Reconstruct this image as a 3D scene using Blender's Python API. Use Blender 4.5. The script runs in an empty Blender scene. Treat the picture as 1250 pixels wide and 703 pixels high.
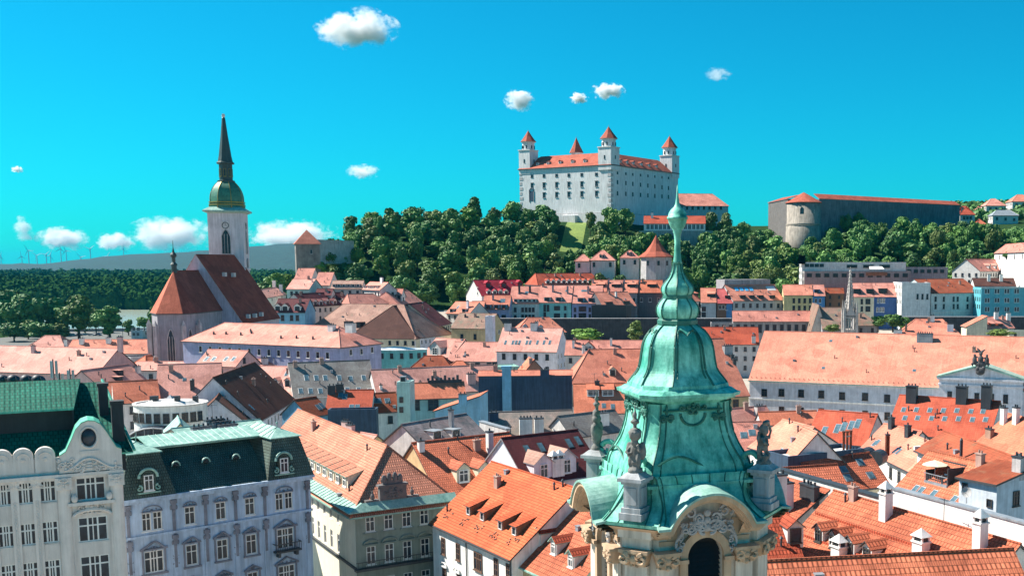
import bpy, math, random
from mathutils import Vector, Matrix, noise
S = bpy.context.scene
COL = S.collection
R = math.radians
V = Vector

# ------------------------------------------------------------------ camera, sky, sun, exposure
FPX, CX, CY, HOR, CAMZ = 1340.0, 830.0, 467.0, 320.0, 46.0
TH = math.atan((CY - HOR) / FPX)
CT, ST = math.cos(TH), math.sin(TH)
cam_data = bpy.data.cameras.new('camera')
cam = bpy.data.objects.new('camera', cam_data)
COL.objects.link(cam)
cam.location = (0, 0, CAMZ)
cam.rotation_euler = (R(90) - TH, 0, 0)
cam_data.sensor_width = 36
cam_data.lens = 36 * FPX / 1250
cam_data.shift_x = (625 - CX) / 1250
cam_data.shift_y = (CY - 351.5) / 1250
cam_data.clip_start = 1
cam_data.clip_end = 120000
S.camera = cam

SUN_EL, SUN_AZ = 46, 15            # elevation; degrees in front of due left
sun_dir = V((-math.cos(R(SUN_AZ)) * math.cos(R(SUN_EL)), math.sin(R(SUN_AZ)) * math.cos(R(SUN_EL)), math.sin(R(SUN_EL))))
sd = bpy.data.lights.new('sun', 'SUN')
sd.energy = 5.0
sd.angle = R(.5)
sd.color = (1, .93, .83)
sun = bpy.data.objects.new('sun', sd)
COL.objects.link(sun)
sun.rotation_euler = sun_dir.to_track_quat('Z', 'Y').to_euler()

wd = bpy.data.worlds.new('World')
S.world = wd
wd.use_nodes = True
wt = wd.node_tree
wt.nodes.clear()
w_out = wt.nodes.new('ShaderNodeOutputWorld')
w_bg = wt.nodes.new('ShaderNodeBackground')
w_sky = wt.nodes.new('ShaderNodeTexSky')
w_sky.sky_type = 'NISHITA'
w_sky.sun_disc = False
w_sky.sun_elevation = R(SUN_EL)
w_sky.sun_rotation = R(-(90 - SUN_AZ))
w_sky.altitude = 150
w_sky.dust_density = .4
w_sky.ozone_density = 2.0
w_mul = wt.nodes.new('ShaderNodeMix')
w_mul.data_type = 'RGBA'
w_mul.blend_type = 'MULTIPLY'
w_mul.inputs['Factor'].default_value = 1
w_mul.inputs['B'].default_value = (.02, .80, 1.0, 1)
wt.links.new(w_sky.outputs[0], w_mul.inputs['A'])
wt.links.new(w_mul.outputs['Result'], w_bg.inputs[0])
w_bg.inputs[1].default_value = .058
wt.links.new(w_bg.outputs[0], w_out.inputs[0])

S.view_settings.view_transform = 'Standard'
S.view_settings.look = 'None'
S.view_settings.exposure = 1.2
S.view_settings.gamma = 1
S.view_settings.use_curve_mapping = False
S.cycles.max_bounces = 6
S.cycles.diffuse_bounces = 3
S.cycles.glossy_bounces = 2
S.cycles.transmission_bounces = 2
S.cycles.transparent_max_bounces = 8
S.cycles.volume_bounces = 8
S.cycles.volume_step_rate = 1
S.cycles.volume_max_steps = 128
S.cycles.use_denoising = True

# ------------------------------------------------------------------ pixel <-> world
def ray(px, py):
    u, v = (px - CX) / FPX, -(py - CY) / FPX
    return V((u, CT + ST * v, -ST + CT * v))

def pt(px, py, z=None, Y=None):
    d = ray(px, py)
    t = (z - CAMZ) / d.z if z is not None else Y / d.y
    return V((0, 0, CAMZ)) + d * t

def proj(p):
    r = V(p) - V((0, 0, CAMZ))
    f = r.y * CT - r.z * ST
    return CX + FPX * r.x / f, CY - FPX * (r.y * ST + r.z * CT) / f

# ------------------------------------------------------------------ terrain height
T_PX = [-300, 100, 280, 340, 400, 460, 560, 640, 740, 830, 930, 1050, 1170, 1400]
T_ROW = [
    (0,    [0] * 14),
    (300,  [0] * 14),
    (420,  [-1, -1, 0, 3, 6, 7, 7, 7, 7, 7, 7, 7, 7, 7]),
    (520,  [0, 0, 1, 8, 15, 18, 18, 18, 18, 18, 18, 18, 18, 18]),
    (560,  [0, 0, 2, 14, 24, 27, 27, 27, 27, 27, 27, 26, 26, 27]),
    (620,  [0, 0, 2, 20, 42, 54, 54, 52, 48, 46, 46, 48, 48, 48]),
    (665,  [0, 0, 0, 18, 42, 66, 70, 70, 70, 64, 60, 61, 60, 60]),
    (720,  [0, 0, -1, 14, 38, 64, 72, 72, 72, 70, 66, 64, 68, 72]),
    (800,  [-2, -2, -3, 10, 34, 60, 72, 72, 72, 72, 70, 72, 78, 84]),
    (860,  [-9, -9, -9, 0, 25, 45, 60, 68, 72, 74, 74, 78, 84, 92]),
    (1180, [-9, -9, -9, -4, 4, 15, 30, 40, 50, 60, 70, 85, 100, 112]),
    (1260, [2, 2, 2, 2, 4, 12, 26, 38, 46, 56, 70, 85, 100, 112]),
    (2500, [2, 2, 2, 2, 4, 8, 10, 14, 20, 30, 50, 70, 90, 100]),
    (6000, [0] * 14),
    (90000, [0] * 14)]
T_A = [(p - CX) / FPX for p in T_PX]

def ground(x, y):
    y = max(y, 0)
    for i in range(len(T_ROW) - 1):
        if y <= T_ROW[i + 1][0]:
            break
    y0, r0 = T_ROW[i]
    y1, r1 = T_ROW[i + 1]
    fy = min(1, (y - y0) / (y1 - y0))
    a = x / max(y, 1)
    a = min(max(a, T_A[0]), T_A[-1])
    for j in range(13):
        if a <= T_A[j + 1]:
            break
    fa = (a - T_A[j]) / (T_A[j + 1] - T_A[j])
    fa = fa * fa * (3 - 2 * fa)
    return (r0[j] * (1 - fa) + r0[j + 1] * fa) * (1 - fy) + (r1[j] * (1 - fa) + r1[j + 1] * fa) * fy

# ------------------------------------------------------------------ materials
MATS = {}
def lk(t, a, b): t.links.new(a, b)

def base_mat(name):
    m = bpy.data.materials.new(name)
    m.use_nodes = True
    t = m.node_tree
    return m, t, t.nodes['Principled BSDF']

def node(t, kind, **kw):
    n = t.nodes.new('ShaderNode' + kind)
    for k, v in kw.items():
        if k in n.inputs.keys():
            n.inputs[k].default_value = v
        else:
            setattr(n, k, v)
    return n

def mixc(t, mode, fac, a, b):
    n = t.nodes.new('ShaderNodeMix')
    n.data_type = 'RGBA'
    n.blend_type = mode
    for sock, v in (('Factor', fac), ('A', a), ('B', b)):
        if hasattr(v, 'links'):
            t.links.new(v, n.inputs[sock])
        else:
            n.inputs[sock].default_value = v if sock == 'Factor' else (*v, 1)
    return n.outputs['Result']

def ramp(t, src, p0, p1, c0=(0, 0, 0), c1=(1, 1, 1)):
    n = t.nodes.new('ShaderNodeValToRGB')
    n.color_ramp.elements[0].position = p0
    n.color_ramp.elements[1].position = p1
    n.color_ramp.elements[0].color = (*c0, 1)
    n.color_ramp.elements[1].color = (*c1, 1)
    t.links.new(src, n.inputs[0])
    return n.outputs[0]

def coords(t, what='Object', sc=(1, 1, 1)):
    c = t.nodes.new('ShaderNodeTexCoord')
    mp = t.nodes.new('ShaderNodeMapping')
    mp.inputs['Scale'].default_value = sc
    t.links.new(c.outputs[what], mp.inputs[0])
    return mp.outputs[0]

def nz(t, vec, scale, detail=4, rough=.6):
    n = node(t, 'TexNoise', Scale=scale, Detail=detail, Roughness=rough)
    t.links.new(vec, n.inputs['Vector'])
    return n.outputs['Fac']

def bump(t, b, h, strength, dist):
    n = node(t, 'Bump', Strength=strength, Distance=dist)
    t.links.new(h, n.inputs['Height'])
    t.links.new(n.outputs[0], b.inputs['Normal'])

def plain(key, c, rough=.8, metal=0, var=.25, scale=.6, streak=.15, bmp=.15):
    """plaster, stone, metal: a base colour with blotches, rain streaks and fine grain"""
    if key in MATS: return MATS[key]
    m, t, b = base_mat(key)
    ob = coords(t)
    n1 = nz(t, ob, scale, 6, .65)
    d = [x * (1 - var) for x in c]
    u = [min(1, x * (1 + var * .35)) for x in c]
    col = ramp(t, n1, .3, .7, d, u)
    if streak:
        n2 = nz(t, coords(t, 'Object', (1.6, 1.6, .12)), 1.2, 5, .7)
        col = mixc(t, 'MULTIPLY', 1, col, ramp(t, n2, .35, .62, [1 - streak * 1.6] * 3, (1, 1, 1)))
    lk(t, col, b.inputs['Base Color'])
    b.inputs['Roughness'].default_value = rough
    b.inputs['Metallic'].default_value = metal
    if bmp:
        bump(t, b, nz(t, ob, scale * 9, 5, .7), bmp, .08)
    MATS[key] = m
    return m

def tiles(key, c, near=False, moss=0, mossc=(.16, .15, .11), row=.42, var=.3):
    """clay roof tiles in courses, by the mesh's own metre UVs"""
    if key in MATS: return MATS[key]
    m, t, b = base_mat(key)
    uv = coords(t, 'UV')
    ob = coords(t)
    br = node(t, 'TexBrick', Scale=1.0, **{'Mortar Size': .045 if near else .03, 'Mortar Smooth': .3, 'Brick Width': row * .75, 'Row Height': row})
    br.offset = .5
    lk(t, uv, br.inputs['Vector'])
    k = 1.0
    br.inputs['Color1'].default_value = (*[x * 1.10 for x in c], 1)
    br.inputs['Color2'].default_value = (*[x * (.84 if near else .92) for x in c], 1)
    br.inputs['Mortar'].default_value = (*[x * (.42 if near else .66) for x in c], 1)
    col = br.outputs['Color']
    n1 = nz(t, ob, .22, 6, .7)
    col = mixc(t, 'MULTIPLY', 1, col, ramp(t, n1, .3, .68, (1 - var, 1 - var * 1.25, 1 - var * 1.2), (1.1, 1.08, 1.06)))
    n2 = nz(t, coords(t, 'UV', (2.2, .16, 1)), 1.0, 4, .6)
    col = mixc(t, 'MULTIPLY', 1, col, ramp(t, n2, .32, .6, (.86, .84, .84), (1, 1, 1)))
    # patches laid at different times, and each roof its own age
    vc = node(t, 'TexVoronoi', Scale=.33)
    lk(t, coords(t, 'UV', (.7, 1.2, 1)), vc.inputs['Vector'])
    bw = node(t, 'RGBToBW'); lk(t, vc.outputs['Color'], bw.inputs[0])
    col = mixc(t, 'MULTIPLY', 1, col, ramp(t, bw.outputs[0], .2, .8, (.86, .84, .83), (1.06, 1.06, 1.06)))
    oi = t.nodes.new('ShaderNodeObjectInfo')
    col = mixc(t, 'MULTIPLY', 1, col, ramp(t, oi.outputs['Random'], 0, 1, (.84, .78, .78), (1.06, 1.06, 1.08)))
    n4 = nz(t, coords(t, 'Object', (1, 1, .5)), .11, 6, .75)
    col = mixc(t, 'MULTIPLY', 1, col, ramp(t, n4, .30, .42, (.72, .70, .70), (1, 1, 1)))
    # single replaced / sooty tiles
    wn = node(t, 'TexVoronoi', Scale=1.6)
    lk(t, uv, wn.inputs['Vector'])
    col = mixc(t, 'MULTIPLY', 1, col, ramp(t, wn.outputs['Distance'], .02, .09, (.72, .68, .66), (1, 1, 1)))
    if moss:
        n3 = nz(t, ob, .5, 8, .75)
        f = ramp(t, n3, .62 - moss * .3, .72 - moss * .18)
        col = mixc(t, 'MIX', f, col, mossc)
    lk(t, col, b.inputs['Base Color'])
    b.inputs['Roughness'].default_value = .8
    b.inputs['Specular IOR Level'].default_value = .15
    if near:
        sep = node(t, 'SeparateXYZ')
        lk(t, uv, sep.inputs[0])
        fr = node(t, 'Math', operation='MULTIPLY')
        lk(t, sep.outputs['Y'], fr.inputs[0])
        fr.inputs[1].default_value = 1 / row
        f2 = node(t, 'Math', operation='FRACT')
        lk(t, fr.outputs[0], f2.inputs[0])
        sx = node(t, 'Math', operation='MULTIPLY')
        lk(t, sep.outputs['X'], sx.inputs[0])
        sx.inputs[1].default_value = 2 * math.pi / (row * .75)
        sn = node(t, 'Math', operation='SINE')
        lk(t, sx.outputs[0], sn.inputs[0])
        ad = node(t, 'Math', operation='MULTIPLY_ADD')
        lk(t, sn.outputs[0], ad.inputs[0])
        ad.inputs[1].default_value = .22
        lk(t, f2.outputs[0], ad.inputs[2])
        inv = node(t, 'Math', operation='SUBTRACT')
        inv.inputs[0].default_value = 1
        lk(t, ad.outputs[0], inv.inputs[1])
        bump(t, b, inv.outputs[0], .8, .09)
    else:
        bump(t, b, nz(t, coords(t, 'UV', (1, 1, 1)), 2.5, 4, .6), .3, .1)
    MATS[key] = m
    return m

def copper(key, c, c2, streak=.5, rough=.55):
    """verdigris sheet copper: pale bloom and dark run-off"""
    if key in MATS: return MATS[key]
    m, t, b = base_mat(key)
    ob = coords(t)
    col = ramp(t, nz(t, ob, .9, 7, .65), .35, .66, c, c2)
    n2 = nz(t, coords(t, 'Object', (2.4, 2.4, .22)), 1.3, 6, .7)
    col = mixc(t, 'MULTIPLY', 1, col, ramp(t, n2, .34, .56, (1 - streak, 1 - streak * .72, 1 - streak * .75), (1, 1, 1)))
    n3 = nz(t, ob, 5.5, 5, .7)
    col = mixc(t, 'MULTIPLY', 1, col, ramp(t, n3, .3, .55, (.8, .83, .82), (1.05, 1.05, 1.05)))
    lk(t, col, b.inputs['Base Color'])
    b.inputs['Roughness'].default_value = rough
    bump(t, b, nz(t, ob, 2.2, 5, .6), .22, .1)
    MATS[key] = m
    return m

def glass(key='window_glass', c=(.012, .018, .026)):
    if key in MATS: return MATS[key]
    m, t, b = base_mat(key)
    n1 = nz(t, coords(t, 'Object', (1, 1, 1)), .9, 2)
    lk(t, ramp(t, n1, .35, .7, c, [x * 2.6 + .006 for x in c]), b.inputs['Base Color'])
    b.inputs['Roughness'].default_value = .15
    b.inputs['Specular IOR Level'].default_value = .3
    MATS[key] = m
    return m

def leafm(key, c, c2):
    if key in MATS: return MATS[key]
    m, t, b = base_mat(key)
    n1 = nz(t, coords(t), .35, 3)
    g = t.nodes.new('ShaderNodeObjectInfo')
    col = ramp(t, n1, .3, .7, c, c2)
    hs = node(t, 'HueSaturation')
    lk(t, col, hs.inputs['Color'])
    mr = node(t, 'MapRange')
    lk(t, g.outputs['Random'], mr.inputs[0])
    mr.inputs[3].default_value = .72
    mr.inputs[4].default_value = 1.35
    lk(t, mr.outputs[0], hs.inputs['Value'])
    lk(t, hs.outputs[0], b.inputs['Base Color'])
    b.inputs['Roughness'].default_value = .6
    b.inputs['Specular IOR Level'].default_value = 0 if 'far' in key else .25
    MATS[key] = m
    return m

# roofs (clay in its own colours: old pink, fresh orange, red, brown, mossy)
PINK = tiles('roof_pink', (.68, .31, .24))
PALE = tiles('roof_pale', (.71, .365, .295), var=.22)
SALM = tiles('roof_salmon', (.70, .28, .19), var=.22)
ORNG = tiles('roof_orange', (.66, .225, .13))
ORNG_N = tiles('roof_orange_near', (.64, .20, .11), near=True, row=.40)
ORNG_B = tiles('roof_orange_bold', (.60, .19, .10), near=True, row=.52)
REDN = tiles('roof_red_near', (.46, .10, .05), near=True, row=.46)
RED = tiles('roof_red', (.50, .11, .06))
RUST = tiles('roof_rust', (.36, .10, .05), moss=.35, mossc=(.22, .09, .05))
BROWN = tiles('roof_brown', (.16, .065, .04))
DBROWN = tiles('roof_dark_brown', (.11, .05, .04))
PLUM = tiles('roof_plum', (.15, .045, .05))
CRIM = tiles('roof_crimson', (.40, .03, .055))
BEIGE = tiles('roof_beige', (.50, .33, .26), moss=.15)
MOSSY = tiles('roof_mossy', (.34, .22, .17), moss=.5)
GREY = tiles('roof_grey_slate', (.25, .25, .23))
SLATE = tiles('roof_green_slate', (.11, .165, .14), near=True, row=.35)
GTILE = tiles('roof_green_tile', (.012, .16, .11), near=True, row=.55)
COPN = copper('copper_verdigris', (.045, .34, .24), (.13, .50, .37))
COPD = copper('copper_dome', (.03, .30, .22), (.26, .66, .52), .7)
SEAM = copper('copper_seam', (.012, .10, .075), (.03, .18, .13), .3)
COPP = copper('copper_pale', (.17, .33, .28), (.33, .50, .43), .35)
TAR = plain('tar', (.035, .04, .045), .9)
ZINC = plain('zinc', (.34, .37, .40), .5, .3)
LEAD = plain('dark_metal', (.045, .055, .065), .55, .2)
EDGE = plain('gutter_dark', (.05, .055, .06), .6)
# walls
WHITE = plain('plaster_white', (.80, .79, .76), .85)
OFFW = plain('plaster_off_white', (.66, .63, .60), .85, var=.2)
LAV = plain('plaster_lavender', (.74, .74, .80), .85)
CREAM = plain('plaster_cream', (.72, .66, .50), .85)
GRYW = plain('plaster_grey', (.36, .36, .38), .85, streak=.3)
STONE = plain('stone_grey', (.36, .35, .36), .9, var=.35, scale=.35, streak=.25, bmp=.4)
STONEW = plain('stone_pale', (.56, .53, .52), .9, var=.3, scale=.4, streak=.25, bmp=.4)
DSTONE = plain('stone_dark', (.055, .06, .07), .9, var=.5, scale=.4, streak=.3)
BRICK = plain('brick_wall', (.34, .2, .14), .9)
PINKW = plain('plaster_pink', (.62, .42, .40), .85)
YELW = plain('plaster_yellow', (.62, .47, .26), .85)
TEALW = plain('plaster_teal', (.16, .52, .52), .85)
MINT = plain('plaster_mint', (.40, .62, .58), .85)
BLUEW = plain('plaster_blue', (.07, .22, .46), .85)
SKYW = plain('plaster_sky_blue', (.20, .45, .62), .85)
NAVY = plain('render_navy', (.035, .075, .13), .9, streak=.25)
PERI = plain('plaster_periwinkle', (.40, .44, .62), .85)
FRAME = plain('frame_white', (.78, .77, .74), .6, streak=0, bmp=0)
FRAMED = plain('frame_dark', (.05, .045, .04), .6, streak=0, bmp=0)
FRAMEB = plain('frame_brown', (.13, .07, .045), .6, streak=0, bmp=0)
GLASS = glass()
GLASSB = glass('skylight_glass', (.045, .08, .10))
WOOD = plain('wood', (.25, .13, .07), .8)

# ------------------------------------------------------------------ mesh builder
class MB:
    def __init__(s):
        s.v, s.f, s.m, s.sm = [], [], [], []
        s.mat, s.smooth = 0, False
        s.M = None
    def add(s, vs, fs):
        o = len(s.v)
        s.v += [(s.M @ V(p)) if s.M else V(p) for p in vs]
        for f in fs:
            s.f.append([i + o for i in f])
            s.m.append(s.mat)
            s.sm.append(s.smooth)
    def poly(s, *pts): s.add(pts, [list(range(len(pts)))])
    def box(s, x0, x1, y0, y1, z0, z1, skip=''):
        vs = [(x, y, z) for z in (z0, z1) for y in (y0, y1) for x in (x0, x1)]
        fs = {'b': (0, 2, 3, 1), 't': (4, 5, 7, 6), 'f': (0, 1, 5, 4), 'k': (2, 6, 7, 3), 'l': (0, 4, 6, 2), 'r': (1, 3, 7, 5)}
        s.add(vs, [f for k, f in fs.items() if k not in skip])
    def cbox(s, c, w, d, h): s.box(c[0] - w / 2, c[0] + w / 2, c[1] - d / 2, c[1] + d / 2, c[2], c[2] + h)
    def taper(s, c, w0, d0, w1, d1, h):
        x, y, z = c
        vs = [(x - w0/2, y - d0/2, z), (x + w0/2, y - d0/2, z), (x + w0/2, y + d0/2, z), (x - w0/2, y + d0/2, z),
              (x - w1/2, y - d1/2, z + h), (x + w1/2, y - d1/2, z + h), (x + w1/2, y + d1/2, z + h), (x - w1/2, y + d1/2, z + h)]
        s.add(vs, [(3, 2, 1, 0), (4, 5, 6, 7), (0, 1, 5, 4), (1, 2, 6, 5), (2, 3, 7, 6), (3, 0, 4, 7)])
    def prism(s, pts, z0, z1, bottom=True):
        n = len(pts)
        a = sum(pts[i][0] * pts[(i + 1) % n][1] - pts[(i + 1) % n][0] * pts[i][1] for i in range(n))
        if a < 0: pts = pts[::-1]
        vs = [(p[0], p[1], z0) for p in pts] + [(p[0], p[1], z1) for p in pts]
        fs = [(i, (i + 1) % n, (i + 1) % n + n, i + n) for i in range(n)] + [list(range(n, 2 * n))]
        if bottom: fs.append(list(range(n))[::-1])
        s.add(vs, fs)
    def rings(s, rings, cap0=True, cap1=True):
        n = len(rings[0])
        vs = [p for r in rings for p in r]
        fs = []
        for k in range(len(rings) - 1):
            for i in range(n):
                j = (i + 1) % n
                fs.append((k * n + i, k * n + j, (k + 1) * n + j, (k + 1) * n + i))
        if cap0: fs.append(list(range(n))[::-1])
        if cap1: fs.append([(len(rings) - 1) * n + i for i in range(n)])
        s.add(vs, fs)
    def lathe(s, prof, c=(0, 0, 0), n=12, rot=0):
        s.rings([[(c[0] + r * math.cos(2*math.pi*i/n + rot), c[1] + r * math.sin(2*math.pi*i/n + rot), c[2] + z) for i in range(n)] for r, z in prof])
    def cyl(s, a, b, r0, r1=None, n=8):
        r1 = r0 if r1 is None else r1
        a, b = V(a), V(b)
        q = (b - a).to_track_quat('Z', 'Y')
        s.rings([[p + q @ V((r * math.cos(2*math.pi*i/n), r * math.sin(2*math.pi*i/n), 0)) for i in range(n)] for p, r in ((a, r0), (b, r1))])
    def tube(s, path, r, n=6):
        path = [V(p) for p in path]
        rs = r if isinstance(r, (list, tuple)) else [r] * len(path)
        rings = []
        up = V((0, 0, 1))
        for i, p in enumerate(path):
            d = (path[min(i + 1, len(path) - 1)] - path[max(i - 1, 0)]).normalized()
            a = d.cross(up if abs(d.z) < .95 else V((0, 1, 0))).normalized()
            b = d.cross(a)
            rings.append([p + (a * math.cos(2*math.pi*k/n) - b * math.sin(2*math.pi*k/n)) * rs[i] for k in range(n)])
        s.rings(rings)
    def blob(s, c, rx, ry, rz, n=10, m=7):
        vs, fs = [], []
        for j in range(m + 1):
            a = math.pi * j / m
            for i in range(n):
                b = 2 * math.pi * i / n
                vs.append((c[0] + rx * math.sin(a) * math.cos(b), c[1] + ry * math.sin(a) * math.sin(b), c[2] + rz * math.cos(a)))
        for j in range(m):
            for i in range(n):
                k = (i + 1) % n
                fs.append((j * n + i, (j + 1) * n + i, (j + 1) * n + k, j * n + k))
        s.add(vs, fs)
    def shell(s, polys, t, edge_mat):
        """roof sheets joined at shared corners, given a thickness t downwards"""
        key, idx = {}, []
        vs = []
        for p in polys:
            f = []
            for q in p:
                k = tuple(round(c, 3) for c in q)
                if k not in key:
                    key[k] = len(vs)
                    vs.append(V(q))
                f.append(key[k])
            idx.append(f)
        n = len(vs)
        und = {}
        for f in idx:
            for a, b in zip(f, f[1:] + f[:1]): und[(a, b)] = 1
        sides = [(b, a, a + n, b + n) for (a, b) in und if (b, a) not in und]
        m0 = s.mat
        o = len(s.v)
        s.add(vs + [p - V((0, 0, t)) for p in vs], idx)
        s.mat = edge_mat
        for f in [[i + n for i in f[::-1]] for f in idx] + sides:
            s.f.append([i + o for i in f])
            s.m.append(edge_mat)
            s.sm.append(False)
        s.mat = m0
    def mesh(s, name, mats, uv=True):
        me = bpy.data.meshes.new(name)
        me.from_pydata([tuple(p) for p in s.v], [], s.f)
        for m in (mats if isinstance(mats, (list, tuple)) else [mats]): me.materials.append(m)
        me.polygons.foreach_set('material_index', s.m)
        me.polygons.foreach_set('use_smooth', s.sm)
        if uv:
            lay = me.uv_layers.new(name='UVMap')
            buf = [0.0] * (2 * len(me.loops))
            for p in me.polygons:
                nrm = p.normal
                h = V((-nrm.y, nrm.x, 0))
                h = h.normalized() if h.length > .02 else V((1, 0, 0))
                w = nrm.cross(h)
                for li in p.loop_indices:
                    q = me.vertices[me.loops[li].vertex_index].co
                    buf[2 * li] = q.dot(h)
                    buf[2 * li + 1] = q.dot(w)
            lay.data.foreach_set('uv', buf)
        me.update()
        return me
    def build(s, name, mats, parent=None, loc=None, rz=0, uv=True):
        o = bpy.data.objects.new(name, s.mesh(name, mats, uv))
        COL.objects.link(o)
        if parent: o.parent = parent
        if loc is not None: o.location = loc
        o.rotation_euler.z = rz
        return o

def empty(name, loc, rz=0):
    o = bpy.data.objects.new(name, None)
    COL.objects.link(o)
    o.location = loc
    o.rotation_euler.z = rz
    return o

def tag(o, label, cat, group=None, kind=None):
    if label: o['label'] = label
    if cat: o['category'] = cat
    if group: o['group'] = group
    if kind: o['kind'] = kind
    return o

def link(name, me, parent, loc=(0, 0, 0), rz=0, M=None):
    o = bpy.data.objects.new(name, me)
    COL.objects.link(o)
    o.parent = parent
    if M is not None: o.matrix_local = M
    else:
        o.location = loc
        o.rotation_euler.z = rz
    return o

def children(o): return [c for c in bpy.data.objects if c.parent == o]

# ------------------------------------------------------------------ windows (shared meshes; local: x along wall, -y outwards, z up, origin at bottom centre)
WIN = {}
def win_mesh(w, h, style='far', fr=None):
    fr = fr or FRAME
    k = (round(w, 2), round(h, 2), style, fr.name)
    if k in WIN: return WIN[k]
    b = MB()
    e = .09 if style == 'far' else .11
    d = .10
    b.mat = 1
    b.box(-w/2 + e*.5, w/2 - e*.5, -.03, .03, e*.5, h - e*.5)
    b.mat = 0
    b.box(-w/2, w/2, -d, .04, 0, e)
    b.box(-w/2, w/2, -d, .04, h - e, h)
    b.box(-w/2, -w/2 + e, -d, .04, e, h - e)
    b.box(w/2 - e, w/2, -d, .04, e, h - e)
    if style != 'far':
        b.box(-.045, .045, -.08, .03, e, h - e)
    if style == 'cas':
        b.box(-w/2 + e, w/2 - e, -.085, .03, h*.64, h*.64 + .1)
    if style == 'six':
        for f in (.36, .67): b.box(-w/2 + e, w/2 - e, -.075, .03, h*f, h*f + .06)
    if style == 'trip':
        for f in (-w/6, w/6): b.box(f - .07, f + .07, -.085, .03, e, h - e)
        b.box(-w/2 + e, w/2 - e, -.09, .03, h*.62, h*.62 + .13)
    if style != 'far' or h > 1.2:
        b.box(-w/2 - .1, w/2 + .1, -.2, .02, -.12, -.003)
    WIN[k] = b.mesh('window', [fr, GLASS])
    return WIN[k]

SKY = {}
def sky_mesh(w, h, fr=None, gl=None):
    fr, gl = fr or ZINC, gl or GLASSB
    k = (round(w, 2), round(h, 2), fr.name, gl.name)
    if k not in SKY:
        b = MB()
        b.box(-w/2, w/2, 0, h, -.1, .06)
        b.mat = 1
        b.box(-w/2 + .1, w/2 - .1, .1, h - .1, .02, .09)
        SKY[k] = b.mesh('skylight', [fr, gl])
    return SKY[k]
# ------------------------------------------------------------------ houses
def facade(b, L, z0, z1, holes, depth=.22, y=0.0):
    """a wall face in the plane y with real window openings and their reveals"""
    xs = sorted({0.0, L} | {h[0] for h in holes} | {h[1] for h in holes})
    zs = sorted({z0, z1} | {h[2] for h in holes} | {h[3] for h in holes})
    for i in range(len(xs) - 1):
        for j in range(len(zs) - 1):
            mx, mz = (xs[i] + xs[i+1]) / 2, (zs[j] + zs[j+1]) / 2
            if any(h[0] < mx < h[1] and h[2] < mz < h[3] for h in holes): continue
            b.poly((xs[i], y, zs[j]), (xs[i+1], y, zs[j]), (xs[i+1], y, zs[j+1]), (xs[i], y, zs[j+1]))
    for a, c, d, e in holes:
        k = y + depth
        b.poly((a, y, d), (a, y, e), (a, k, e), (a, k, d))
        b.poly((c, y, d), (c, k, d), (c, k, e), (c, y, e))
        b.poly((a, y, d), (a, k, d), (c, k, d), (c, y, d))
        b.poly((a, y, e), (c, y, e), (c, k, e), (a, k, e))

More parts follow.
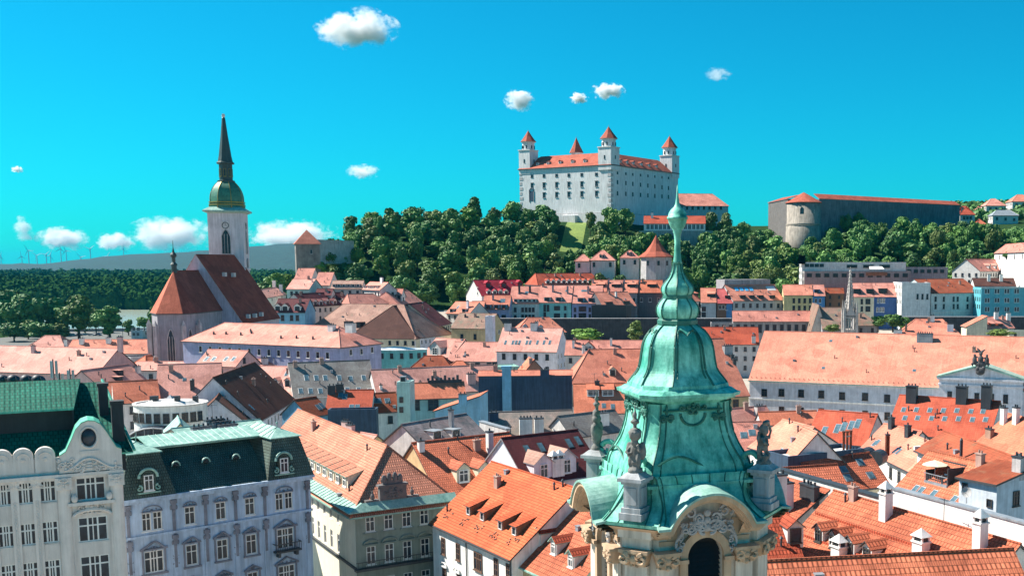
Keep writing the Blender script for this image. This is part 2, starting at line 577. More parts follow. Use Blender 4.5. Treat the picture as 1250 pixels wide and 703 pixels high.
ALL = []
class House:
    def __init__(s, name, label, A, B, z=None, Y=None, ry=None, rise=None, slope=38, D=None, roof='gable', wall=None, tile=None,
                 cat='house', g=None, hl=0, hr=0, ov=.45, og=.25, edge=None, rf=.5, group=None, base=None, parapet=.5, YB=None, noback=False):
        wall, tile, edge = wall or OFFW, tile or PINK, edge or EDGE
        a = pt(A[0], A[1], z=z) if Y is None else pt(A[0], A[1], Y=Y)
        b = pt(B[0], B[1], z=a.z) if YB is None else pt(B[0], B[1], Y=YB)
        if abs(a.z - CAMZ) < 3.5 and YB is None: b = pt(B[0], B[1], Y=a.y)
        b.z = a.z
        u = V((b.x - a.x, b.y - a.y, 0))
        L = u.length
        u.normalize()
        v = V((-u.y, u.x, 0))
        mid = (a + b) / 2 + v * 4
        if g is None:
            g = min(ground(a.x, a.y), ground(b.x, b.y), ground(mid.x, mid.y)) - .6
        if base is not None: g = base
        s.rz = math.atan2(u.y, u.x)
        s.M = Matrix.Translation((a.x, a.y, g)) @ Matrix.Rotation(s.rz, 4, 'Z')
        s.Mi = s.M.inverted()
        he = a.z - g
        ts = math.tan(R(slope))
        if D is not None and rise is None and ry is None:
            rise = {'gable': D * rf * ts, 'shed': D * ts, 'cross': L / 2 * ts}.get(roof, 0)
        if rise is None and ry is not None:
            def tip(h):
                if roof == 'cross': q = V((L / 2, 0, he + h))
                elif roof == 'lean': q = V((L, 0, he + h))
                elif roof == 'shed': q = V((L / 2, (D or h / ts), he + h))
                else: q = V((L / 2, (D * rf if D else h / ts), he + h))
                return proj(s.M @ q)[1]
            lo, hi = .2, 40.0
            for _ in range(40):
                m_ = (lo + hi) / 2
                if tip(m_) > ry: lo = m_
                else: hi = m_
            rise = lo
        rise = rise or 0
        if D is None:
            D = rise / ts / (1 if roof == 'shed' else rf) if roof in ('gable', 'shed') else 12
        ALL.append(s); s.wf, s.roofkind = set(), roof
        s.L, s.D, s.he, s.rise, s.slope, s.name = L, D, he, rise, slope, name
        s.root = empty(name, (a.x, a.y, g), s.rz)
        tag(s.root, label, cat, group)
        s.wallm, s.tile, s.edge = wall, tile, edge
        t = .22
        w, r = MB(), MB()
        faces = []
        zr = he + rise
        if roof == 'gable':
            yr = D * rf
            k1, k2 = rise / yr, rise / max(D - yr, .01)
            xl, xr = hl * yr, L - hr * yr
            ol, orr = (ov if hl else og), (ov if hr else og)
            zf, zb = he - ov * k1, he - ov * k2
            fl, fr_ = (-ol, -ov, zf), (L + orr, -ov, zf)
            bl, br_ = (-ol, D + ov, zb), (L + orr, D + ov, zb)
            ra, rb = ((xl if hl else -og), yr, zr), ((xr if hr else L + og), yr, zr)
            faces = [[fl, fr_, rb, ra], [br_, bl, ra, rb]]
            if hl: faces.append([bl, fl, ra])
            if hr: faces.append([fr_, br_, rb])
            w.poly((0, 0, 0), (L, 0, 0), (L, 0, he), (0, 0, he))
            w.poly((L, D, 0), (0, D, 0), (0, D, he), (L, D, he))
            w.poly((0, D, 0), (0, 0, 0), (0, 0, he), *([] if hl else [(0, yr, zr)]), (0, D, he))
            w.poly((L, 0, 0), (L, D, 0), (L, D, he), *([] if hr else [(L, yr, zr)]), (L, 0, he))
            rl = [(ra, rb)] + ([(fl, ra), (bl, ra)] if hl else []) + ([(fr_, rb), (br_, rb)] if hr else [])
        elif roof == 'cross':
            k = rise / (L / 2)
            zf = he - ov * k
            fm, bm = (L / 2, -og, zr), (L / 2, D + og, zr)
            faces = [[(-ov, D + og, zf), (-ov, -og, zf), fm, bm], [(L + ov, -og, zf), (L + ov, D + og, zf), bm, fm]]
            w.poly((0, 0, 0), (L, 0, 0), (L, 0, he), (L / 2, 0, zr), (0, 0, he))
            w.poly((L, D, 0), (0, D, 0), (0, D, he), (L / 2, D, zr), (L, D, he))
            w.poly((0, D, 0), (0, 0, 0), (0, 0, he), (0, D, he))
            w.poly((L, 0, 0), (L, D, 0), (L, D, he), (L, 0, he))
            rl = [(fm, bm)]
        elif roof == 'shed':
            k = rise / D
            faces = [[(-og, -ov, he - ov * k), (L + og, -ov, he - ov * k), (L + og, D + .1, zr + .1 * k), (-og, D + .1, zr + .1 * k)]]
            w.poly((0, 0, 0), (L, 0, 0), (L, 0, he), (0, 0, he))
            w.poly((L, D, 0), (0, D, 0), (0, D, zr), (L, D, zr))
            w.poly((0, D, 0), (0, 0, 0), (0, 0, he), (0, D, zr))
            w.poly((L, 0, 0), (L, D, 0), (L, D, zr), (L, 0, he))
            rl = []
        elif roof == 'lean':                      # rises along the facade, left to right
            faces = [[(-ov, -og, he - ov * rise / L), (L + .1, -og, zr), (L + .1, D + og, zr), (-ov, D + og, he - ov * rise / L)]]
            w.poly((0, 0, 0), (L, 0, 0), (L, 0, zr), (0, 0, he))
            w.poly((L, D, 0), (0, D, 0), (0, D, he), (L, D, zr))
            w.poly((0, D, 0), (0, 0, 0), (0, 0, he), (0, D, he))
            w.poly((L, 0, 0), (L, D, 0), (L, D, zr), (L, 0, zr))
            rl = []
        else:                                     # flat roof behind a parapet
            faces = [[(.3, .3, he - parapet), (L - .3, .3, he - parapet), (L - .3, D - .3, he - parapet), (.3, D - .3, he - parapet)]]
            w.box(0, L, 0, D, 0, he - parapet - .3, skip='b')
            for x0, x1, y0, y1 in ((0, L, 0, .3), (0, L, D - .3, D), (0, .3, .3, D - .3), (L - .3, L, .3, D - .3)):
                w.box(x0, x1, y0, y1, he - parapet - .3, he)
            rl = []
        faces = [[V(p) + V((0, 0, t)) for p in f] for f in faces] if roof != 'flat' else [[V(p) for p in f] for f in faces]
        s.faces = [list(map(V, f)) for f in faces]
        r.shell(faces, t, 1)
        r.mat = 0
        for p, q in rl:
            p, q = V(p) + V((0, 0, t)), V(q) + V((0, 0, t))
            r.tube([p, q], .13, 6)
        if roof == 'gable' and ov > .2:
            r.mat = 1
            r.box(-.1, L + .1, -ov - .14, -ov + .02, faces[0][0].z - .2, faces[0][0].z - .04)
        s.wall = w.build('wall', [wall], s.root)
        s.roof = r.build('roof', [tile, edge], s.root)
    # --- a pixel's ray in the house's own frame
    def _ray(s, px, py):
        o = s.Mi @ V((0, 0, CAMZ))
        return o, s.Mi.to_3x3() @ ray(px, py)
    def hit(s, px, py):
        o, d = s._ray(px, py)
        best = None
        for f in s.faces:
            n = (f[1] - f[0]).cross(f[2] - f[0]).normalized()
            den = d.dot(n)
            if abs(den) < 1e-6: continue
            k = (f[0] - o).dot(n) / den
            if k <= 0: continue
            p = o + d * k
            ins = all(((f[(i+1) % len(f)] - f[i]).cross(p - f[i])).dot(n) > -.9 * (f[(i+1) % len(f)] - f[i]).length for i in range(len(f)))
            if ins and (best is None or k < best[0]): best = (k, p, n if n.z > 0 else -n)
        if best is None:
            f = s.faces[0]
            n = (f[1] - f[0]).cross(f[2] - f[0]).normalized()
            k = (f[0] - o).dot(n) / (d.dot(n) or 1e-6)
            p = o + d * k
            return V((min(max(p.x, 0), s.L), min(max(p.y, 0), s.D), min(max(p.z, s.he), s.he + s.rise))), n
        return best[1], best[2]
    def wallhit(s, px, py, face='f'):
        o, d = s._ray(px, py)
        if face == 'f': k = -o.y / d.y
        elif face == 'l': k = -o.x / d.x
        else: k = (s.L - o.x) / d.x
        return o + d * k
    def win(s, pts, w=1.1, h=1.6, style='far', fr=None, face='f', name='window', label=None):
        me = win_mesh(w, h, style, fr)
        s.wf.add(face)
        for px, py in pts:
            p = s.wallhit(px, py, face)
            p.z -= h / 2
            if face == 'f': loc, rz = (min(max(p.x, w/2 + .15), s.L - w/2 - .15), -.012, p.z), 0
            elif face == 'l': loc, rz = (-.012, p.y, p.z), R(-90)
            else: loc, rz = (s.L + .012, p.y, p.z), R(90)
            o = link(name, me, s.root, loc, rz)
            if label: o['label'] = label
        return s
    def wrow(s, p0, p1, n, w=1.1, h=1.6, style='far', fr=None, face='f'):
        return s.win([(p0[0] + (p1[0]-p0[0]) * i / max(n-1, 1), p0[1] + (p1[1]-p0[1]) * i / max(n-1, 1)) for i in range(n)], w, h, style, fr, face)
    def chim(s, pts, w=.9, d=.7, h=1.8, m=None, cap=None, style='box', name='chimney'):
        m, cap = m or WHITE, cap or LEAD
        for px, py in pts:
            p, n = s.hit(px, py)
            b = MB()
            b.box(-w/2, w/2, -d/2, d/2, -.9, h)
            b.mat = 1
            if style == 'box':
                b.box(-w/2 - .08, w/2 + .08, -d/2 - .08, d/2 + .08, h + .002, h + .16)
                for i in range(max(1, int(w / .55))):
                    x = -w/2 + (i + .5) * w / max(1, int(w / .55))
                    b.cyl((x, 0, h + .16), (x, 0, h + .55), .13, n=6)
            elif style == 'cap':
                b.mat = 0
                b.box(-w/2 - .1, w/2 + .1, -d/2 - .1, d/2 + .1, h + .002, h + .15)
                for sx in (-1, 1):
                    for sy in (-1, 1):
                        b.cbox((sx * (w/2 - .1), sy * (d/2 - .1), h + .15), .16, .16, .45)
                b.taper((0, 0, h + .6), w + .3, d + .3, .06, .06, .7)
                b.mat = 1
                b.cbox((0, 0, h + .15), w - .3, d - .3, .3)
            elif style == 'pipe':
                b.cyl((0, 0, h), (0, 0, h + .3), w * .75, w * .2, n=8)
            o = b.build(name, [m, cap], s.root, p)
        return s
    def sky(s, pts, w=.9, h=1.3, fr=None, gl=None):
        me = sky_mesh(w, h, fr, gl)
        for px, py in pts:
            p, n = s.hit(px, py)
            hx = V((-n.y, n.x, 0)).normalized()
            up = n.cross(hx)
            if up.z < 0: up, hx = -up, -hx
            q = p - up * h / 2
            M = Matrix(((hx.x, up.x, n.x, q.x), (hx.y, up.y, n.y, q.y), (hx.z, up.z, n.z, q.z), (0, 0, 0, 1)))
            link('skylight', me, s.root, M=M)
        return s
    def dorm(s, pts, w=1.5, h=1.3, kind='gable', tile=None, wall=None, ws='cas', label=None, wf=None, winw=None, deep=None):
        tile, wall = tile or s.tile, wall or s.wallm
        for px, py in pts:
            p, n = s.hit(px, py)
            out = V((n.x, n.y, 0)).normalized()
            k = math.hypot(n.x, n.y) / max(n.z, .05)          # rise per metre inwards
            rz = math.atan2(out.y, out.x) + R(90)
            b = MB()
            o = .18
            if kind == 'gable':
                rr = w * .42
                Ld, Lr = (h + .05) / k, (h + rr) / k
                b.poly((-w/2, 0, -.5), (w/2, 0, -.5), (w/2, 0, h), (0, 0, h + rr), (-w/2, 0, h))
                b.poly((-w/2, Ld, h), (-w/2, 0, -.5), (-w/2, 0, h))
                b.poly((w/2, 0, -.5), (w/2, Ld, h), (w/2, 0, h))
                q = rr / (w/2)
                b.mat = 1
                za = h - o * q
                b.shell([[V((-w/2 - o, (za) / k + .3, za + .1)), V((-w/2 - o, -.3, za + .1)), V((0, -.3, h + rr + .1)), V((0, Lr + .3, h + rr + .1))],
                         [V((w/2 + o, -.3, za + .1)), V((w/2 + o, za / k + .3, za + .1)), V((0, Lr + .3, h + rr + .1)), V((0, -.3, h + rr + .1))]], .1, 2)
                hh = h * .92
            else:
                sl = {'shed': .3, 'flat': .02, 'drop': .45}[kind]
                Ld = deep or min(h / max(k - sl, .15), 6)
                zt = h + sl * Ld
                b.poly((-w/2, 0, -.5), (w/2, 0, -.5), (w/2, 0, h), (-w/2, 0, h))
                b.poly((-w/2, Ld, zt), (-w/2, 0, -.5), (-w/2, 0, h))
                b.poly((w/2, 0, -.5), (w/2, Ld, zt), (w/2, 0, h))
                b.mat = 1
                b.shell([[V((-w/2 - o, -.3, h - .3 * sl + .1)), V((w/2 + o, -.3, h - .3 * sl + .1)), V((w/2 + o, Ld + .2, zt + .2 * sl + .1)), V((-w/2 - o, Ld + .2, zt + .2 * sl + .1))]], .1, 2)
                hh = h * .86
            d = b.build('dormer', [wall, tile, s.edge], s.root, p, rz)
            if label: d['label'] = label
            ww = winw or w * .7
            link('window', win_mesh(ww, hh, ws, wf), d, (0, -.012, .02))
        return s
    def ridge_bits(s, pts, **k): return s.chim(pts, **k)

    def at(s, x, k):
        """pixel of the point x metres along the front slope and a share k of the way up to the ridge"""
        f = s.faces[0]
        p = V((x, s.D * .5 * k, s.he + .22 + s.rise * k))
        return proj(s.M @ p)
    def part(s, name, b, mats, label=None):
        o = b.build(name, mats, s.root)
        if label: o['label'] = label
        return o
# ------------------------------------------------------------------ ground, river
def grid_axis(parts):
    out = []
    for a, b, st in parts:
        x = a
        while x < b - 1e-6:
            out.append(x); x += st
    return out + [parts[-1][1]]
gx = grid_axis([(-16000, -6000, 5000), (-6000, -1200, 800), (-1200, -500, 50), (-500, 400, 12), (400, 1200, 80), (1200, 6000, 800), (6000, 16000, 5000)])
gy = grid_axis([(-300, 0, 100), (0, 300, 30), (300, 900, 12), (900, 1300, 25), (1300, 2500, 150), (2500, 6000, 700), (6000, 20000, 3500)])
vs = [(x, y, ground(x, y)) for y in gy for x in gx]
n = len(gx)
fs = [(j * n + i, j * n + i + 1, (j + 1) * n + i + 1, (j + 1) * n + i) for j in range(len(gy) - 1) for i in range(n - 1)]
m, t, bs = base_mat('grass_ground')
ob = coords(t)
c = ramp(t, nz(t, ob, .05, 8, .7), .3, .7, (.10, .17, .03), (.22, .30, .06))
lk(t, mixc(t, 'MULTIPLY', 1, c, ramp(t, nz(t, ob, .9, 4), .3, .6, (.6, .6, .6), (1, 1, 1))), bs.inputs['Base Color'])
bs.inputs['Roughness'].default_value = .95
PAVE = plain('paving', (.42, .37, .31), .9)
me = bpy.data.meshes.new('ground')
me.from_pydata(vs, [], fs)
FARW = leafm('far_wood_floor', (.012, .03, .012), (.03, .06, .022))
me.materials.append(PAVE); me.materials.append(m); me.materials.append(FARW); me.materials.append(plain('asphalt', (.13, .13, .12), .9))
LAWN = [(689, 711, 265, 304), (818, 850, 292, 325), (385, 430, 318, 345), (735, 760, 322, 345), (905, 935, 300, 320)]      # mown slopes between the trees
for p in me.polygons:
    c = p.center
    quay = -420 < c.x < -150 and 600 < c.y < 800 and c.z < 5
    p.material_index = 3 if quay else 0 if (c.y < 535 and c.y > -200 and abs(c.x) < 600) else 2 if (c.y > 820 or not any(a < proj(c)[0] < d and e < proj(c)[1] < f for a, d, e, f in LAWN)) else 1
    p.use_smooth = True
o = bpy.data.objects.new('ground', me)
COL.objects.link(o); tag(o, None, None, kind='structure')
b = MB(); b.poly((-3000, 700, -5), (900, 700, -5), (900, 1400, -5), (-3000, 1400, -5))
m, t, bs = base_mat('river_water')
bs.inputs['Base Color'].default_value = (.30, .34, .27, 1)
bs.inputs['Roughness'].default_value = .2
bump(t, bs, nz(t, coords(t, 'Object', (.25, .6, 1)), 1.0, 4), .25, .3)
tag(b.build('river', [m]), None, None, kind='structure')
# far wooded ridge beyond the plain
def ridge_py(px):
    P = [(-200, 322), (60, 322), (100, 317), (150, 312), (220, 308.5), (300, 303), (345, 299), (400, 296), (520, 292), (700, 290), (1500, 292)]
    for (a, u), (c, w) in zip(P, P[1:]):
        if px <= c: return u + (w - u) * (px - a) / (c - a)
    return 292
b = MB(); b.smooth = True
cols = [i * 12 - 150 for i in range(110)]
rows = [(5200, 0), (5500, .25), (5900, .6), (6400, .9), (6800, 1), (7600, .8), (8600, .3), (9400, 0)]
vs = []
for Y, k in rows:
    for px in cols:
        h = CAMZ + (HOR - ridge_py(px)) / FPX * 6800
        x = (px - CX) / FPX * Y
        vs.append((x, Y, k * max(h, 0) * (1 + .05 * noise.noise(V((x * .002, Y * .002, 0)))) + k * 8 * noise.noise(V((x * .01, Y * .01, 3))) - (2 if k == 0 else 0)))
n = len(cols)
b.add(vs, [(j * n + i, j * n + i + 1, (j + 1) * n + i + 1, (j + 1) * n + i) for j in range(len(rows) - 1) for i in range(n - 1)])
m, t, bs = base_mat('far_wood')
ob = coords(t)
lk(t, ramp(t, nz(t, ob, .012, 8, .75), .35, .65, (.002, .018, .018), (.006, .036, .03)), bs.inputs['Base Color'])
bs.inputs['Roughness'].default_value = 1
bump(t, bs, nz(t, ob, .03, 5), 1, 12)
tag(b.build('far_hill', [m]), None, None, kind='structure')
# ------------------------------------------------------------------ the town, roof by roof
def H(label, A, B, name='town_house', **k): return House(name, label, A, B, **k)
def seq(p0, p1, n): return [(p0[0] + (p1[0]-p0[0]) * i / max(n-1, 1), p0[1] + (p1[1]-p0[1]) * i / max(n-1, 1)) for i in range(n)]

# --- right foreground
r1 = H('long low roof of dark orange tiles along the bottom right edge', (915, 832), (1292, 806), z=17.5, ry=681, slope=38, tile=ORNG_B, wall=CREAM)

r2 = H('bright orange roof with four gabled dormers and white capped chimneys', (950, 676), (1165, 761), z=16.5, rise=5.6, slope=38, tile=ORNG_B, wall=WHITE)
r2.dorm([(999, 661), (1017, 669), (1037, 677), (1058, 685)], w=1.35, h=1.35, wall=WHITE, ws='cas', wf=FRAMED)
r2.chim([(1081, 631), (1196, 670)], w=.95, d=.95, h=2.3, style='cap')
r2.chim([(1124, 676), (1024, 681)], w=1.3, d=1.0, h=1.1, style='cap')
for k in (.3, .62):
    b = MB(); b.box(.3, r2.L - .3, r2.D * .5 * k - .05, r2.D * .5 * k + .05, r2.he + r2.rise * k + .2, r2.he + r2.rise * k + .42)
    r2.part('snow_rail', b, [REDN])
r3 = H('tiled roof in shaded dark red with one small dormer beside the belfry', (890, 724), (990, 716), z=16.5, ry=614, slope=38, tile=REDN, wall=OFFW)  # dark red tile paints in the weaker light on this slope
r3.dorm([(971, 662)], w=1.6, h=1.5, wall=OFFW, ws='far', wf=FRAMED)
r3.chim([(952, 612)], w=1.1, d=.9, h=2.6)
# white party wall behind that roof, and the dark coping running left from it
def wall_run(name, label, p, q, z0, z1, th, m, cap=None, cat='wall'):
    p, q = V(p), V(q)
    u = q - p
    L = u.length
    e = empty(name, (p.x, p.y, z0), math.atan2(u.y, u.x))
    tag(e, label, cat)
    b = MB()
    b.box(0, L, 0, th, 0, z1 - z0)
    b.build('wall', [m], e)
    if cap:
        c = MB()
        c.box(-.05, L + .05, -.12, th + .12, z1 - z0 + .003, z1 - z0 + .18)
        c.build('coping', [cap], e)
    return e
ru = V((12.8, -22)).normalized()
rn = V((.86, .5))
r0 = V((15.6, 115)) + rn * .9
wall_run('party_wall', 'tall white party wall running down behind the orange dormer roof', r0 + ru * 9.5, r0 + ru * 40, 0, 23.6, .6, WHITE, ZINC)
wall_run('party_wall', 'low wall with dark metal coping between red skylight roofs and orange dormer roof', r0 - ru * 13, r0 + ru * 9.4, 0, 22.3, .8, OFFW, LEAD)
r2b = H('orange roof with a tall white chimney left of the gabled dormer roof', (866, 632), (942, 661), z=17.5, rise=4.5, roof='shed', D=7.2, tile=ORNG_B, wall=OFFW)
r2b.chim([(959, 622)], w=1.5, d=1.0, h=2.9); r2b.chim([(984, 606), (992, 609)], w=1.4, d=.7, h=1.3, m=LEAD)
r5 = H('orange roof with a sunken terrace and a pale parasol', (1088, 603), (1178, 629), z=19, ry=562, slope=38, tile=ORNG_B, wall=WHITE)
r5.sky([(1117, 597), (1124, 599), (1139, 603), (1164, 610)], w=.8, h=1.3)
p, n = r5.hit(1143, 590)
b = MB()
b.box(-1.9, 1.9, -.2, 2.6, -.8, .1)
b.mat = 1
b.box(-1.9, 1.9, 2.6, 2.75, .1, 2.2)
b.box(-1.9, -1.78, 0, 2.6, .1, 1.3)
b.box(1.78, 1.9, 0, 2.6, .1, 2.0)
b.mat = 0
for i in range(13): b.cyl((-1.9 + i * 3.8 / 12, -.15, .1), (-1.9 + i * 3.8 / 12, -.15, .95), .025, n=5)
b.box(-1.95, 1.95, -.2, -.1, .95, 1.02)
ter = b.build('terrace', [ZINC, TAR], r5.root, p)
def parasol(loc):
    e = empty('parasol', loc)
    tag(e, 'open cream parasol on the roof terrace with green underside', 'parasol')
    a = MB()
    a.cyl((0, 0, 0), (0, 0, 2.2), .035)
    a.build('pole', [FRAME], e)
    c = MB()
    c.rings([[(r * math.cos(i * math.pi / 4), r * math.sin(i * math.pi / 4), z) for i in range(8)] for r, z in ((1.45, 1.75), (1.5, 1.82), (.75, 2.12), (.03, 2.35))])
    c.build('canopy', [plain('canvas', (.75, .74, .52), .9)], e)
parasol(r5.M @ (p + V((-1.2, .8, .1))))
def chair(loc, rz, label):
    e = empty('chair', loc, rz)
    tag(e, label, 'chair', 'chairs on the roof terrace')
    for sx in (-.2, .2):
        for sy in (-.2, .2):
            a = MB(); a.cyl((sx, sy, 0), (sx, sy, .42), .02, n=5); a.build('leg', [FRAME], e)
    a = MB(); a.box(-.24, .24, -.24, .24, .42, .47); a.build('seat', [FRAME], e)
    a = MB(); a.box(-.24, .24, .2, .25, .47, .95); a.build('backrest', [FRAME], e)
chair(r5.M @ (p + V((.4, 1.0, .1))), r5.rz + .4, 'white garden chair on the roof terrace nearer the parasol')
chair(r5.M @ (p + V((1.2, 1.2, .1))), r5.rz - .8, 'white garden chair on the roof terrace farther from the parasol')
r5b = H('red brown roof with white copings above the parasol terrace', (1120, 549), (1220, 592), z=20.5, ry=546, slope=30, tile=RUST, wall=WHITE)
r5b.chim([(1173, 560)], w=.3, d=.3, h=2.4, style='pipe', m=LEAD)
b = MB()
for x in (-.2, r5b.L): b.box(x - .2, x + .2, -.4, r5b.D * .5, r5b.he - .2, r5b.he + .5)
b.M = None
r5b.part('coping', b, [WHITE])
r6 = H('white cubic house with a shaded side and a small rust roof', (1171, 583), (1217, 592), z=23, ry=567, roof='shed', slope=14, D=6.5, tile=RUST, wall=plain('plaster_blue_white', (.62, .68, .74)))
r6.win([(1178, 594), (1208, 614)], .7, .9, 'far', FRAMED)
r6.chim([(1243, 575)], w=1.1, d=.8, h=1.5, m=STONEW)
def dish(loc, rz, label, r=.55):
    e = empty('satellite_dish', loc, rz)
    tag(e, label, 'satellite dish', 'satellite dishes on the roofs')
    a = MB(); a.cyl((0, 0, 0), (0, 0, 1.0), .03, n=5); a.build('mast', [LEAD], e)
    a = MB(); a.smooth = True
    a.rings([[(k * r * math.cos(i * math.pi / 6), -.05 - .12 * (k * k), 1.2 + k * r * math.sin(i * math.pi / 6)) for i in range(12)] for k in (.05, .5, 1)], True, False)
    a.rings([[(k * r * math.cos(-i * math.pi / 6), -.03 - .12 * (k * k), 1.2 + k * r * math.sin(-i * math.pi / 6)) for i in range(12)] for k in (.05, .5, 1)], True, False)
    a.build('reflector', [OFFW], e)
    a = MB(); a.cyl((0, -.1, 1.0), (0, -.6, 1.2), .02, n=4); a.build('arm', [LEAD], e)
dish(pt(1241, 572, z=24), .5, 'white satellite dish on the rust roofed cube house')
dish(pt(1180, 614, z=21.5), -.6, 'grey satellite dish above the white party wall')
b = MB(); b.box(-.6, .6, -.4, .4, 0, 8.8); b.mat = 1; b.box(-.7, .7, -.5, .5, 8.8, 9.0)
tag(b.build('chimney', [STONEW, LEAD], None, pt(1242, 640, z=18) - V((0, 0, 4))), 'tall beige chimney stack at the right edge by the white wall', 'chimney')
r7 = H('long red roof with two rows of skylights and soot black chimneys', (1083, 527), (1206, 537), z=16, ry=487, slope=40, tile=RED, wall=OFFW)
r7.sky([(1103, 500), (1118.5, 500), (1135, 500.5), (1151.5, 501), (1168, 501), (1185, 502), (1200, 502), (1104.5, 510), (1120, 510), (1137, 510.5), (1153, 511), (1170, 511), (1187, 512), (1203, 512)], .85, 1.15)
r7.chim([(1113, 489), (1174, 490)], w=1.9, d=1.2, h=2.6, m=LEAD)
r7.chim([(1204, 496)], w=1.7, d=1.2, h=3.6, m=LEAD)
b = MB(); b.cbox((r7.L * .73, r7.D * .27, r7.he + r7.rise * .54), .2, r7.D * .5, .3)
r8 = H('orange roof with two blue skylights below the long skylight roof', (1052, 547), (1096, 558), z=16, ry=523, tile=SALM, wall=WHITE)
r8.sky([(1068, 541), (1071, 540)], .8, 1.3); r8.chim([(1088, 522), (1108, 532)], w=.9, h=1.6, m=LEAD)
r8b = H('narrow orange roof with slanted skylights next to black vent drums', (1083, 560), (1114, 575), z=16, ry=539, tile=SALM, wall=WHITE)
r8b.sky([(1088, 547), (1097, 551)], .8, 1.3); r8b.chim([(1083, 556)], w=.55, d=.55, h=3.2, m=BROWN)
r9 = H('orange roof with white framed skylights above a cream wall', (1000, 601), (1084, 591), z=17, ry=558, tile=ORNG_N, wall=CREAM)
r9.sky([(1030, 573), (1050, 564), (1063, 580), (1035, 583)], 1.1, 1.2)
r9b = H('small orange roof with a dark verge left of the white skylights', (955, 604), (1034, 598), z=18, ry=571, tile=ORNG_N, wall=WHITE)
r9b.sky([(1012, 588)], .8, .8, fr=LEAD)
r9c = H('flat roof terrace with navy parapet between skylight roofs', (962, 557), (1055, 547), z=21.2, roof='flat', D=5, wall=NAVY, tile=ZINC, parapet=1.0)
b = MB(); b.box(.3, r9c.L - .3, 1, 4.6, r9c.he - 1, r9c.he - .55); r9c.part('deck_box', b, [WHITE])
for dx in (11.0, 11.6, 12.2):
    b = MB(); b.cyl((dx, 2.5, r9c.he - .6), (dx, 2.5, r9c.he + 1.9), .17, n=7); b.cyl((dx, 2.5, r9c.he + 1.9), (dx, 2.5, r9c.he + 2.1), .24, n=7)
    r9c.part('chimney', b, [BROWN])
b = MB(); b.box(-.9, .9, -.6, .6, 0, 1.5); b.mat = 1; b.box(-.75, .75, -.61, -.6, .2, 1.3)
tag(b.build('air_conditioner', [SKYW, TAR], None, pt(964, 578, z=18.5)), 'boxy blue grey cooling unit by the dark coping', 'air conditioner')
for px, py in ((1057, 556), (1071, 559)):
    p = pt(px, py, z=18)
    b = MB()
    b.rings([[(1.15 * math.cos(i * math.pi / 8), y, 1.15 * math.sin(i * math.pi / 8)) for i in range(16)] for y in (-1.0, 1.4)][::-1])
    tag(b.build('vent_drum', [LEAD], None, p, -.5), 'black round vent drum, ' + ('the one nearer the orange roof' if px > 1060 else 'the one nearer the navy terrace'), 'vent', 'black vent drums')
r10 = H('orange roof with chimneys at the right edge below the pediment', (1193, 540), (1265, 562), z=17, ry=515, tile=ORNG, wall=WHITE)
r10.chim([(1225, 516), (1240, 516)], w=1.1, h=2.4); r10.chim([(1208, 533)], w=1.6, h=1.2, m=BRICK)
r12 = H('red roof with a slanting row of five skylights', (985, 537), (1056, 543), z=15, ry=504, tile=RED, wall=OFFW)
r12.sky([(1006, 526), (1022, 523), (1030, 521), (1039, 519), (1047, 517)], 1.0, 2.2)
r12b = H('salmon roof with dark coping below the long white facade', (916, 545), (952, 556), z=17, ry=518, D=12, tile=SALM, wall=WHITE)
r12c = H('salmon roof facing the belfry with one long skylight', (930, 573), (948, 584), z=18, ry=525, D=11, tile=SALM, wall=WHITE)
r12c.sky([(948, 556)], 1.0, 2.6)
r12a = H('low pale roof with a stone chimney under the long facade', (880, 521), (946, 515), z=14, ry=499, tile=PALE, wall=WHITE)
r12a.chim([(927, 508)], w=1.8, d=1.2, h=2.0, m=STONEW)
r12d = H('dusky pink roof with skylights right behind the belfry', (872, 549), (934, 548), z=16, ry=516, tile=PINK, wall=OFFW)
r12d.sky([(918, 528), (908, 531)], 1.2, 1.4)
H('low orange roof wedged left of the salmon roofs', (930, 518), (1000, 516), z=14.5, ry=503, tile=ORNG, wall=WHITE)

# --- long baroque building with pediment
r13 = House('palace', 'long white building under a vast pink roof with sculpted pediment', (915, 463), (1292, 478), z=14, ry=409, slope=40, tile=SALM, wall=LAV, cat='building', edge=COPP)
W = [(933, 479), (954, 479), (978, 480), (1002.6, 481), (1028, 483), (1056, 484), (1083, 486), (1109, 487), (1136, 488)]
r13.win(W, 1.6, 2.0, 'cas', FRAMED)
r13.win([(x, y + 21.5) for x, y in W], 1.5, 2.0, 'cas', FRAMEB)
b = MB()
p = r13.wallhit(1000, 491)
b.box(-.1, r13.L, -.18, -.004, p.z, p.z + .4)
b.box(-.1, r13.L, -.4, -.004, r13.he - .6, r13.he - .1)
r13.part('cornice', b, [WHITE])
b = MB()
for i in range(60): b.cbox((i * r13.L / 60 + .5, .25, r13.he + .5), .12, .12, .35)
r13.part('snow_stud', b, [BRICK])
r13.chim([(1129, 416)], w=4.2, d=1.2, h=1.9, m=ZINC)
r13.sky([(1116, 452), (1005, 449), (1014, 416)], .9, .9)
xa, xb, xm = r13.wallhit(1147, 470).x, r13.wallhit(1249, 473).x, r13.wallhit(1197, 472).x
za, zm = r13.wallhit(1197, 464).z, r13.wallhit(1197, 447).z
b = MB()
b.box(xa, xb, -1.2, .5, 0, za)
b.box(xa - .5, xb + .5, -1.7, .5, za + .003, za + .55)
b.box(xa - .2, xb + .2, -1.45, .4, za - 1.5, za - 1.1)
b.poly((xa, -1.21, za + .56), (xb, -1.21, za + .56), (xm, -1.21, zm))
r13.part('portico', b, [LAV])
b = MB()
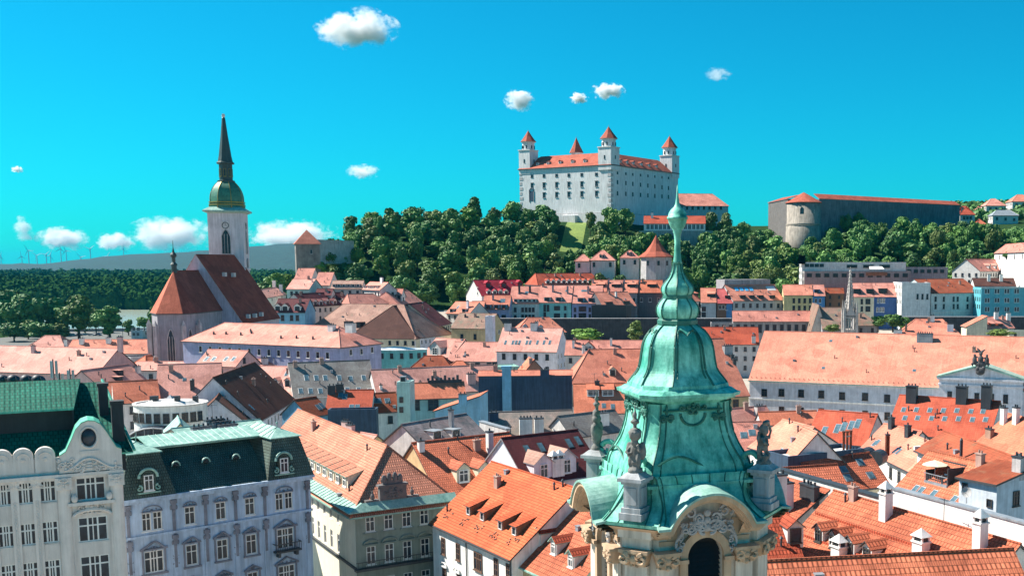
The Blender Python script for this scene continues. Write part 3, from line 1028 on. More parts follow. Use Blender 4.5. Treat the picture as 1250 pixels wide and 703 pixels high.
for sx, x in ((-1, xa), (1, xb)):
    d = V((xm - x, 0, zm - za - .3))
    n = V((-d.z, 0, d.x)).normalized() * (.45 if sx < 0 else -.45)
    a, c = V((x - sx * -.6, 0, za + .4)), V((xm, 0, zm + .1))
    vs = []
    for q in (a, c):
        for y in (-1.75, 12): vs += [q + V((0, y, 0)), q + V((0, y, 0)) + n]
    b.add(vs, [(0, 4, 6, 2), (1, 3, 7, 5), (0, 1, 5, 4), (2, 6, 7, 3), (0, 2, 3, 1), (4, 5, 7, 6)])
r13.part('pediment', b, [COPP])
r13.win([(1160, 482), (1176, 483), (1193, 484), (1211, 485), (1228, 486)], 1.2, 2.2, 'cas', FRAMED)
for c in [o for o in children(r13.root) if o.name.startswith('window') and xa < o.location.x < xb]: c.location.y = -1.215

r14 = H('broad salmon roof behind the copper dome beside the white facade', (838, 486), (914, 482), z=14, ry=415, slope=40, tile=SALM, wall=YELW)
r14.chim([(888, 429)], w=2.2, d=1.6, h=1.4, m=ZINC); r14.chim([(901, 438), (910, 443)], w=.8, d=.6, h=1.0, m=LEAD)
r14.win([(898, 493)], 1.6, 2.2, 'cas', FRAMEB)
r14b = H('red roof strip behind the broad salmon roof right of the dome', (850, 420), (926, 420), z=17, ry=400, tile=RED, wall=OFFW)
r14b.chim([(920, 418)], w=1.4, h=2.2, m=OFFW)

# --- centre
c1 = H('large salmon roof with a dark dormer left of the copper dome', (697, 468), (806, 466), z=15, ry=427, slope=40, tile=SALM, wall=OFFW, hl=.6)
c1.dorm([(748, 458)], w=1.7, h=1.5, ws='far', wf=FRAMED); c1.chim([(712, 427)], w=.6, h=1.4)
c1b = H('orange roof with blue glazed dormers under the large salmon roof', (702, 504), (764, 503), z=14, ry=469, slope=40, tile=ORNG, wall=OFFW)
c1b.dorm([(724, 483), (742, 483)], w=2.6, h=1.4, kind='shed', ws='six', winw=2.3); c1b.sky([(737, 495), (748, 496)], .9, 1.4); c1b.chim([(729, 471)], w=1.0, h=1.0, m=LEAD)
c1c = H('red roof with a small gable behind the large salmon roof', (690, 433), (792, 433), z=17, ry=416, tile=PINK, wall=OFFW)
c1c.dorm([(718, 428)], w=3, h=1.5, tile=RED); c1c.chim([(746, 421), (700, 424)], w=.7, h=2.2)
c2 = H('tall windowless navy rear wall with a bright blue chimney', (584, 460), (698, 459), z=20, ry=453, slope=16, tile=SALM, wall=NAVY, ov=.05)
p, q = c2.wallhit(614, 505), c2.wallhit(624, 449)
b = MB(); b.box(p.x, q.x, -1.0, -.004, p.z, q.z); b.box(p.x - .15, q.x + .15, -1.1, .2, q.z + .003, q.z + .5)
c2.part('chimney', b, [SKYW], 'bright blue chimney shaft')
c2.chim([(665, 458)], w=2, d=1, h=1.2, m=NAVY)
c3 = H('white house with an orange roof and ventilators along its ridge', (488, 487), (568, 484), z=17, ry=468, tile=ORNG, wall=MINT)
c3.win([(506, 494), (529, 494)], 2.2, 2.2, 'six', FRAMED)
b = MB()
b.box(c3.L * .45, c3.L * .98, c3.D * .5 - .2, c3.D * .5 + .2, c3.he + c3.rise, c3.he + c3.rise + .7)
for i in range(8): b.cbox((c3.L * (.46 + i * .065), c3.D * .5, c3.he + c3.rise + .7), .5, .6, .5 + .5 * (i % 3 == 1))
c3.part('ventilator', b, [LEAD])
c3b = H('sky blue windowless wall under a leaning orange roof', (531, 502), (586, 502), z=16.5, ry=484, roof='lean', D=9, tile=ORNG, wall=SKYW)
c3b.chim([(565, 490)], w=1.5, d=1, h=1.4, m=SKYW)
c3c = H('narrow blue white stair tower with air conditioners', (484, 466), (500, 466), z=22, roof='flat', D=4, wall=MINT, tile=ZINC)
c3c.win([(490, 488), (490, 500)], .8, 1.2, 'far', FRAMED)
b = MB(); b.box(.5, 1.6, 1, 2, c3c.he - .5, c3c.he + 1); b.mat = 1; b.box(.6, 1.5, .98, 1, c3c.he - .3, c3c.he + .8); c3c.part('ventilator', b, [ZINC, TAR])
c4 = H('white house with a pale pink roof full of slim skylights', (606, 428), (679, 429), z=17, ry=401, slope=42, tile=PALE, wall=LAV)
c4.sky([(x, 418) for x in (617, 626, 630, 634, 643, 647, 656, 664, 671)], .8, 2.0)
c4.wrow((615, 435), (668, 436), 5, 1.2, 1.9, 'far', FRAMED).wrow((628, 450), (668, 451), 4, 1.2, 1.9, 'far', FRAMED)
c4.chim([(620, 402), (652, 402)], w=2.2, d=1.2, h=2.0)
c4b = H('orange hipped roof over blue walls behind the skylight house', (630, 406), (690, 405), z=20, ry=388, tile=SALM, wall=SKYW, hl=.8, hr=.8)
c4b.dorm([(641, 401), (660, 402)], w=1.4, h=1.2); c4b.chim([(655, 398)], w=1.4, h=1.6)
c5 = H('plain pale pink roof left of the skylight house', (547, 440), (611, 441), z=13, ry=418, tile=PALE, wall=PINKW)
c5.chim([(568, 433)], w=.5, h=.8)
c6 = H('beige roof with a white gabled dormer by the teal rotunda', (516, 434), (551, 436), z=14, ry=414, tile=PALE, wall=OFFW)
c6.dorm([(531, 433)], w=5, h=2.6, winw=2.2, ws='six')
c6b = H('low rust hipped roof in front of the beige dormer roof', (503, 448), (549, 448), z=15, ry=435, tile=RUST, wall=OFFW, hl=.8, hr=.8)
c6c = H('little orange roof beside the pale pink roof', (547, 449), (571, 449), z=15, ry=441, tile=ORNG, wall=OFFW, hl=.9, hr=.9)
c6d = H('flat pale green roof carrying black cooling units', (573, 449), (634, 447), z=16, roof='flat', D=8, wall=COPP, tile=COPP, parapet=.2)
for i, x in enumerate((1.2, 2.9, 6.2, 7.9)):
    p = c6d.M @ V((x, 3, c6d.he - .2))
    b = MB(); b.box(-.7, .7, -.4, .4, .2, 1.5); b.mat = 1; b.cyl((0, -.41, .85), (0, -.42, .85), .45, n=12); b.box(-.6, .6, -.3, .3, 0, .2)
    tag(b.build('air_conditioner', [LEAD, TAR], None, p), 'black cooling unit on flat green roof, ' + ['first from the pale pink roof', 'second from the pale pink roof', 'second from the navy wall', 'nearest the navy wall'][i], 'air conditioner', 'black cooling units on the flat green roof')
c6e = H('little gabled orange roof right above the navy wall', (636, 459), (669, 458), z=16, ry=440, roof='cross', D=9, tile=ORNG, wall=BRICK)
c7 = H('old mossy roof over a beige wall with two windows', (551, 400), (596, 401), z=20, ry=383, tile=MOSSY, wall=YELW)
c7.win([(564, 411), (580, 411)], 1.3, 2.2, 'far', FRAMED); c7.chim([(568, 387)], w=.5, h=.9, m=LEAD)
c7b = H('pale stepped wall tower right of the old mossy roof', (592, 386), (601, 386), z=26, roof='flat', D=6, wall=LAV, tile=ZINC)
c8 = H('huge beige roof with black box dormers over white walls', (366, 410), (507, 413), z=17, ry=372, slope=40, tile=BEIGE, wall=LAV, hl=.75, hr=.9)
c8.dorm([(423, 399), (438, 400), (455, 402), (469, 402)], w=2.2, h=2.1, kind='flat', wall=TAR, tile=DBROWN, wf=FRAMED, ws='far')
c8.win([(470, 419), (484, 420), (491, 420)], 1.2, 1.8, 'far', FRAMED)
c8b = H('dark brown roof with a fan of pale ribs', (509, 413), (549, 405), z=17, ry=373, slope=40, tile=DBROWN, wall=CREAM, hl=.9, hr=.5)
c8b.sky([(504, 391), (511, 391), (519, 390), (528, 390), (537, 390)], .9, 6, fr=OFFW, gl=ZINC)
c8b.dorm(seq((511, 406), (541, 402), 5), w=1.2, h=1.0, kind='shed', wf=FRAMED, ws='far')
c8b.wrow((515, 418), (546, 410), 4, 1.0, 1.6, 'far', FRAMED)
H('steep plum roof between dark ribbed roof and mossy roof', (534, 398), (551, 394), Y=448, ry=370, tile=PLUM, wall=CREAM)
c9 = House('long_hall', 'long pink roofed hall with a red hip end before the cathedral', (223, 416), (415, 424), z=24, ry=397, D=16, tile=PINK, wall=PERI, hl=.95, hr=.95, cat='building')
c9.chim([(405, 403)], w=1.8, d=1.4, h=1.4); c9.chim([(428, 402)], w=2.4, d=1.6, h=1.6)
c9.chim([(261, 408), (276, 408), (294, 409), (306, 405), (307, 407), (343, 413), (362, 413), (382, 414)], w=.35, d=.35, h=.6, m=LEAD, style='pipe', name='vent_pipe')
c9.wrow((245, 426), (400, 434), 14, 1.2, 1.8, 'far', FRAME)
c9.win([(428, 430), (441, 429), (454, 427)], 1.1, 1.6, 'far', FRAME, 'r')
c10 = H('grey roof with two rows of white framed skylights', (359, 485), (459, 480), z=14, ry=442, slope=40, tile=GREY, wall=OFFW, edge=OFFW)
c10.sky([(374, 461), (386, 461), (397, 461), (414, 461), (428, 462), (444, 461), (457, 461), (367, 477), (379, 477), (391, 477), (424, 476), (438, 476), (452, 477)], 1.1, 1.8, fr=FRAME)
c11 = H('long pale pink roof right of the grey skylight roof', (461, 483), (610, 475), z=14, ry=449, slope=40, tile=PALE, wall=OFFW)
c11.chim([(465, 474), (513, 470)], w=.6, h=.8); c11.chim([(575, 466)], w=2, d=1.5, h=2, m=PINKW)
c11b = H('low rust roof with two square skylights under the grey roof', (440, 504), (488, 501), z=14.5, ry=481, tile=RUST, wall=WHITE)
c11b.sky([(457, 489), (462, 489), (473, 489)], 1.2, 1.5)
c12 = H('steep dark brown roof with a lavender gable', (316, 512), (359, 487), z=14, D=17, rise=8.6, tile=BROWN, wall=LAV)
c12.sky([(307, 497)], .8, 1.6)
c12b = H('smaller dark brown roof in front of the lavender gable', (312, 525), (315, 514), z=13, D=14, rise=6.4, tile=BROWN, wall=LAV)
c12c = H('grey boxy annex with small windows beside the lavender gable', (250, 474), (262, 474), z=20, roof='flat', D=6, wall=GRYW, tile=ZINC)
c12c.win([(257, 478), (257, 485)], 1.2, 1.1, 'far', FRAMED)
c13 = H('wide pale pink roof left of the dark brown roof', (190, 494), (268, 491), z=14, ry=445, slope=40, tile=PALE, wall=OFFW)
c13.chim([(235, 474)], w=.9, d=.9, h=2.0, m=LEAD, style='pipe'); c13.sky([(225, 463)], .8, 1)
c13b = H('pale pink roof with small dormers right of the dark brown roof', (298, 482), (358, 483), z=14, ry=448, tile=PALE, wall=OFFW)
c13b.sky([(320, 455), (350, 456)], .9, 1.8); c13b.dorm([(336, 471), (351, 471)], w=1.4, h=1.4, ws='far', wf=FRAMED)
c15 = H('pink gabled house with four dark skylights below the long hall', (240, 445), (288, 447), z=20, ry=428, tile=PALE, wall=PINKW)
c15.sky([(252, 438), (261, 438), (276, 438), (285, 438)], 1.1, 1.6)
c15.win([(298, 440)], .9, 1.4, 'far', FRAMED, 'r')
c16 = H('low pale roof with white boxes between pink gable and grey roof', (310, 449), (370, 447), z=18, ry=438, slope=25, tile=PALE, wall=OFFW)
c16.chim([(323, 443), (338, 443), (352, 443)], w=1.8, d=1.4, h=1.3); c16.chim([(361, 443)], w=1.2, h=2.0, m=RUST)
c17 = H('windowless navy fire wall before the red skylight roof', (400, 500), (459, 499), z=17, roof='flat', D=3, wall=NAVY, tile=TAR)
c17r = H('red roof stripe with skylights behind the navy fire wall', (398, 504), (452, 503), z=15, ry=477, tile=RED, wall=OFFW)
c17r.sky([(416, 482), (421, 484), (429, 497), (436, 497)], 1.0, 1.6); c17r.chim([(415, 478), (405, 480)], w=1.5, h=1.5, m=LEAD)
c17l = H('small rust roof with skylights left of the navy fire wall', (377, 508), (402, 504), z=15, ry=487, tile=RUST, wall=SKYW)
c17l.sky([(389, 497), (393, 495)], 1.0, 1.6)
c17b = H('low pale pink roof with a beige gable below the navy fire wall', (408, 541), (445, 548), z=15, ry=529, tile=PALE, wall=YELW)
c17b.chim([(428, 530), (409, 522)], w=1.8, h=1.6, m=PINKW)

# --- left middle distance
c19 = H('long pale pink roof with rosy walls at the left edge', (-60, 451), (118, 457), z=16, ry=424, slope=38, tile=PALE, wall=PINKW)
c19.wrow((4, 470), (104, 467), 9, 1.0, 1.7, 'far', FRAMED)
c19.chim([(41, 430)], w=1.1, h=1.8, m=PINKW); c19.chim([(147, 426)], w=1.4, h=3.2, m=PINKW)
c20 = H('pale pink roof with black dormers left of the wide pink roof', (124, 474), (180, 465), z=15, ry=449, tile=PALE, wall=PINKW)
c20.dorm([(148, 458), (147, 466)], w=1.9, h=1.3, kind='flat', wall=TAR, ws='six', wf=FRAMED); c20.chim([(178, 453)], w=1.5, h=1.5, m=OFFW)
c20b = H('burnt orange roof above the white rotunda terrace', (126, 493), (195, 489), z=15, ry=466, tile=ORNG, wall=OFFW)
c21 = H('small hipped roof before the dark riverside trees', (33, 424), (78, 424), z=14, ry=410, tile=PALE, wall=OFFW, hl=.8, hr=.8)
c21.chim([(80, 420)], w=1, h=1.6)
c22 = H('row of low rosy roofs below the quay', (80, 431), (188, 431), z=14, ry=415, tile=SALM, wall=OFFW)
c22.chim([(100, 419), (133, 418), (147, 417)], w=1.6, d=1.1, h=1.7); c22.wrow((95, 431), (120, 431), 2, 1, .8)
c22b = H('flat dark blue roof left of the cathedral choir', (160, 436), (196, 434), z=16, roof='flat', D=9, wall=GRYW, tile=TAR)
c22b.chim([(183, 430)], w=.9, h=1.4, m=LEAD)
c22c = H('orange gabled roof at the foot of the choir', (178, 445), (212, 442), z=16, ry=434, tile=ORNG, wall=OFFW, hl=.7)
c22d = H('low white walled roof strip in front of orange choir roof', (160, 452), (240, 452), z=16, ry=442, slope=25, tile=PALE, wall=WHITE)
c23 = H('pale verdigris roofs with chimney clusters behind the blue mansard', (226, 541), (332, 529), z=21, ry=519, slope=18, tile=COPP, wall=CREAM)
c23.chim([(246, 530), (278, 527), (262, 521), (270, 523)], w=2.6, d=1.0, h=1.0, m=GRYW)
c23b = H('narrow cream gable beside the glass canopy', (205, 533), (236, 531), z=19, ry=518, roof='cross', D=9, tile=COPP, wall=CREAM)

# --- white rotunda with roof terrace, teal rotunda
def rotunda(name, label, px, py, z, rx, ry_, m, roofm, zb, wins, wy, wm=FRAMED):
    c = pt(px, py, z=z)
    e = empty(name, (c.x, c.y + ry_, zb))
    tag(e, label, 'building')
    b = MB()
    N = 40
    ring = lambda k, zz: [(rx * k * math.cos(2*math.pi*i/N), ry_ * k * math.sin(2*math.pi*i/N), zz) for i in range(N)]
    b.rings([ring(1, 0), ring(1, z - zb), ring(.95, z - zb), ring(.95, z - zb - .8)], True, True)
    b.build('wall', [m], e)
    b = MB(); b.rings([ring(1.03, z - zb + .003), ring(1.03, z - zb + .22), ring(.93, z - zb + .22), ring(.93, z - zb + .003)], True, False); b.build('cornice', [roofm], e)
    b = MB(); b.rings([ring(.94, z - zb - .7), ring(.6, z - zb + .5), ring(.05, z - zb + 1.0)], False, True); b.build('roof', [roofm], e)
    for i in range(wins):
        a = R(198 + 144 * i / (wins - 1))
        x, y = rx * 1.002 * math.cos(a), ry_ * 1.002 * math.sin(a)
        nrm = math.atan2(math.sin(a) / ry_, math.cos(a) / rx)
        link('window', win_mesh(1.1, 1.7, 'cas', wm), e, (x, y, z - zb - wy), nrm + R(90))
    return e
e = rotunda('rotunda', 'white curved terrace building behind the green art nouveau roof', 191, 497, 20, 6.4, 5.5, WHITE, OFFW, 0, 11, 2.9)
b = MB()
b.taper((0, 0, 20.1), 2.4, 2.4, .1, .1, 1.5); b.build('roof_lantern', [ZINC], e)
b = MB()
for i in range(5): b.cbox((-4 + 2 * i, 1.5 - (i % 2) * 3, 19.6), .8, .8, 1.6 + .4 * (i % 2))
b.build('chimney', [LEAD], e)
b = MB()
N = 10
for k in range(N):
    a0, a1 = math.pi * k / N, math.pi * (k + 1) / N
    for r0_, m in ((5.2, 0),):
        b.mat = 1
        b.poly((-r0_ * math.cos(a0), -7.2, 13.5 + 3 * math.sin(a0)), (-r0_ * math.cos(a1), -7.2, 13.5 + 3 * math.sin(a1)), (-r0_ * math.cos(a1), -4, 14 + 3 * math.sin(a1)), (-r0_ * math.cos(a0), -4, 14 + 3 * math.sin(a0)))
        b.mat = 0
        b.tube([(-r0_ * math.cos(a0), -7.25, 13.5 + 3 * math.sin(a0)), (-r0_ * math.cos(a1), -7.25, 13.5 + 3 * math.sin(a1))], .14, 5)
    b.tube([(-5.2 * math.cos(a0), -7.2, 10), (-5.2 * math.cos(a0), -7.2, 13.5 + 3 * math.sin(a0))], .07, 4)
b.mat = 1
b.poly((-5.2, -7.15, 8), (5.2, -7.15, 8), (5.2, -7.15, 13.5), *[(5.2 * math.cos(math.pi * k / N), -7.15, 13.5 + 3 * math.sin(math.pi * k / N)) for k in range(1, N)], (-5.2, -7.15, 13.5))
b.mat = 0
for zz in (10.5, 12, 13.5): b.box(-5.2, 5.2, -7.28, -7.2, zz, zz + .12)
b.build('glass_canopy', [ZINC, GLASS], e)
rotunda('rotunda', 'teal oval building with a pale ring roof', 478, 428, 17, 10.5, 5, TEALW, plain('white_sheet', (.70, .76, .78), .5), 0, 9, 2.6)
# ------------------------------------------------------------------ carved ornament
def curl(b, c, r, turns, flip, th, y, up=0, n=16):
    """one C-scroll of relief on the plane y"""
    path = []
    for i in range(n):
        k = i / (n - 1)
        a = up + flip * k * turns * 2 * math.pi
        rr = r * (1 - .8 * k)
        path.append((c[0] + rr * math.cos(a), y - th * .5 - .04 * k, c[1] + rr * math.sin(a)))
    b.tube(path, [th * (1 - .45 * i / (n - 1)) for i in range(n)], 5)

def rocaille(b, cx, cz, w, h, y, n=5, seed=1, th=.06):
    rnd = random.Random(seed)
    for i in range(n):
        dx, dz = rnd.uniform(.1, .5) * w, rnd.uniform(-.42, .42) * h
        r = rnd.uniform(.12, .26) * min(w, h)
        a, tn = rnd.uniform(0, 6.3), rnd.uniform(.8, 1.4)
        for sg in (-1, 1):
            curl(b, (cx + sg * dx, cz + dz), r, tn, sg, th, y, a if sg > 0 else math.pi - a)
    for k in range(3):
        b.blob((cx, y - th * .4, cz + (k - 1) * h * .25), w * .09, th * 1.2, h * .13, 8, 5)

def hood(b, cx, z, w, y, kind='tri', th=.14):
    """window pediment: triangle, arc or straight"""
    if kind == 'arc':
        P = [(cx - w/2 * math.cos(math.pi * i / 10), y - .2, z + w * .28 * math.sin(math.pi * i / 10)) for i in range(11)]
    elif kind == 'swan':
        P = [(cx - w/2 + w * i / 14, y - .2, z + w * .26 * math.sin(math.pi * i / 14) ** 2 + .06 * math.sin(4 * math.pi * i / 14)) for i in range(15)]
    else:
        P = [(cx - w/2, y - .2, z), (cx, y - .2, z + w * .28), (cx + w/2, y - .2, z)]
    b.tube(P, th, 6)
    b.box(cx - w/2 - .05, cx + w/2 + .05, y - .3, y, z - .14, z)

def bare(name, label, A, B, z, D, m, **k):
    h = House(name, label, A, B, z=z, roof='flat', D=D, wall=m, tile=TAR, cat='building', **k)
    for o in (h.wall, h.roof): bpy.data.objects.remove(o)
    return h

# ------------------------------------------------------------------ art nouveau building at the left edge
ANM = plain('plaster_art_nouveau', (.74, .67, .62), .85, var=.15, streak=.12)
f1 = bare('art_nouveau_building', 'pale art nouveau building with arched gable and green tile roof', (-80, 591), (148, 572), 27, 15, ANM)
L, E = f1.L, f1.he
hx = lambda px, py: f1.wallhit(px, py).x
hz = lambda px, py: f1.wallhit(px, py).z
cols = [hx(4.4, 606), hx(31, 602), hx(58, 599)]
dx = cols[1] - cols[0]
cols = [cols[0] - dx * k for k in (3, 2, 1)] + cols
cols = [c for c in cols if c > .8]
rows = [hz(58, 599), hz(61.6, 649), hz(64, 696)]
rh = rows[0] - rows[1]
rows += [rows[2] - rh, rows[2] - 2 * rh, rows[2] - 3 * rh]
ww, wh = 1.35, 2.0
holes = []
for c in cols:
    for r in rows: holes.append((c - ww/2, c + ww/2, r - wh/2, r + wh/2))
tx = [hx(108, 594), hx(115, 646), hx(118, 693)]
tc = sum(tx) / 3
tz = [hz(108, 595), hz(115, 645), hz(118, 692)] + rows[3:]
for i, r in enumerate(tz): holes.append((tc - 1.2, tc + 1.2, r - 1.15, r + 1.15))
b = MB()
facade(b, L, 0, E + .3, holes, .3)
b.poly((0, 15, 0), (0, 0, 0), (0, 0, E), (0, 7.5, E + 7), (0, 15, E))
b.poly((L, 0, 0), (L, 15, 0), (L, 15, E), (L, 9, E + 7), (L, 0, E + .3))
b.poly((L, 15, 0), (0, 15, 0), (0, 15, E), (L, 15, E))
f1.part('wall', b, [ANM])
for c in cols:
    for r in rows: link('window', win_mesh(ww, wh, 'trip'), f1.root, (c, .2, r - wh/2))
for r in tz: link('window', win_mesh(2.4, 2.3, 'trip'), f1.root, (tc, .2, r - 1.15))
for c in [(cols[i] + cols[i + 1]) / 2 for i in range(len(cols) - 1)]:
    b = MB(); b.box(c - .32, c + .32, -.16, -.003, 0, E - .9); b.box(c - .42, c + .42, -.24, -.003, rows[0] + .5, rows[0] + 1.2)
    for k in range(26):
        zz = rows[0] - .9 - k * .32
        b.tube([(c + .13 * math.cos(a), -.18, zz + .13 * math.sin(a)) for a in [i * math.pi / 3 for i in range(7)]], .028, 4)
    rocaille(b, c, rows[0] + .85, .8, .8, -.24, 2, 5, .05)
    f1.part('pilaster', b, [ANM])
for c in (tc - 2.15, tc + 2.1):
    b = MB(); b.smooth = True
    b.rings([[(c + .55 * math.cos(math.pi + math.pi * i / 8), -.003 - .5 * math.sin(math.pi * i / 8), zz) for i in range(9)] for zz in (0, E - 1.4)], False, False)
    b.smooth = False
    b.box(c - .65, c + .65, -.62, -.003, E - 1.4, E - .3)
    rocaille(b, c, E - .9, 1.1, 1.0, -.62, 3, 8, .06)
    f1.part('pilaster', b, [ANM])
b = MB()
b.box(-.2, L + .15, -.5, .2, E - .28, E + .02); b.box(-.1, L + .05, -.3, -.003, E - .55, E - .282)
f1.part('cornice', b, [ANM])
b = MB()
zt = tz[1] + 1.25
b.tube([(tc - 1.5 * math.cos(math.pi * i / 12), -.18, zt + .05 + .55 * math.sin(math.pi * i / 12)) for i in range(13)], .16, 6)
rocaille(b, tc, zt + .85, 1.8, 1.1, -.05, 5, 3, .09)
b.box(tc - 1.9, tc + 1.9, -.55, -.003, tz[0] - 1.5, tz[0] - 1.2)
b.blob((tc - 1.35, -.35, tz[0] - .85), .28, .28, .4); b.blob((tc + 1.45, -.35, tz[0] - .85), .28, .28, .4)
for k in (-1.55, 1.55): b.box(tc + k - .12, tc + k + .12, -.12, -.003, tz[2] - 2, tz[1] + 1.4)
f1.part('relief_molding', b, [ANM])
# attic with round-headed panels
b = MB()
b.box(0, hx(73, 577), 0, .5, E + .3, E + 1.5)
for px in (-22, 3, 29, 56):
    c = hx(px, 575)
    N = 12
    P = [(c + .8, E + .3), *[(c + .8 * math.cos(math.pi * i / N), E + 1.75 + .8 * math.sin(math.pi * i / N)) for i in range(N + 1)], (c - .8, E + .3)]
    b.add([(x, -.12, z) for x, z in P] + [(x, .55, z) for x, z in P], [list(range(len(P)))[::-1], [i + len(P) for i in range(len(P))]] + [(i, (i + 1) % len(P), (i + 1) % len(P) + len(P), i + len(P)) for i in range(len(P))])
    b.tube([(c + .5 * math.cos(math.pi * i / 8), -.14, E + 1.6 + .5 * math.sin(math.pi * i / 8)) for i in range(9)], .06, 5)
    b.box(c - .55, c - .45, -.17, -.123, E + .5, E + 1.6); b.box(c + .45, c + .55, -.17, -.123, E + .5, E + 1.6)
    b.blob((c, -.13, E + 1.5), .18, .08, .18, 8, 5)
f1.part('attic', b, [ANM])
# arched gable
G = [(72.5, 577), (72.5, 556), (80, 551), (87, 536), (92, 524), (99, 516), (107, 513), (115, 513.5), (122, 517), (129, 525), (136, 536), (142, 545), (148, 547), (149.5, 571)]
P = [(f1.wallhit(x, y).x, f1.wallhit(x, y).z) for x, y in G]
n = len(P)
b = MB()
b.add([(x, -.35, z) for x, z in P] + [(x, .5, z) for x, z in P], [list(range(n))[::-1], [i + n for i in range(n)]] + [(i, (i + 1) % n, (i + 1) % n + n, i + n) for i in range(n)])
gx_, gz_ = hx(108, 533), hz(108, 533)
b.box(gx_ - .75, gx_ + .75, -.42, -.352, gz_ - 1.5, gz_ - 1.2)
b.tube([(gx_ + .72 * math.cos(a), -.4, gz_ + .95 * math.sin(a)) for a in [i * math.pi / 10 for i in range(21)]], .09, 5)
rocaille(b, hx(109, 565), hz(109, 567), 3.4, 1.0, -.36, 6, 11, .09)
b.tube([(hx(109, 565) - 2 + 4 * i / 16, -.42, hz(109, 571) + 1.0 * math.sin(math.pi * i / 16) ** 2) for i in range(17)], .1, 5)
for px in (80, 141):
    rocaille(b, hx(px, 567), hz(px, 567), 1.2, 1.2, -.36, 3, px, .08)
f1.part('gable', b, [ANM])
b = MB(); b.smooth = True
N = 20
ring = lambda k, y: [(gx_ + .6 * k * math.cos(-2*math.pi*i/N), y, gz_ + .82 * k * math.sin(-2*math.pi*i/N)) for i in range(N)]
b.rings([ring(1, -.36), ring(1, -.385), ring(.1, -.385)], False, True)
f1.part('window', b, [GLASS])
b = MB()
b.shell([[V((P[i][0], -.45, P[i][1] + .1)), V((P[i+1][0], -.45, P[i+1][1] + .1)), V((P[i+1][0], 2.6, P[i+1][1] + .1)), V((P[i][0], 2.6, P[i][1] + .1))][::-1] for i in range(1, 12)], .08, 0)
f1.part('gable_roof', b, [COPN])
# roof in two tiers
xr, xv = hx(92, 520), hx(125, 530) + .3
b = MB()
b.shell([[V((-.2, .3, E + .9)), V((xr, .3, E + .9)), V((xr, 4.4, E + 3.4)), V((-.2, 4.4, E + 3.4))]], .15, 1)
b.shell([[V((-.2, 3.5, E + 5.5)), V((xr, 3.5, E + 5.5)), V((xr + .8, 9, E + 7.7)), V((-.2, 9, E + 7.7))], [V((xr + .8, 9, E + 7.7)), V((xr + .8, 15, E + .4)), V((-.2, 15, E + .4)), V((-.2, 9, E + 7.7))]], .18, 1)
b.shell([[V((xr + .01, .8, E + 1.4)), V((xv + 2.2, .8, E + 1.4)), V((xv + .2, 9, E + 7.3)), V((xr + .01, 9, E + 7.3))]], .15, 1)
f1.part('roof', b, [GTILE, COPN])
b = MB(); b.box(-.1, xr, 4.4, 4.7, E + 2.6, E + 5.6); b.box(xr - .15, xr, 3.6, 9, E + .5, E + 5.3)
f1.part('shadow_band_wall', b, [TAR])  # black wall put in to draw the shadow band below the upper roof
b = MB(); b.tube([(xv + 2.3, .7, E + 1.55), (xv + .25, 9, E + 7.5)], .14, 6); f1.part('verge_molding', b, [COPN])
for i, (px, py, hh, w) in enumerate([(137, 552, 5.2, 1.0), (124, 505, 3.0, .8)]):
    q = f1.wallhit(px, py)
    b = MB(); b.box(q.x - w/2 + (.7 if i == 0 else .4), q.x + w/2 + (.7 if i == 0 else .4), 2 + 3 * i, 3 + 3 * i, E - .5, q.z + hh - 1); b.box(q.x - w/2 + .6 - .3 * i, q.x + w/2 + .8 - .3 * i, 1.9 + 3 * i, 3.1 + 3 * i, q.z + hh - .998, q.z + hh - .7)
    f1.part('chimney', b, [TAR])
for px in (3, 16, 32, 46):
    q = pt(px, 468, Y=110)
    b = MB(); b.cyl((0, 0, -1.2), (0, 0, .2), .1); b.smooth = True; b.blob((0, 0, .4), .55, .55, .5); b.smooth = False
    b.cyl((0, 0, .1), (.5, -.3, .5), .25, .35)
    lo = f1.Mi @ q
    b.build('roof_vent', [LEAD], f1.root, lo)
def antenna(px, py, Y, h, label, panels=3, m=None):
    e = empty('antenna_mast', pt(px, py, Y=Y))
    tag(e, label, 'antenna', 'antennas on the roofs')
    b = MB(); b.cyl((0, 0, -1), (0, 0, h), .07, n=6); b.build('mast', [LEAD], e)
    for i in range(panels):
        a = 2.1 * i + .4
        b = MB(); b.cbox((.28 * math.cos(a), .28 * math.sin(a), h * .45), .22, .14, h * .5); b.build('panel', [OFFW], e)
antenna(67, 480, 114, 3.6, 'cluster of white mobile antennas on the green tile roof, tallest one')
antenna(74, 480, 115, 2.2, 'short white antenna mast right of the tallest antenna cluster', 2)
antenna(87, 482, 116, 2.8, 'white antenna pair farthest from the green tile roof vents', 3)

# ------------------------------------------------------------------ blue-grey building with mansard
BLG = plain('plaster_blue_grey', (.48, .60, .76), .85, var=.16, streak=.22)
ORN = plain('stone_ornament_dark', (.24, .25, .30), .9, var=.4)
f2 = bare('historic_building', 'pale blue building with ornate windows and dark green mansard roof', (149, 613), (378.5, 581), 19.5, 13, BLG)
L, E = f2.L, f2.he
hx = lambda px, py: f2.wallhit(px, py).x
hz = lambda px, py: f2.wallhit(px, py).z
c1x = [hx(232, 630), hx(269.5, 623), hx(305, 617)]
pairs = [(hx(179, 638), hx(192.5, 637)), (hx(341, 612), hx(352.5, 611))]
z1 = sum([hz(232, 630), hz(269.5, 623), hz(305, 617)]) / 3
z2 = sum([hz(234.5, 677), hz(271, 671), hz(307, 663)]) / 3
dz = z1 - z2
holes, wins = [], []
def addw(c, z, w, h, st): holes.append((c - w/2, c + w/2, z - h/2, z + h/2)); wins.append((c, z - h/2, w, h, st))
zr_ = [z2 - dz * k for k in range(0, 4)]
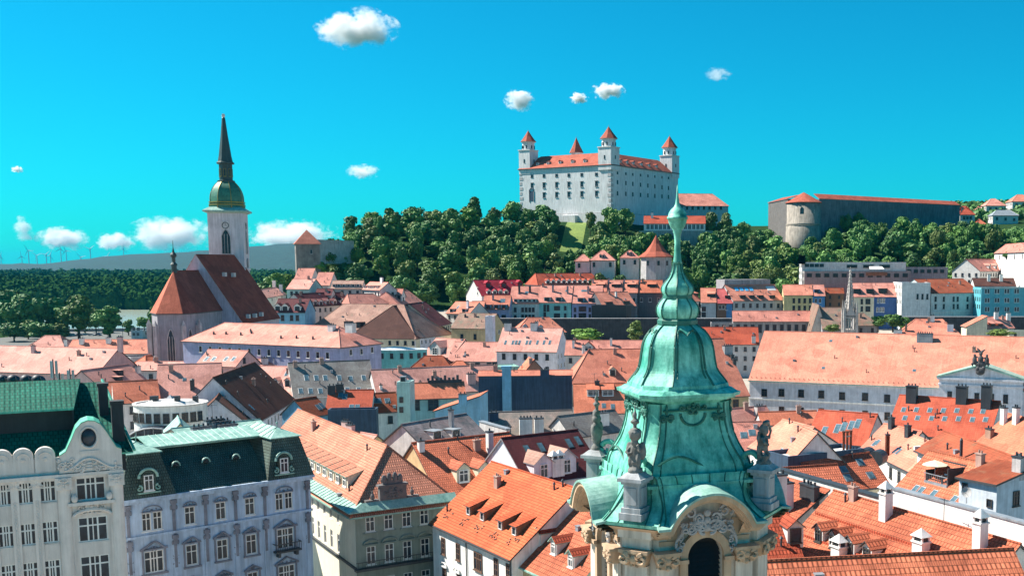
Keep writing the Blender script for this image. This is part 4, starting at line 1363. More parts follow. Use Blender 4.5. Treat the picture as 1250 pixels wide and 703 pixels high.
for c in c1x:
    addw(c, z1, 1.2, 2.1, 'cas')
    for z in zr_: addw(c, z, 1.3, 2.4, 'cas')
for a, c in pairs:
    addw(a, z1, 1.0, 2.1, 'cas'); addw(c, z1, 1.0, 2.1, 'cas')
    for z in zr_: addw((a + c) / 2, z, 2.1, 2.5, 'trip')
b = MB()
facade(b, L, 0, E, holes, .28)
b.poly((0, 13, 0), (0, 0, 0), (0, 0, E), (0, 13, E)); b.poly((L, 0, 0), (L, 13, 0), (L, 13, E), (L, 0, E)); b.poly((L, 13, 0), (0, 13, 0), (0, 13, E), (L, 13, E))
f2.part('wall', b, [BLG])
for c, z, w, h, st in wins: link('window', win_mesh(w, h, st), f2.root, (c, .18, z))
b = MB(); b.box(-.3, L + .3, -.7, .2, E - .02, E + .28); b.box(-.15, L + .15, -.45, -.003, E - .35, E - .022)
f2.part('cornice', b, [BLG])
b = MB()
for k, z in enumerate((z1 - 1.55, z2 - dz * .5 - 1.2, z2 - dz * 1.5 - 1.2)):
    if k == 0: b.box(-.1, L + .1, -.25, -.003, z - .15, z + .12)
f2.part('string_course_molding', b, [BLG])
piers = [.5, (pairs[0][1] + c1x[0]) / 2, (c1x[0] + c1x[1]) / 2, (c1x[1] + c1x[2]) / 2, (c1x[2] + pairs[1][0]) / 2, L - .5]
for x in piers:
    b = MB(); b.box(x - .16, x + .16, -.12, -.003, z2 - 1.1, E - .46)
    for zt in (E - .45, z1 - 1.9):
        b.box(x - .32, x + .32, -.4, -.003, zt - .45, zt); b.box(x - .22, x + .22, -.26, -.003, zt - 1.1, zt - .452)
        b.blob((x, -.2, zt - 1.25), .16, .12, .22, 6, 4); b.blob((x - .3, -.12, zt - .9), .12, .1, .3, 6, 4); b.blob((x + .3, -.12, zt - .9), .12, .1, .3, 6, 4)
    rocaille(b, x, z2 - .1, .55, 1.8, -.02, 4, int(x * 10), .055)
    f2.part('bracket_molding', b, [ORN])
b = MB()
for x in piers:
    b.box(x - .28, x + .28, -.1, -.003, 0, z1 - 1.75)
f2.part('pilaster_molding', b, [BLG])
for c in c1x + [(a + c) / 2 for a, c in pairs]:
    big = c not in c1x
    w = 2.9 if big else 2.0
    for j, z in enumerate(zr_[:3]):
        b = MB()
        hood(b, c, z + 1.55, w, 0, 'swan' if j == 0 else 'tri', .13)
        rocaille(b, c, z + 1.62, w * .5, .55, -.1, 3, j + int(c), .06)
        for sx in (-w * .42, w * .42): b.box(c + sx - .09, c + sx + .09, -.14, -.003, z - 1.3, z + 1.4)
        b.box(c - w * .5, c + w * .5, -.28, -.003, z - 1.5, z - 1.3)
        f2.part('window_hood', b, [ORN])
    b = MB()
    hood(b, c, z1 + 1.25, w * .72, 0, 'arc', .07); rocaille(b, c, z1 + 1.3, w * .6, .4, -.02, 2, 4, .05)
    f2.part('window_hood', b, [ORN])
c = sum(pairs[1]) / 2
def balcony(h, c, z, w, m):
    b = MB()
    b.box(c - w/2, c + w/2, -1.0, -.003, z - .2, z)
    for i in range(15):
        x = c - w/2 + .05 + i * (w - .1) / 14
        b.cyl((x, -.95, z), (x, -.95, z + .85), .035, n=5)
    b.box(c - w/2, c + w/2, -1.0, -.9, z + .85, z + .95)
    for sx in (-1, 1):
        b.box(c + sx * w/2 - .04, c + sx * w/2 + .04, -.9, -.003, z + .85, z + .94)
        b.box(c + sx * w * .35 - .15, c + sx * w * .35 + .15, -.8, -.003, z - .75, z - .202)
    h.part('balcony', b, [m])
balcony(f2, c, z2 - 1.35, 3.2, LEAD)
balcony(f2, sum(pairs[0]) / 2, z2 - 1.35 - dz * .55, 3.0, LEAD)
# mansard: steep end pavilions, softer middle
pw = 5.6
h_ = 4.9
b = MB()
b.shell([[V((pw - .1, -.35, E + .3)), V((L - pw + .1, -.35, E + .3)), V((L - pw + .1, 5.4, E + .3 + h_)), V((pw - .1, 5.4, E + .3 + h_))]], .2, 1)
for x0, x1 in ((-.25, pw), (L - pw, L + .25)):
    i = 1.25
    P0 = [(x0, -.6, E + .3), (x1, -.6, E + .3), (x1, 13, E + .3), (x0, 13, E + .3)]
    P1 = [(x0 + i, -.6 + i, E + .3 + h_), (x1 - i, -.6 + i, E + .3 + h_), (x1 - i, 13 - i, E + .3 + h_), (x0 + i, 13 - i, E + .3 + h_)]
    b.rings([P0, P1])
f2.part('roof', b, [SLATE, LEAD])
b = MB()
zt = E + .3 + h_
b.box(pw - 1.4, L - pw + 1.4, 4.0, 12, zt - .3, zt - .02)
b.shell([[V((pw - 1.3, 3.7, zt + .003)), V((L - pw + 1.3, 3.7, zt + .003)), V((L - pw + 1.3, 8, zt + .8)), V((pw - 1.3, 8, zt + .8))], [V((L - pw + 1.3, 12.3, zt + .003)), V((pw - 1.3, 12.3, zt + .003)), V((pw - 1.3, 8, zt + .8)), V((L - pw + 1.3, 8, zt + .8))]], .1, 0)
for x0, x1 in ((-.25, pw), (L - pw, L + .25)):
    i = .95
    q = [V((x0 + i, -.6 + i, zt + .01)), V((x1 - i, -.6 + i, zt + .01)), V((x1 - i, 13 - i, zt + .01)), V((x0 + i, 13 - i, zt + .01))]
    m0, m1 = V(((x0 + x1) / 2, 3, zt + .95)), V(((x0 + x1) / 2, 9.5, zt + .95))
    b.shell([[q[0], q[1], m0], [q[1], q[2], m1, m0], [q[2], q[3], m1], [q[3], q[0], m0, m1]], .12, 0)
    b.cyl(m0, m0 + V((0, 0, 1.1)), .06, .02); b.blob(m0 + V((0, 0, .5)), .14, .14, .14, 8, 5)
    for k in range(7):
        yy = 1.2 + k * 1.6
        b.tube([V((x0 + i, yy, zt + .05)), V(((x0 + x1) / 2, min(max(yy, 3), 9.5), zt + .98))], .035, 4)
for k in range(14):
    x = pw + k * (L - 2 * pw) / 13
    b.tube([(x, 3.7, zt + .03), (x, 8, zt + .83)], .04, 4)
f2.part('roof_cap', b, [COPP])
for px, py in ((180, 596), (345, 580)):
    x, z = hx(px, py), E + .9
    b = MB()
    N = 10
    P = [(x + .75, z)] + [(x + .75 * math.cos(math.pi * i / N), z + 1.6 + .75 * math.sin(math.pi * i / N)) for i in range(N + 1)] + [(x - .75, z)]
    n = len(P)
    b.add([(a, -.5, c) for a, c in P] + [(a, 1.6, c) for a, c in P], [list(range(n))[::-1], [i + n for i in range(n)]] + [(i, (i + 1) % n, (i + 1) % n + n, i + n) for i in range(n)])
    b.mat = 1
    b.tube([(x + 1.0 * math.cos(math.pi * i / N), -.5, z + 1.6 + 1.0 * math.sin(math.pi * i / N)) for i in range(N + 1)], .16, 6)
    for sg in (-1, 1): curl(b, (x + sg * 1.0, z + .45), .35, 1.1, sg, .12, -.5, 1.6)
    b.box(x - 1.2, x + 1.2, -.75, -.45, z - .15, z)
    d = f2.part('dormer', b, [SLATE, COPP])
    link('window', win_mesh(1.0, 1.75, 'cas'), d, (x, -.52, z + .15))
for px, py in ((223, 574), (260, 569), (297, 564.5)):
    x = hx(px, py)
    k = .52
    yy, zz = -.35 + 5.75 * k, E + .3 + h_ * k
    b = MB()
    b.smooth = True
    b.rings([[(x + .42 * math.cos(math.pi * i / 8), yy - .5 + dy, zz + .1 + .5 * math.sin(math.pi * i / 8)) for i in range(9)] for dy in (0, 1.0)], True, True)
    b.smooth = False
    b.mat = 1
    b.tube([(x + .46 * math.cos(math.pi * i / 8), yy - .5, zz + .1 + .54 * math.sin(math.pi * i / 8)) for i in range(9)], .1, 5)
    f2.part('vent_dormer', b, [TAR, COPP])

# ------------------------------------------------------------------ corner building, cream lit side and grey green shaded front, with the long orange roof
GRN_SHADED = plain('plaster_green_shaded', (.24, .28, .24), .85, var=.18)  # the front's shade is painted into its plaster colour
CRM_SUNLIT = plain('plaster_cream_sunlit', (.74, .69, .56), .85, var=.1, streak=.08)  # sunlit copy of the plaster, for the side facing the sun
f3 = House('corner_building', 'corner building, sunlit cream and shaded grey green, under a long orange roof with dormers', (316, 553.5), (433, 623), z=15, ry=524, D=13, slope=36, hr=.95, tile=tiles('roof_corner_salmon', (.71, .31, .20), near=True, row=.38, var=.2), wall=GRN_SHADED, edge=COPP, ov=.9, cat='building')
bpy.data.objects.remove(f3.wall)
L, E, D = f3.L, f3.he, f3.D
fx = lambda px, py: f3.wallhit(px, py).x
fz = lambda px, py: f3.wallhit(px, py).z
cx_ = [fx(381, 610), fx(388.2, 614), fx(395.8, 619.5), fx(403.7, 626), fx(412.4, 632)]
za = fz(395.8, 619.5); zb = fz(396, 651)
st = (cx_[-1] - cx_[0]) / 4
cx_ = [cx_[0] - st * k for k in range(9, 0, -1)] + cx_
cx_ = [c for c in cx_ if c > 1]
b = MB()
hs = [(c - .55, c + .55, z - h/2, z + h/2) for c in cx_ for z, h in ((za, 1.8), (zb, 2.5))]
facade(b, L, 0, E, hs, .25)
b.poly((0, D, 0), (0, 0, 0), (0, 0, E), (0, D / 2, E + f3.rise), (0, D, E)); b.poly((L, D, 0), (0, D, 0), (0, D, E), (L, D, E))
f3.part('wall', b, [CRM_SUNLIT], 'sunlit cream side wall')
for c in cx_:
    for z, h in ((za, 1.8), (zb, 2.5)): link('window', win_mesh(1.1, h, 'cas'), f3.root, (c, .16, z - h/2))
rr = lambda px, py: f3.wallhit(px, py, 'r')
ry1 = [rr(452, 639.7).y, rr(474.7, 636).y, rr(497, 633).y, rr(518, 629).y]
sp = (ry1[3] - ry1[0]) / 3
ry1 = [ry1[0] + sp * i for i in range(4)] 
zc, zd = rr(474.7, 636.5).z, rr(475.5, 674).z
hs = [(c - .6, c + .6, z - h/2, z + h/2) for c in ry1 for z, h in ((zc, 1.9), (zd, 2.4), (zd - 4.2, 2.4))]
b = MB()
b.M = Matrix.Translation((L, 0, 0)) @ Matrix.Rotation(R(90), 4, 'Z')
facade(b, D, 0, E, hs, .25)
f3.part('wall', b, [GRN_SHADED], 'shaded grey green front')
for c in ry1:
    for z, h in ((zc, 1.9), (zd, 2.4), (zd - 4.2, 2.4)): link('window', win_mesh(1.2, h, 'cas'), f3.root, (L - .16, c, z - h/2), R(90))
b = MB(); b.M = Matrix.Translation((L, 0, 0)) @ Matrix.Rotation(R(90), 4, 'Z')
for c in ry1:
    hood(b, c, zd + 1.5, 1.9, 0, 'arc', .12); b.box(c - .75, c + .75, -.14, -.003, zd + 1.22, zd + 1.34)
    b.box(c - .9, c + .9, -.2, -.003, zc - 1.2, zc - 1.05)
f3.part('window_molding', b, [GRN_SHADED])
b = MB()
b.box(-.2, L + .55, -.55, -.003, E - .7, E - .1); b.box(L + .003, L + .55, -.003, D + .2, E - .7, E - .1)
b.mat = 1
b.shell([[V((-.2, -1.1, E - .05)), V((L + 1.1, -1.1, E - .05)), V((L + .1, .9, E + .85)), V((-.2, .9, E + .85))], [V((L + 1.1, -1.1, E - .05)), V((L + 1.1, D + .3, E - .05)), V((L + .1, D + .3, E + .85)), V((L + .1, .9, E + .85))]], .1, 1)
for i in range(40):
    x = i * L / 40
    b.tube([(x, -1.1, E), (x, .9, E + .9)], .04, 4)
f3.part('cornice', b, [TAR, COPP])
b = MB()
b.box(-.1, L + .3, -.3, -.003, zb - 1.75, zb - 1.5); b.box(L + .003, L + .9, -.3, D + .1, zd - 1.75, zd - 1.45)
for i in range(24): b.cyl((L + .85, i * D / 24, zd - 1.45), (L + .85, i * D / 24, zd - .6), .035, n=5)
b.box(L + .8, L + .9, -.3, D + .1, zd - .6, zd - .52)
f3.part('balcony', b, [LEAD])
# row of dormers along the cream side
for i in range(14):
    x = 2.5 + i * (L - 10.5) / 13
    f3.dorm([f3.at(x, .2)], w=2.3, h=1.5, kind='shed', wall=CRM_SUNLIT, ws='cas', winw=1.3, deep=5.0)
# attic crest
yc = ry1[1] + .7
b = MB(); b.M = Matrix.Translation((L - .2, yc, E + .5)) @ Matrix.Rotation(R(90), 4, 'Z')
b.box(-1.75, 1.75, -.3, .5, -.6, 2.1); b.box(-1.95, 1.95, -.45, .6, 2.1, 2.35); b.box(-3.6, -1.9, -.3, .5, -.4, .55); b.box(1.9, 3.4, -.3, .5, -.4, .55)
b.prism([(-1.3, -.2), (1.3, -.2), (1.3, .3), (-1.3, .3)], 2.352, 2.8)
for x, hh in ((-1.1, .4), (-.4, .8), (.35, .85), (1.0, .4)): b.blob((x, 0, 2.9 + hh * .3), .38, .3, .45 + hh * .3, 8, 6)
for x in (-2.6, 2.6):
    b.blob((x, .1, .95), .28, .28, .42, 8, 6); b.cyl((x, .1, .5), (x, .1, .7), .2, .12); b.blob((x, .1, 1.5), .14, .14, .2, 6, 5)
rocaille(b, 0, 1.0, 2.4, 1.5, -.3, 7, 21, .11)
f3.part('attic_crest', b, [plain('stone_soot', (.16, .15, .15), .9, var=.4)])

# ------------------------------------------------------------------ more roofs between the corner house and the belfry
f4 = H('orange tiled house with three gabled dormers and a slim chimney', (537, 607), (655, 590), z=15, ry=535.5, tile=ORNG_N, wall=YELW)
f4.dorm([(566, 588), (592, 586), (630, 574)], w=2.0, h=1.8, wall=CREAM, ws='cas'); f4.chim([(598, 552)], w=.8, d=.8, h=2.9); f4.chim([(514, 549)], w=.8, h=1.2)
f5 = H('white house with a big bright orange roof and four shed dormers', (528, 637), (625, 681), z=13, ry=580.5, tile=tiles('roof_bright_orange', (.72, .17, .07), near=True, row=.38, var=.15), wall=WHITE)
f5.dorm([(572, 628), (589, 635), (611, 646), (628, 653)], w=1.3, h=1.15, kind='shed', wall=WOOD, ws='far', wf=FRAME)
f5.win([(541.5, 666), (559.5, 673), (606, 692), (621, 699)], 1.05, 2.1, 'six', FRAMEB); f5.win([(584, 685)], 2.1, 2.2, 'trip', FRAMEB)
f5.win([(543, 703), (561, 711), (585, 722)], 1.05, 2.1, 'six', FRAMEB)
for px, py in ((543, 690), (559, 697)):
    q = f5.wallhit(px, py); b = MB(); hood(b, q.x, q.z, 1.6, 0, 'arc', .1); f5.part('window_hood', b, [WHITE])
b = MB(); q = f5.wallhit(570, 668); b.cyl((q.x, -.12, 0), (q.x, -.12, f5.he - .2), .07, n=6); f5.part('downpipe', b, [LEAD])
b = MB(); q = f5.wallhit(624, 690); b.cyl((q.x, -.12, 0), (q.x, -.12, f5.he - .2), .08, n=6); f5.part('downpipe', b, [LEAD])
b = MB(); b.box(f5.L + .05, f5.L + .3, -.5, f5.D * .5, f5.he - .4, f5.he - .1)
rnd = random.Random(4)
b = MB()
for i in range(5):
    for k in range(9):
        x, q = f5.L * (.1 + i * .2) + rnd.uniform(-.9, .9), rnd.uniform(.08, .2)
        b.cbox((x, f5.D * .5 * q, f5.he + .2 + f5.rise * q), .12, .2, .14)
f5.part('snow_stud', b, [BRICK])
f6 = H('lower orange roof with three gabled dormers and a green gutter', (627, 684), (702, 718), z=12, ry=628, tile=ORNG_B, wall=YELW, edge=COPP)
f6.dorm([(657, 664), (676, 676), (697, 692)], w=1.35, h=1.4, wall=OFFW, ws='cas', tile=REDN)
f7 = H('dark plum roof with grey gabled dormers and a double chimney', (644, 590), (735, 577), z=17, ry=531, tile=PLUM, wall=LAV, edge=ZINC)
f7.sky([(644, 549), (661, 546), (695, 541), (706, 538)], .9, 1.8, fr=FRAMED)
f7.dorm([(664, 583), (692, 577)], w=3.0, h=2.0, tile=BEIGE, wall=LAV, ws='cas', winw=1.2)
f7.chim([(676, 578), (683, 577)], w=1.0, d=1.0, h=1.9, style='cap')
f8 = H('grey mossy roof over a tall white fire wall', (517, 546), (593, 531), z=17, ry=512.5, D=9, tile=tiles('roof_lichen', (.34, .30, .29), moss=.5, mossc=(.12, .12, .12)), wall=WHITE)
f8.dorm([(494, 536), (534, 535), (557, 533)], w=2.0, h=1.2, kind='flat', wall=WHITE, tile=ZINC, ws='far', wf=FRAMED); f8.chim([(551, 521)], w=.6, h=2.8, m=GRYW)
f8b = H('rough mossy grey roof with white chimneys below the navy wall', (604, 531), (700, 528), z=16, ry=503, tile=tiles('roof_stone_grey', (.40, .33, .28), moss=.75, mossc=(.19, .17, .15)), wall=OFFW)
f8b.chim([(642, 533)], w=2.2, d=1.4, h=3.2); f8b.chim([(658, 526)], w=1.6, d=1.2, h=2.2); f8b.chim([(621, 531)], w=.8, h=1.4, m=LEAD); f8b.chim([(603, 512)], w=1.6, h=1.2, m=NAVY)
f8c = H('grey flat pitched roof with a white box left of the belfry', (698, 533), (766, 524), z=16, ry=505, tile=GREY, wall=OFFW)
f8c.chim([(734, 515)], w=2.4, d=1.6, h=1.6)
wall_run('party_wall', 'stained white party wall between lichen roof and rough mossy roof', pt(585, 509, z=19), pt(618, 529, z=17.5), 0, 18.2, .7, STONEW, ZINC)
# ------------------------------------------------------------------ belfry with the green copper dome
bf_rot = R(20)
bf_c = V(((827 - CX) / FPX * 47, 47, 0))
bel = empty('belfry', bf_c, bf_rot)
tag(bel, 'baroque stone belfry under a tall green copper dome with statues', 'church tower')
zy = lambda py, Y=47: pt(827, py, Y=Y).z
SC = FPX / 47
def cs(a, c, z, k=1):
    """chamfered square ring"""
    return [(a - c, -a, z), (a, -(a - c), z), (a, a - c, z), (a - c, a, z), (-(a - c), a, z), (-a, a - c, z), (-a, -(a - c), z), (-(a - c), -a, z)]
def rnd_ring(r, z, n=24): return [(r * math.cos(2*math.pi*i/n), r * math.sin(2*math.pi*i/n), z) for i in range(n)]
def smooth_prof(P, n=4):
    """Catmull-Rom through (z, size, chamfer) rows"""
    out = []
    for i in range(len(P) - 1):
        p0, p1, p2, p3 = P[max(i-1, 0)], P[i], P[i+1], P[min(i+2, len(P)-1)]
        for k in range(n):
            t = k / n
            out.append(tuple(.5 * (2*b + (c-a)*t + (2*a-5*b+4*c-d)*t*t + (3*b-a-3*c+d)*t**3) for a, b, c, d in zip(p0, p1, p2, p3)))
    return out + [P[-1]]
def dome_stage(b, P, n=4):
    Q = smooth_prof(P, n)
    b.rings([cs(a, c, z) for z, a, c in Q])
    return Q
EZ = 35.62
def ribs(b, Q, fr=(), r=.05, cut=False):
    """raised seams: along every arris and at given shares of each face"""
    for i in range(8):
        path = [V(cs(a, c, z)[i]) for z, a, c in Q]
        b.tube([V((p.x * 1.004, p.y * 1.004, p.z)) for p in path], r, 5)
    for s in range(4):
        rot = Matrix.Rotation(s * math.pi / 2, 4, 'Z')
        for f in fr:
            path = [rot @ V(((a - c) * f, -a - .01, z)) for z, a, c in Q if not (cut and abs((a - c) * f) < 1.75 and z < EZ + 1.2)]
            if len(path) > 1: b.tube(path, r * .7, 4)
hwp = lambda px: px / SC / 1.17
# upper spire: round turned stages
b = MB(); b.smooth = True
prof = [(322, 6.2), (319, 5), (308, 3.9), (298, 3.5), (290, 3.9), (285, 4.6), (283.5, 5.6), (281.5, 5.2), (278, 8.2), (272, 10.8), (268, 11.6), (267.8, 12.6), (264.8, 12.6), (264.6, 11.4), (260, 10.4), (256, 8), (252.5, 4.2), (249, 2.7), (240, 1.5), (226, .5)]
b.rings([rnd_ring(h / SC, zy(y), 20) for y, h in prof])
bel_sp = b.build('spire_finial', [COPD], bel)
b = MB(); b.smooth = False
Q = dome_stage(b, [(zy(363), hwp(17.5), .30), (zy(360), hwp(18.5), .32), (zy(356), hwp(20.8), .36), (zy(350.5), hwp(20.6), .36), (zy(345), hwp(16.5), .3), (zy(340), hwp(12), .22), (zy(334), hwp(8.6), .15), (zy(327), hwp(6.6), .12), (zy(321.5), hwp(5.6), .1)], 3)
o = b.build('upper_bulb', [COPD], bel)
b = MB(); ribs(b, Q, (), .035)
for y, h in ((322, 7.2), (363, 19.5)): b.rings([cs(hwp(h), .2 if y < 330 else .33, zy(y) - .04), cs(hwp(h), .2 if y < 330 else .33, zy(y) + .09)])
b.build('seam_molding', [SEAM], o)
b = MB()
Q = dome_stage(b, [(zy(393), hwp(23.5), .45), (zy(389), hwp(24), .45), (zy(384), hwp(26.8), .5), (zy(377), hwp(27.6), .5), (zy(371), hwp(25), .46), (zy(366), hwp(20.5), .38), (zy(363), hwp(18.3), .34)], 3)
o = b.build('lower_bulb', [COPD], bel)
b = MB(); ribs(b, Q, (), .04)
b.rings([cs(hwp(27), .5, zy(393.5) - .06), cs(hwp(27), .5, zy(393.5) + .1), cs(hwp(23), .44, zy(393.5) + .24)])
b.build('seam_molding', [SEAM], o)
b = MB()
P = [(zy(466), hwp(64), 1.0), (zy(460), hwp(59.5), .95), (zy(452), hwp(53), .86), (zy(443), hwp(49.5), .8), (zy(430), hwp(47.5), .78), (zy(418), hwp(45), .74), (zy(408), hwp(39.5), .66), (zy(401), hwp(32), .56), (zy(396.5), hwp(25.5), .46), (zy(394), hwp(23), .44)]
Q = dome_stage(b, P, 3)
o = b.build('bell_dome', [COPD], bel)
b = MB(); ribs(b, Q, (), .05)
# raised panels following the bell shape on each face
for s in range(4):
    rot = Matrix.Rotation(s * math.pi / 2, 4, 'Z')
    QQ = [q for q in Q if zy(458) < q[0] < zy(405)]
    for f in (-.8, .8): b.tube([rot @ V(((a - c) * f, -a - .02, z)) for z, a, c in QQ], .04, 5)
    z, a, c = QQ[-1]
    b.tube([rot @ V(((a - c) * .8 * math.cos(math.pi * i / 12), -a - .05 + .12 * abs(math.sin(math.pi * i / 6)), z + .22 * abs(math.sin(math.pi * i / 6)) - .12 * math.sin(math.pi * i / 12))) for i in range(13)], .045, 5)
b.build('panel_molding', [SEAM], o)
# cornice between dome and flared stage
b = MB()
a0 = hwp(74.5)
for z0, z1, a, a2, c in ((zy(486), zy(482), hwp(62), hwp(66), .7), (zy(482), zy(478.5), hwp(70), hwp(71), .68), (zy(478.5), zy(474.5), a0, a0 * 1.01, .62), (zy(474.5), zy(470), a0 * .985, hwp(66.5), .72), (zy(470), zy(465.5), hwp(65), hwp(64), .85)):
    b.rings([cs(a, c, z0 + .002), cs(a2, c, z1)])
b.build('dome_cornice', [COPD], bel)
# flared stage
b = MB()
P = [(zy(572), 2.62, .55), (zy(562), 2.56, .54), (zy(553), 2.46, .52), (zy(543), 2.27, .5), (zy(531), 2.08, .48), (zy(515), 1.93, .46), (zy(500), 1.86, .45), (zy(486), 1.84, .45)]
Q = dome_stage(b, P, 3)
o = b.build('flared_stage', [COPD], bel)
b = MB(); ribs(b, Q, (-.82, .82), .045)
for s in range(4):
    rot = Matrix.Rotation(s * math.pi / 2, 4, 'Z')
    z, a, c = Q[6]
    b.tube([rot @ V((1.75 * (i / 8 - 1), -a - .06 + .1 * i / 16, z + .32 * math.sin(math.pi * 2 * i / 16) * (1 if i < 99 else 0))) for i in range(17)], .05, 5)
    z, a, c = Q[-3]
    b.tube([rot @ V((.55 * math.cos(math.pi + math.pi * i / 10), -a - .03, z - .1 + .5 * math.sin(math.pi + math.pi * i / 10))) for i in range(11)], .07, 5)
    b.tube([rot @ V(((i / 8 - 1) * 1.3, -a - .05, z + .05)) for i in range(17)], .05, 5)
b.build('panel_molding', [SEAM], o)
# leafy drops under the cornice, at the four faces
for s in range(4):
    for x in (-1.15, 1.15):
        b = MB(); b.M = Matrix.Rotation(s * math.pi / 2, 4, 'Z')
        rocaille(b, x, zy(496), .7, .8, -1.86, 3, 7 + s, .06)
        b.build('relief_molding', [SEAM], bel)
    b = MB(); b.M = Matrix.Rotation(s * math.pi / 2, 4, 'Z')
    rocaille(b, 0, zy(490), 1.0, .5, -1.86, 3, 3 + s, .07)
    b.build('relief_molding', [SEAM], bel)
# volutes at the four corners
for s in range(4):
    b = MB(); b.smooth = True
    b.M = Matrix.Rotation(s * math.pi / 2 + math.pi / 4, 4, 'Z')
    zc = zy(555)
    path, rs = [], []
    for i in range(26):
        a = -math.pi * .5 + i / 25 * 2.6 * math.pi
        r = .52 * (1 - i / 32)
        path.append((0, -3.35 - r * math.cos(a), zc + r * math.sin(a))); rs.append(.16 * (1 - i / 40))
    up = [(0, -2.35 - .05 * k, zy(520) - k * (zy(520) - zy(545)) / 5) for k in range(5)]
    b.tube(up + [(0, -2.8, zy(548))] + [path[k] for k in range(26)], [.1] * 6 + rs, 6)
    b.smooth = False
    b.box(-.2, .2, -3.5, -2.3, zy(570), zc - .25)
    b.build('volute', [COPD], bel)
# ledge
b = MB()
b.rings([cs(2.74, .6, zy(584)), cs(2.74, .6, zy(578)), cs(2.9, .62, zy(577.5)), cs(2.9, .62, zy(574)), cs(2.66, .56, zy(571))])
b.build('ledge', [COPD], bel)
# skirt roof
EZ = 35.62
def sk(k): return [(EZ - .02, 3.95, 1.75), (EZ + .22, 3.62, 1.62), (EZ + .6, 3.22, 1.42), (EZ + 1.15, 2.92, 1.1), (EZ + 1.75, 2.80, .8), (zy(583), 2.76, .62)]
b = MB()
Q = smooth_prof(sk(0), 3)
def xf(z): return max(0, 1.8 * math.sqrt(max(0, 1 - max(0, (z - EZ + .05) / 1.3) ** 1.39)) - .14)
def cutring(b, rows, zcut, xc=1.62, only=None):
    """chamfered-square courses, left open over each window below zcut; one corner at a time"""
    for (z0, a0_, c0), (z1, a1, c1) in zip(rows, rows[1:]):
        for s in range(4) if only is None else (only,):
            h0, h1 = a0_ - c0, a1 - c1
            for k, sg in ((s, 1), (s + 1, -1)):
                T = Matrix.Rotation(k * math.pi / 2, 4, 'Z')
                x0, x1 = (min(xf(z0), h0, xc), min(xf(z1), h1, xc)) if z0 < zcut else (0, 0)
                q = [V((sg * h0, -a0_, z0)), V((sg * x0, -a0_, z0)), V((sg * x1, -a1, z1)), V((sg * h1, -a1, z1))]
                b.poly(*[T @ p for p in (q if sg < 0 else q[::-1])])
            T = Matrix.Rotation(s * math.pi / 2, 4, 'Z')
            b.poly(*[T @ V(p) for p in ((h0, -a0_, z0), (a0_, -h0, z0), (a1, -h1, z1), (h1, -a1, z1))])
cutring(b, Q, EZ + 1.3)
cutring(b, [(EZ - .16, 3.5, 1.5), (EZ - .16, 3.95, 1.75), (EZ - .021, 3.98, 1.75)], EZ + 1)
o = b.build('skirt_roof', [COPD], bel)
class Each:
    """hands every seam its own mesh"""
    def tube(self, path, r, n):
        b_ = MB(); b_.tube(path, r, n); b_.build('seam', [SEAM], o)
ribs(Each(), Q, (-.9, -.55, -.2, .2, .55, .9), .04, True)
for s in range(4):
    rot = Matrix.Rotation(s * math.pi / 2 + math.pi / 4, 4, 'Z')
    for f in (-.5, .5):
        Each().tube([rot @ V((c * .7 * f, -((2 * a - c) / math.sqrt(2)) - .01, z)) for z, a, c in Q], .03, 4)
# arched hoods over the four windows
AW, AR = 1.6, 1.3
for s in range(4):
    rot = Matrix.Rotation(s * math.pi / 2, 4, 'Z')
    N = 28
    def prof(k, dz=0):
        P = []
        for i in range(N + 1):
            t = i / N * 2 - 1
            x = t * (AW + .75)
            P.append((x * k, EZ - .05 + dz + AR * k * max(0, 1 - (x / 1.8) ** 2) ** .72))
        return P
    b = MB(); b.M = rot
    top = prof(1)
    vs = [(x, -4.35, z) for x, z in top] + [(x * .9, -2.9, z + .15) for x, z in top]
    b.shell([[V(vs[i]), V(vs[i+1]), V(vs[i+1+N+1]), V(vs[i+N+1])] for i in range(N)], .1, 0)
    h = b.build('arch_hood', [COPP], bel)
    b = MB(); b.M = rot
    for w, y0, rz_ in ((.16, -4.28, .10), (.14, -4.1, .24), (.10, -3.92, .36)):
        P = prof(1, -rz_)
        P2 = prof(1, -rz_ - w)
        n = len(P)
        b.add([(x, y0, z) for x, z in P] + [(x * (1 - .08), y0, z) for x, z in P2] + [(x, -2.8, z) for x, z in P] + [(x * .92, -2.8, z) for x, z in P2],
              [(i + n, i + n + 1, i + 1, i) for i in range(n - 1)] + [(i + n, i + 3 * n, i + 3 * n + 1, i + n + 1) for i in range(n - 1)])
    b.build('arch_molding', [plain('stone_tan', (.58, .40, .26), .9, var=.25, scale=.8, streak=.2)], h)
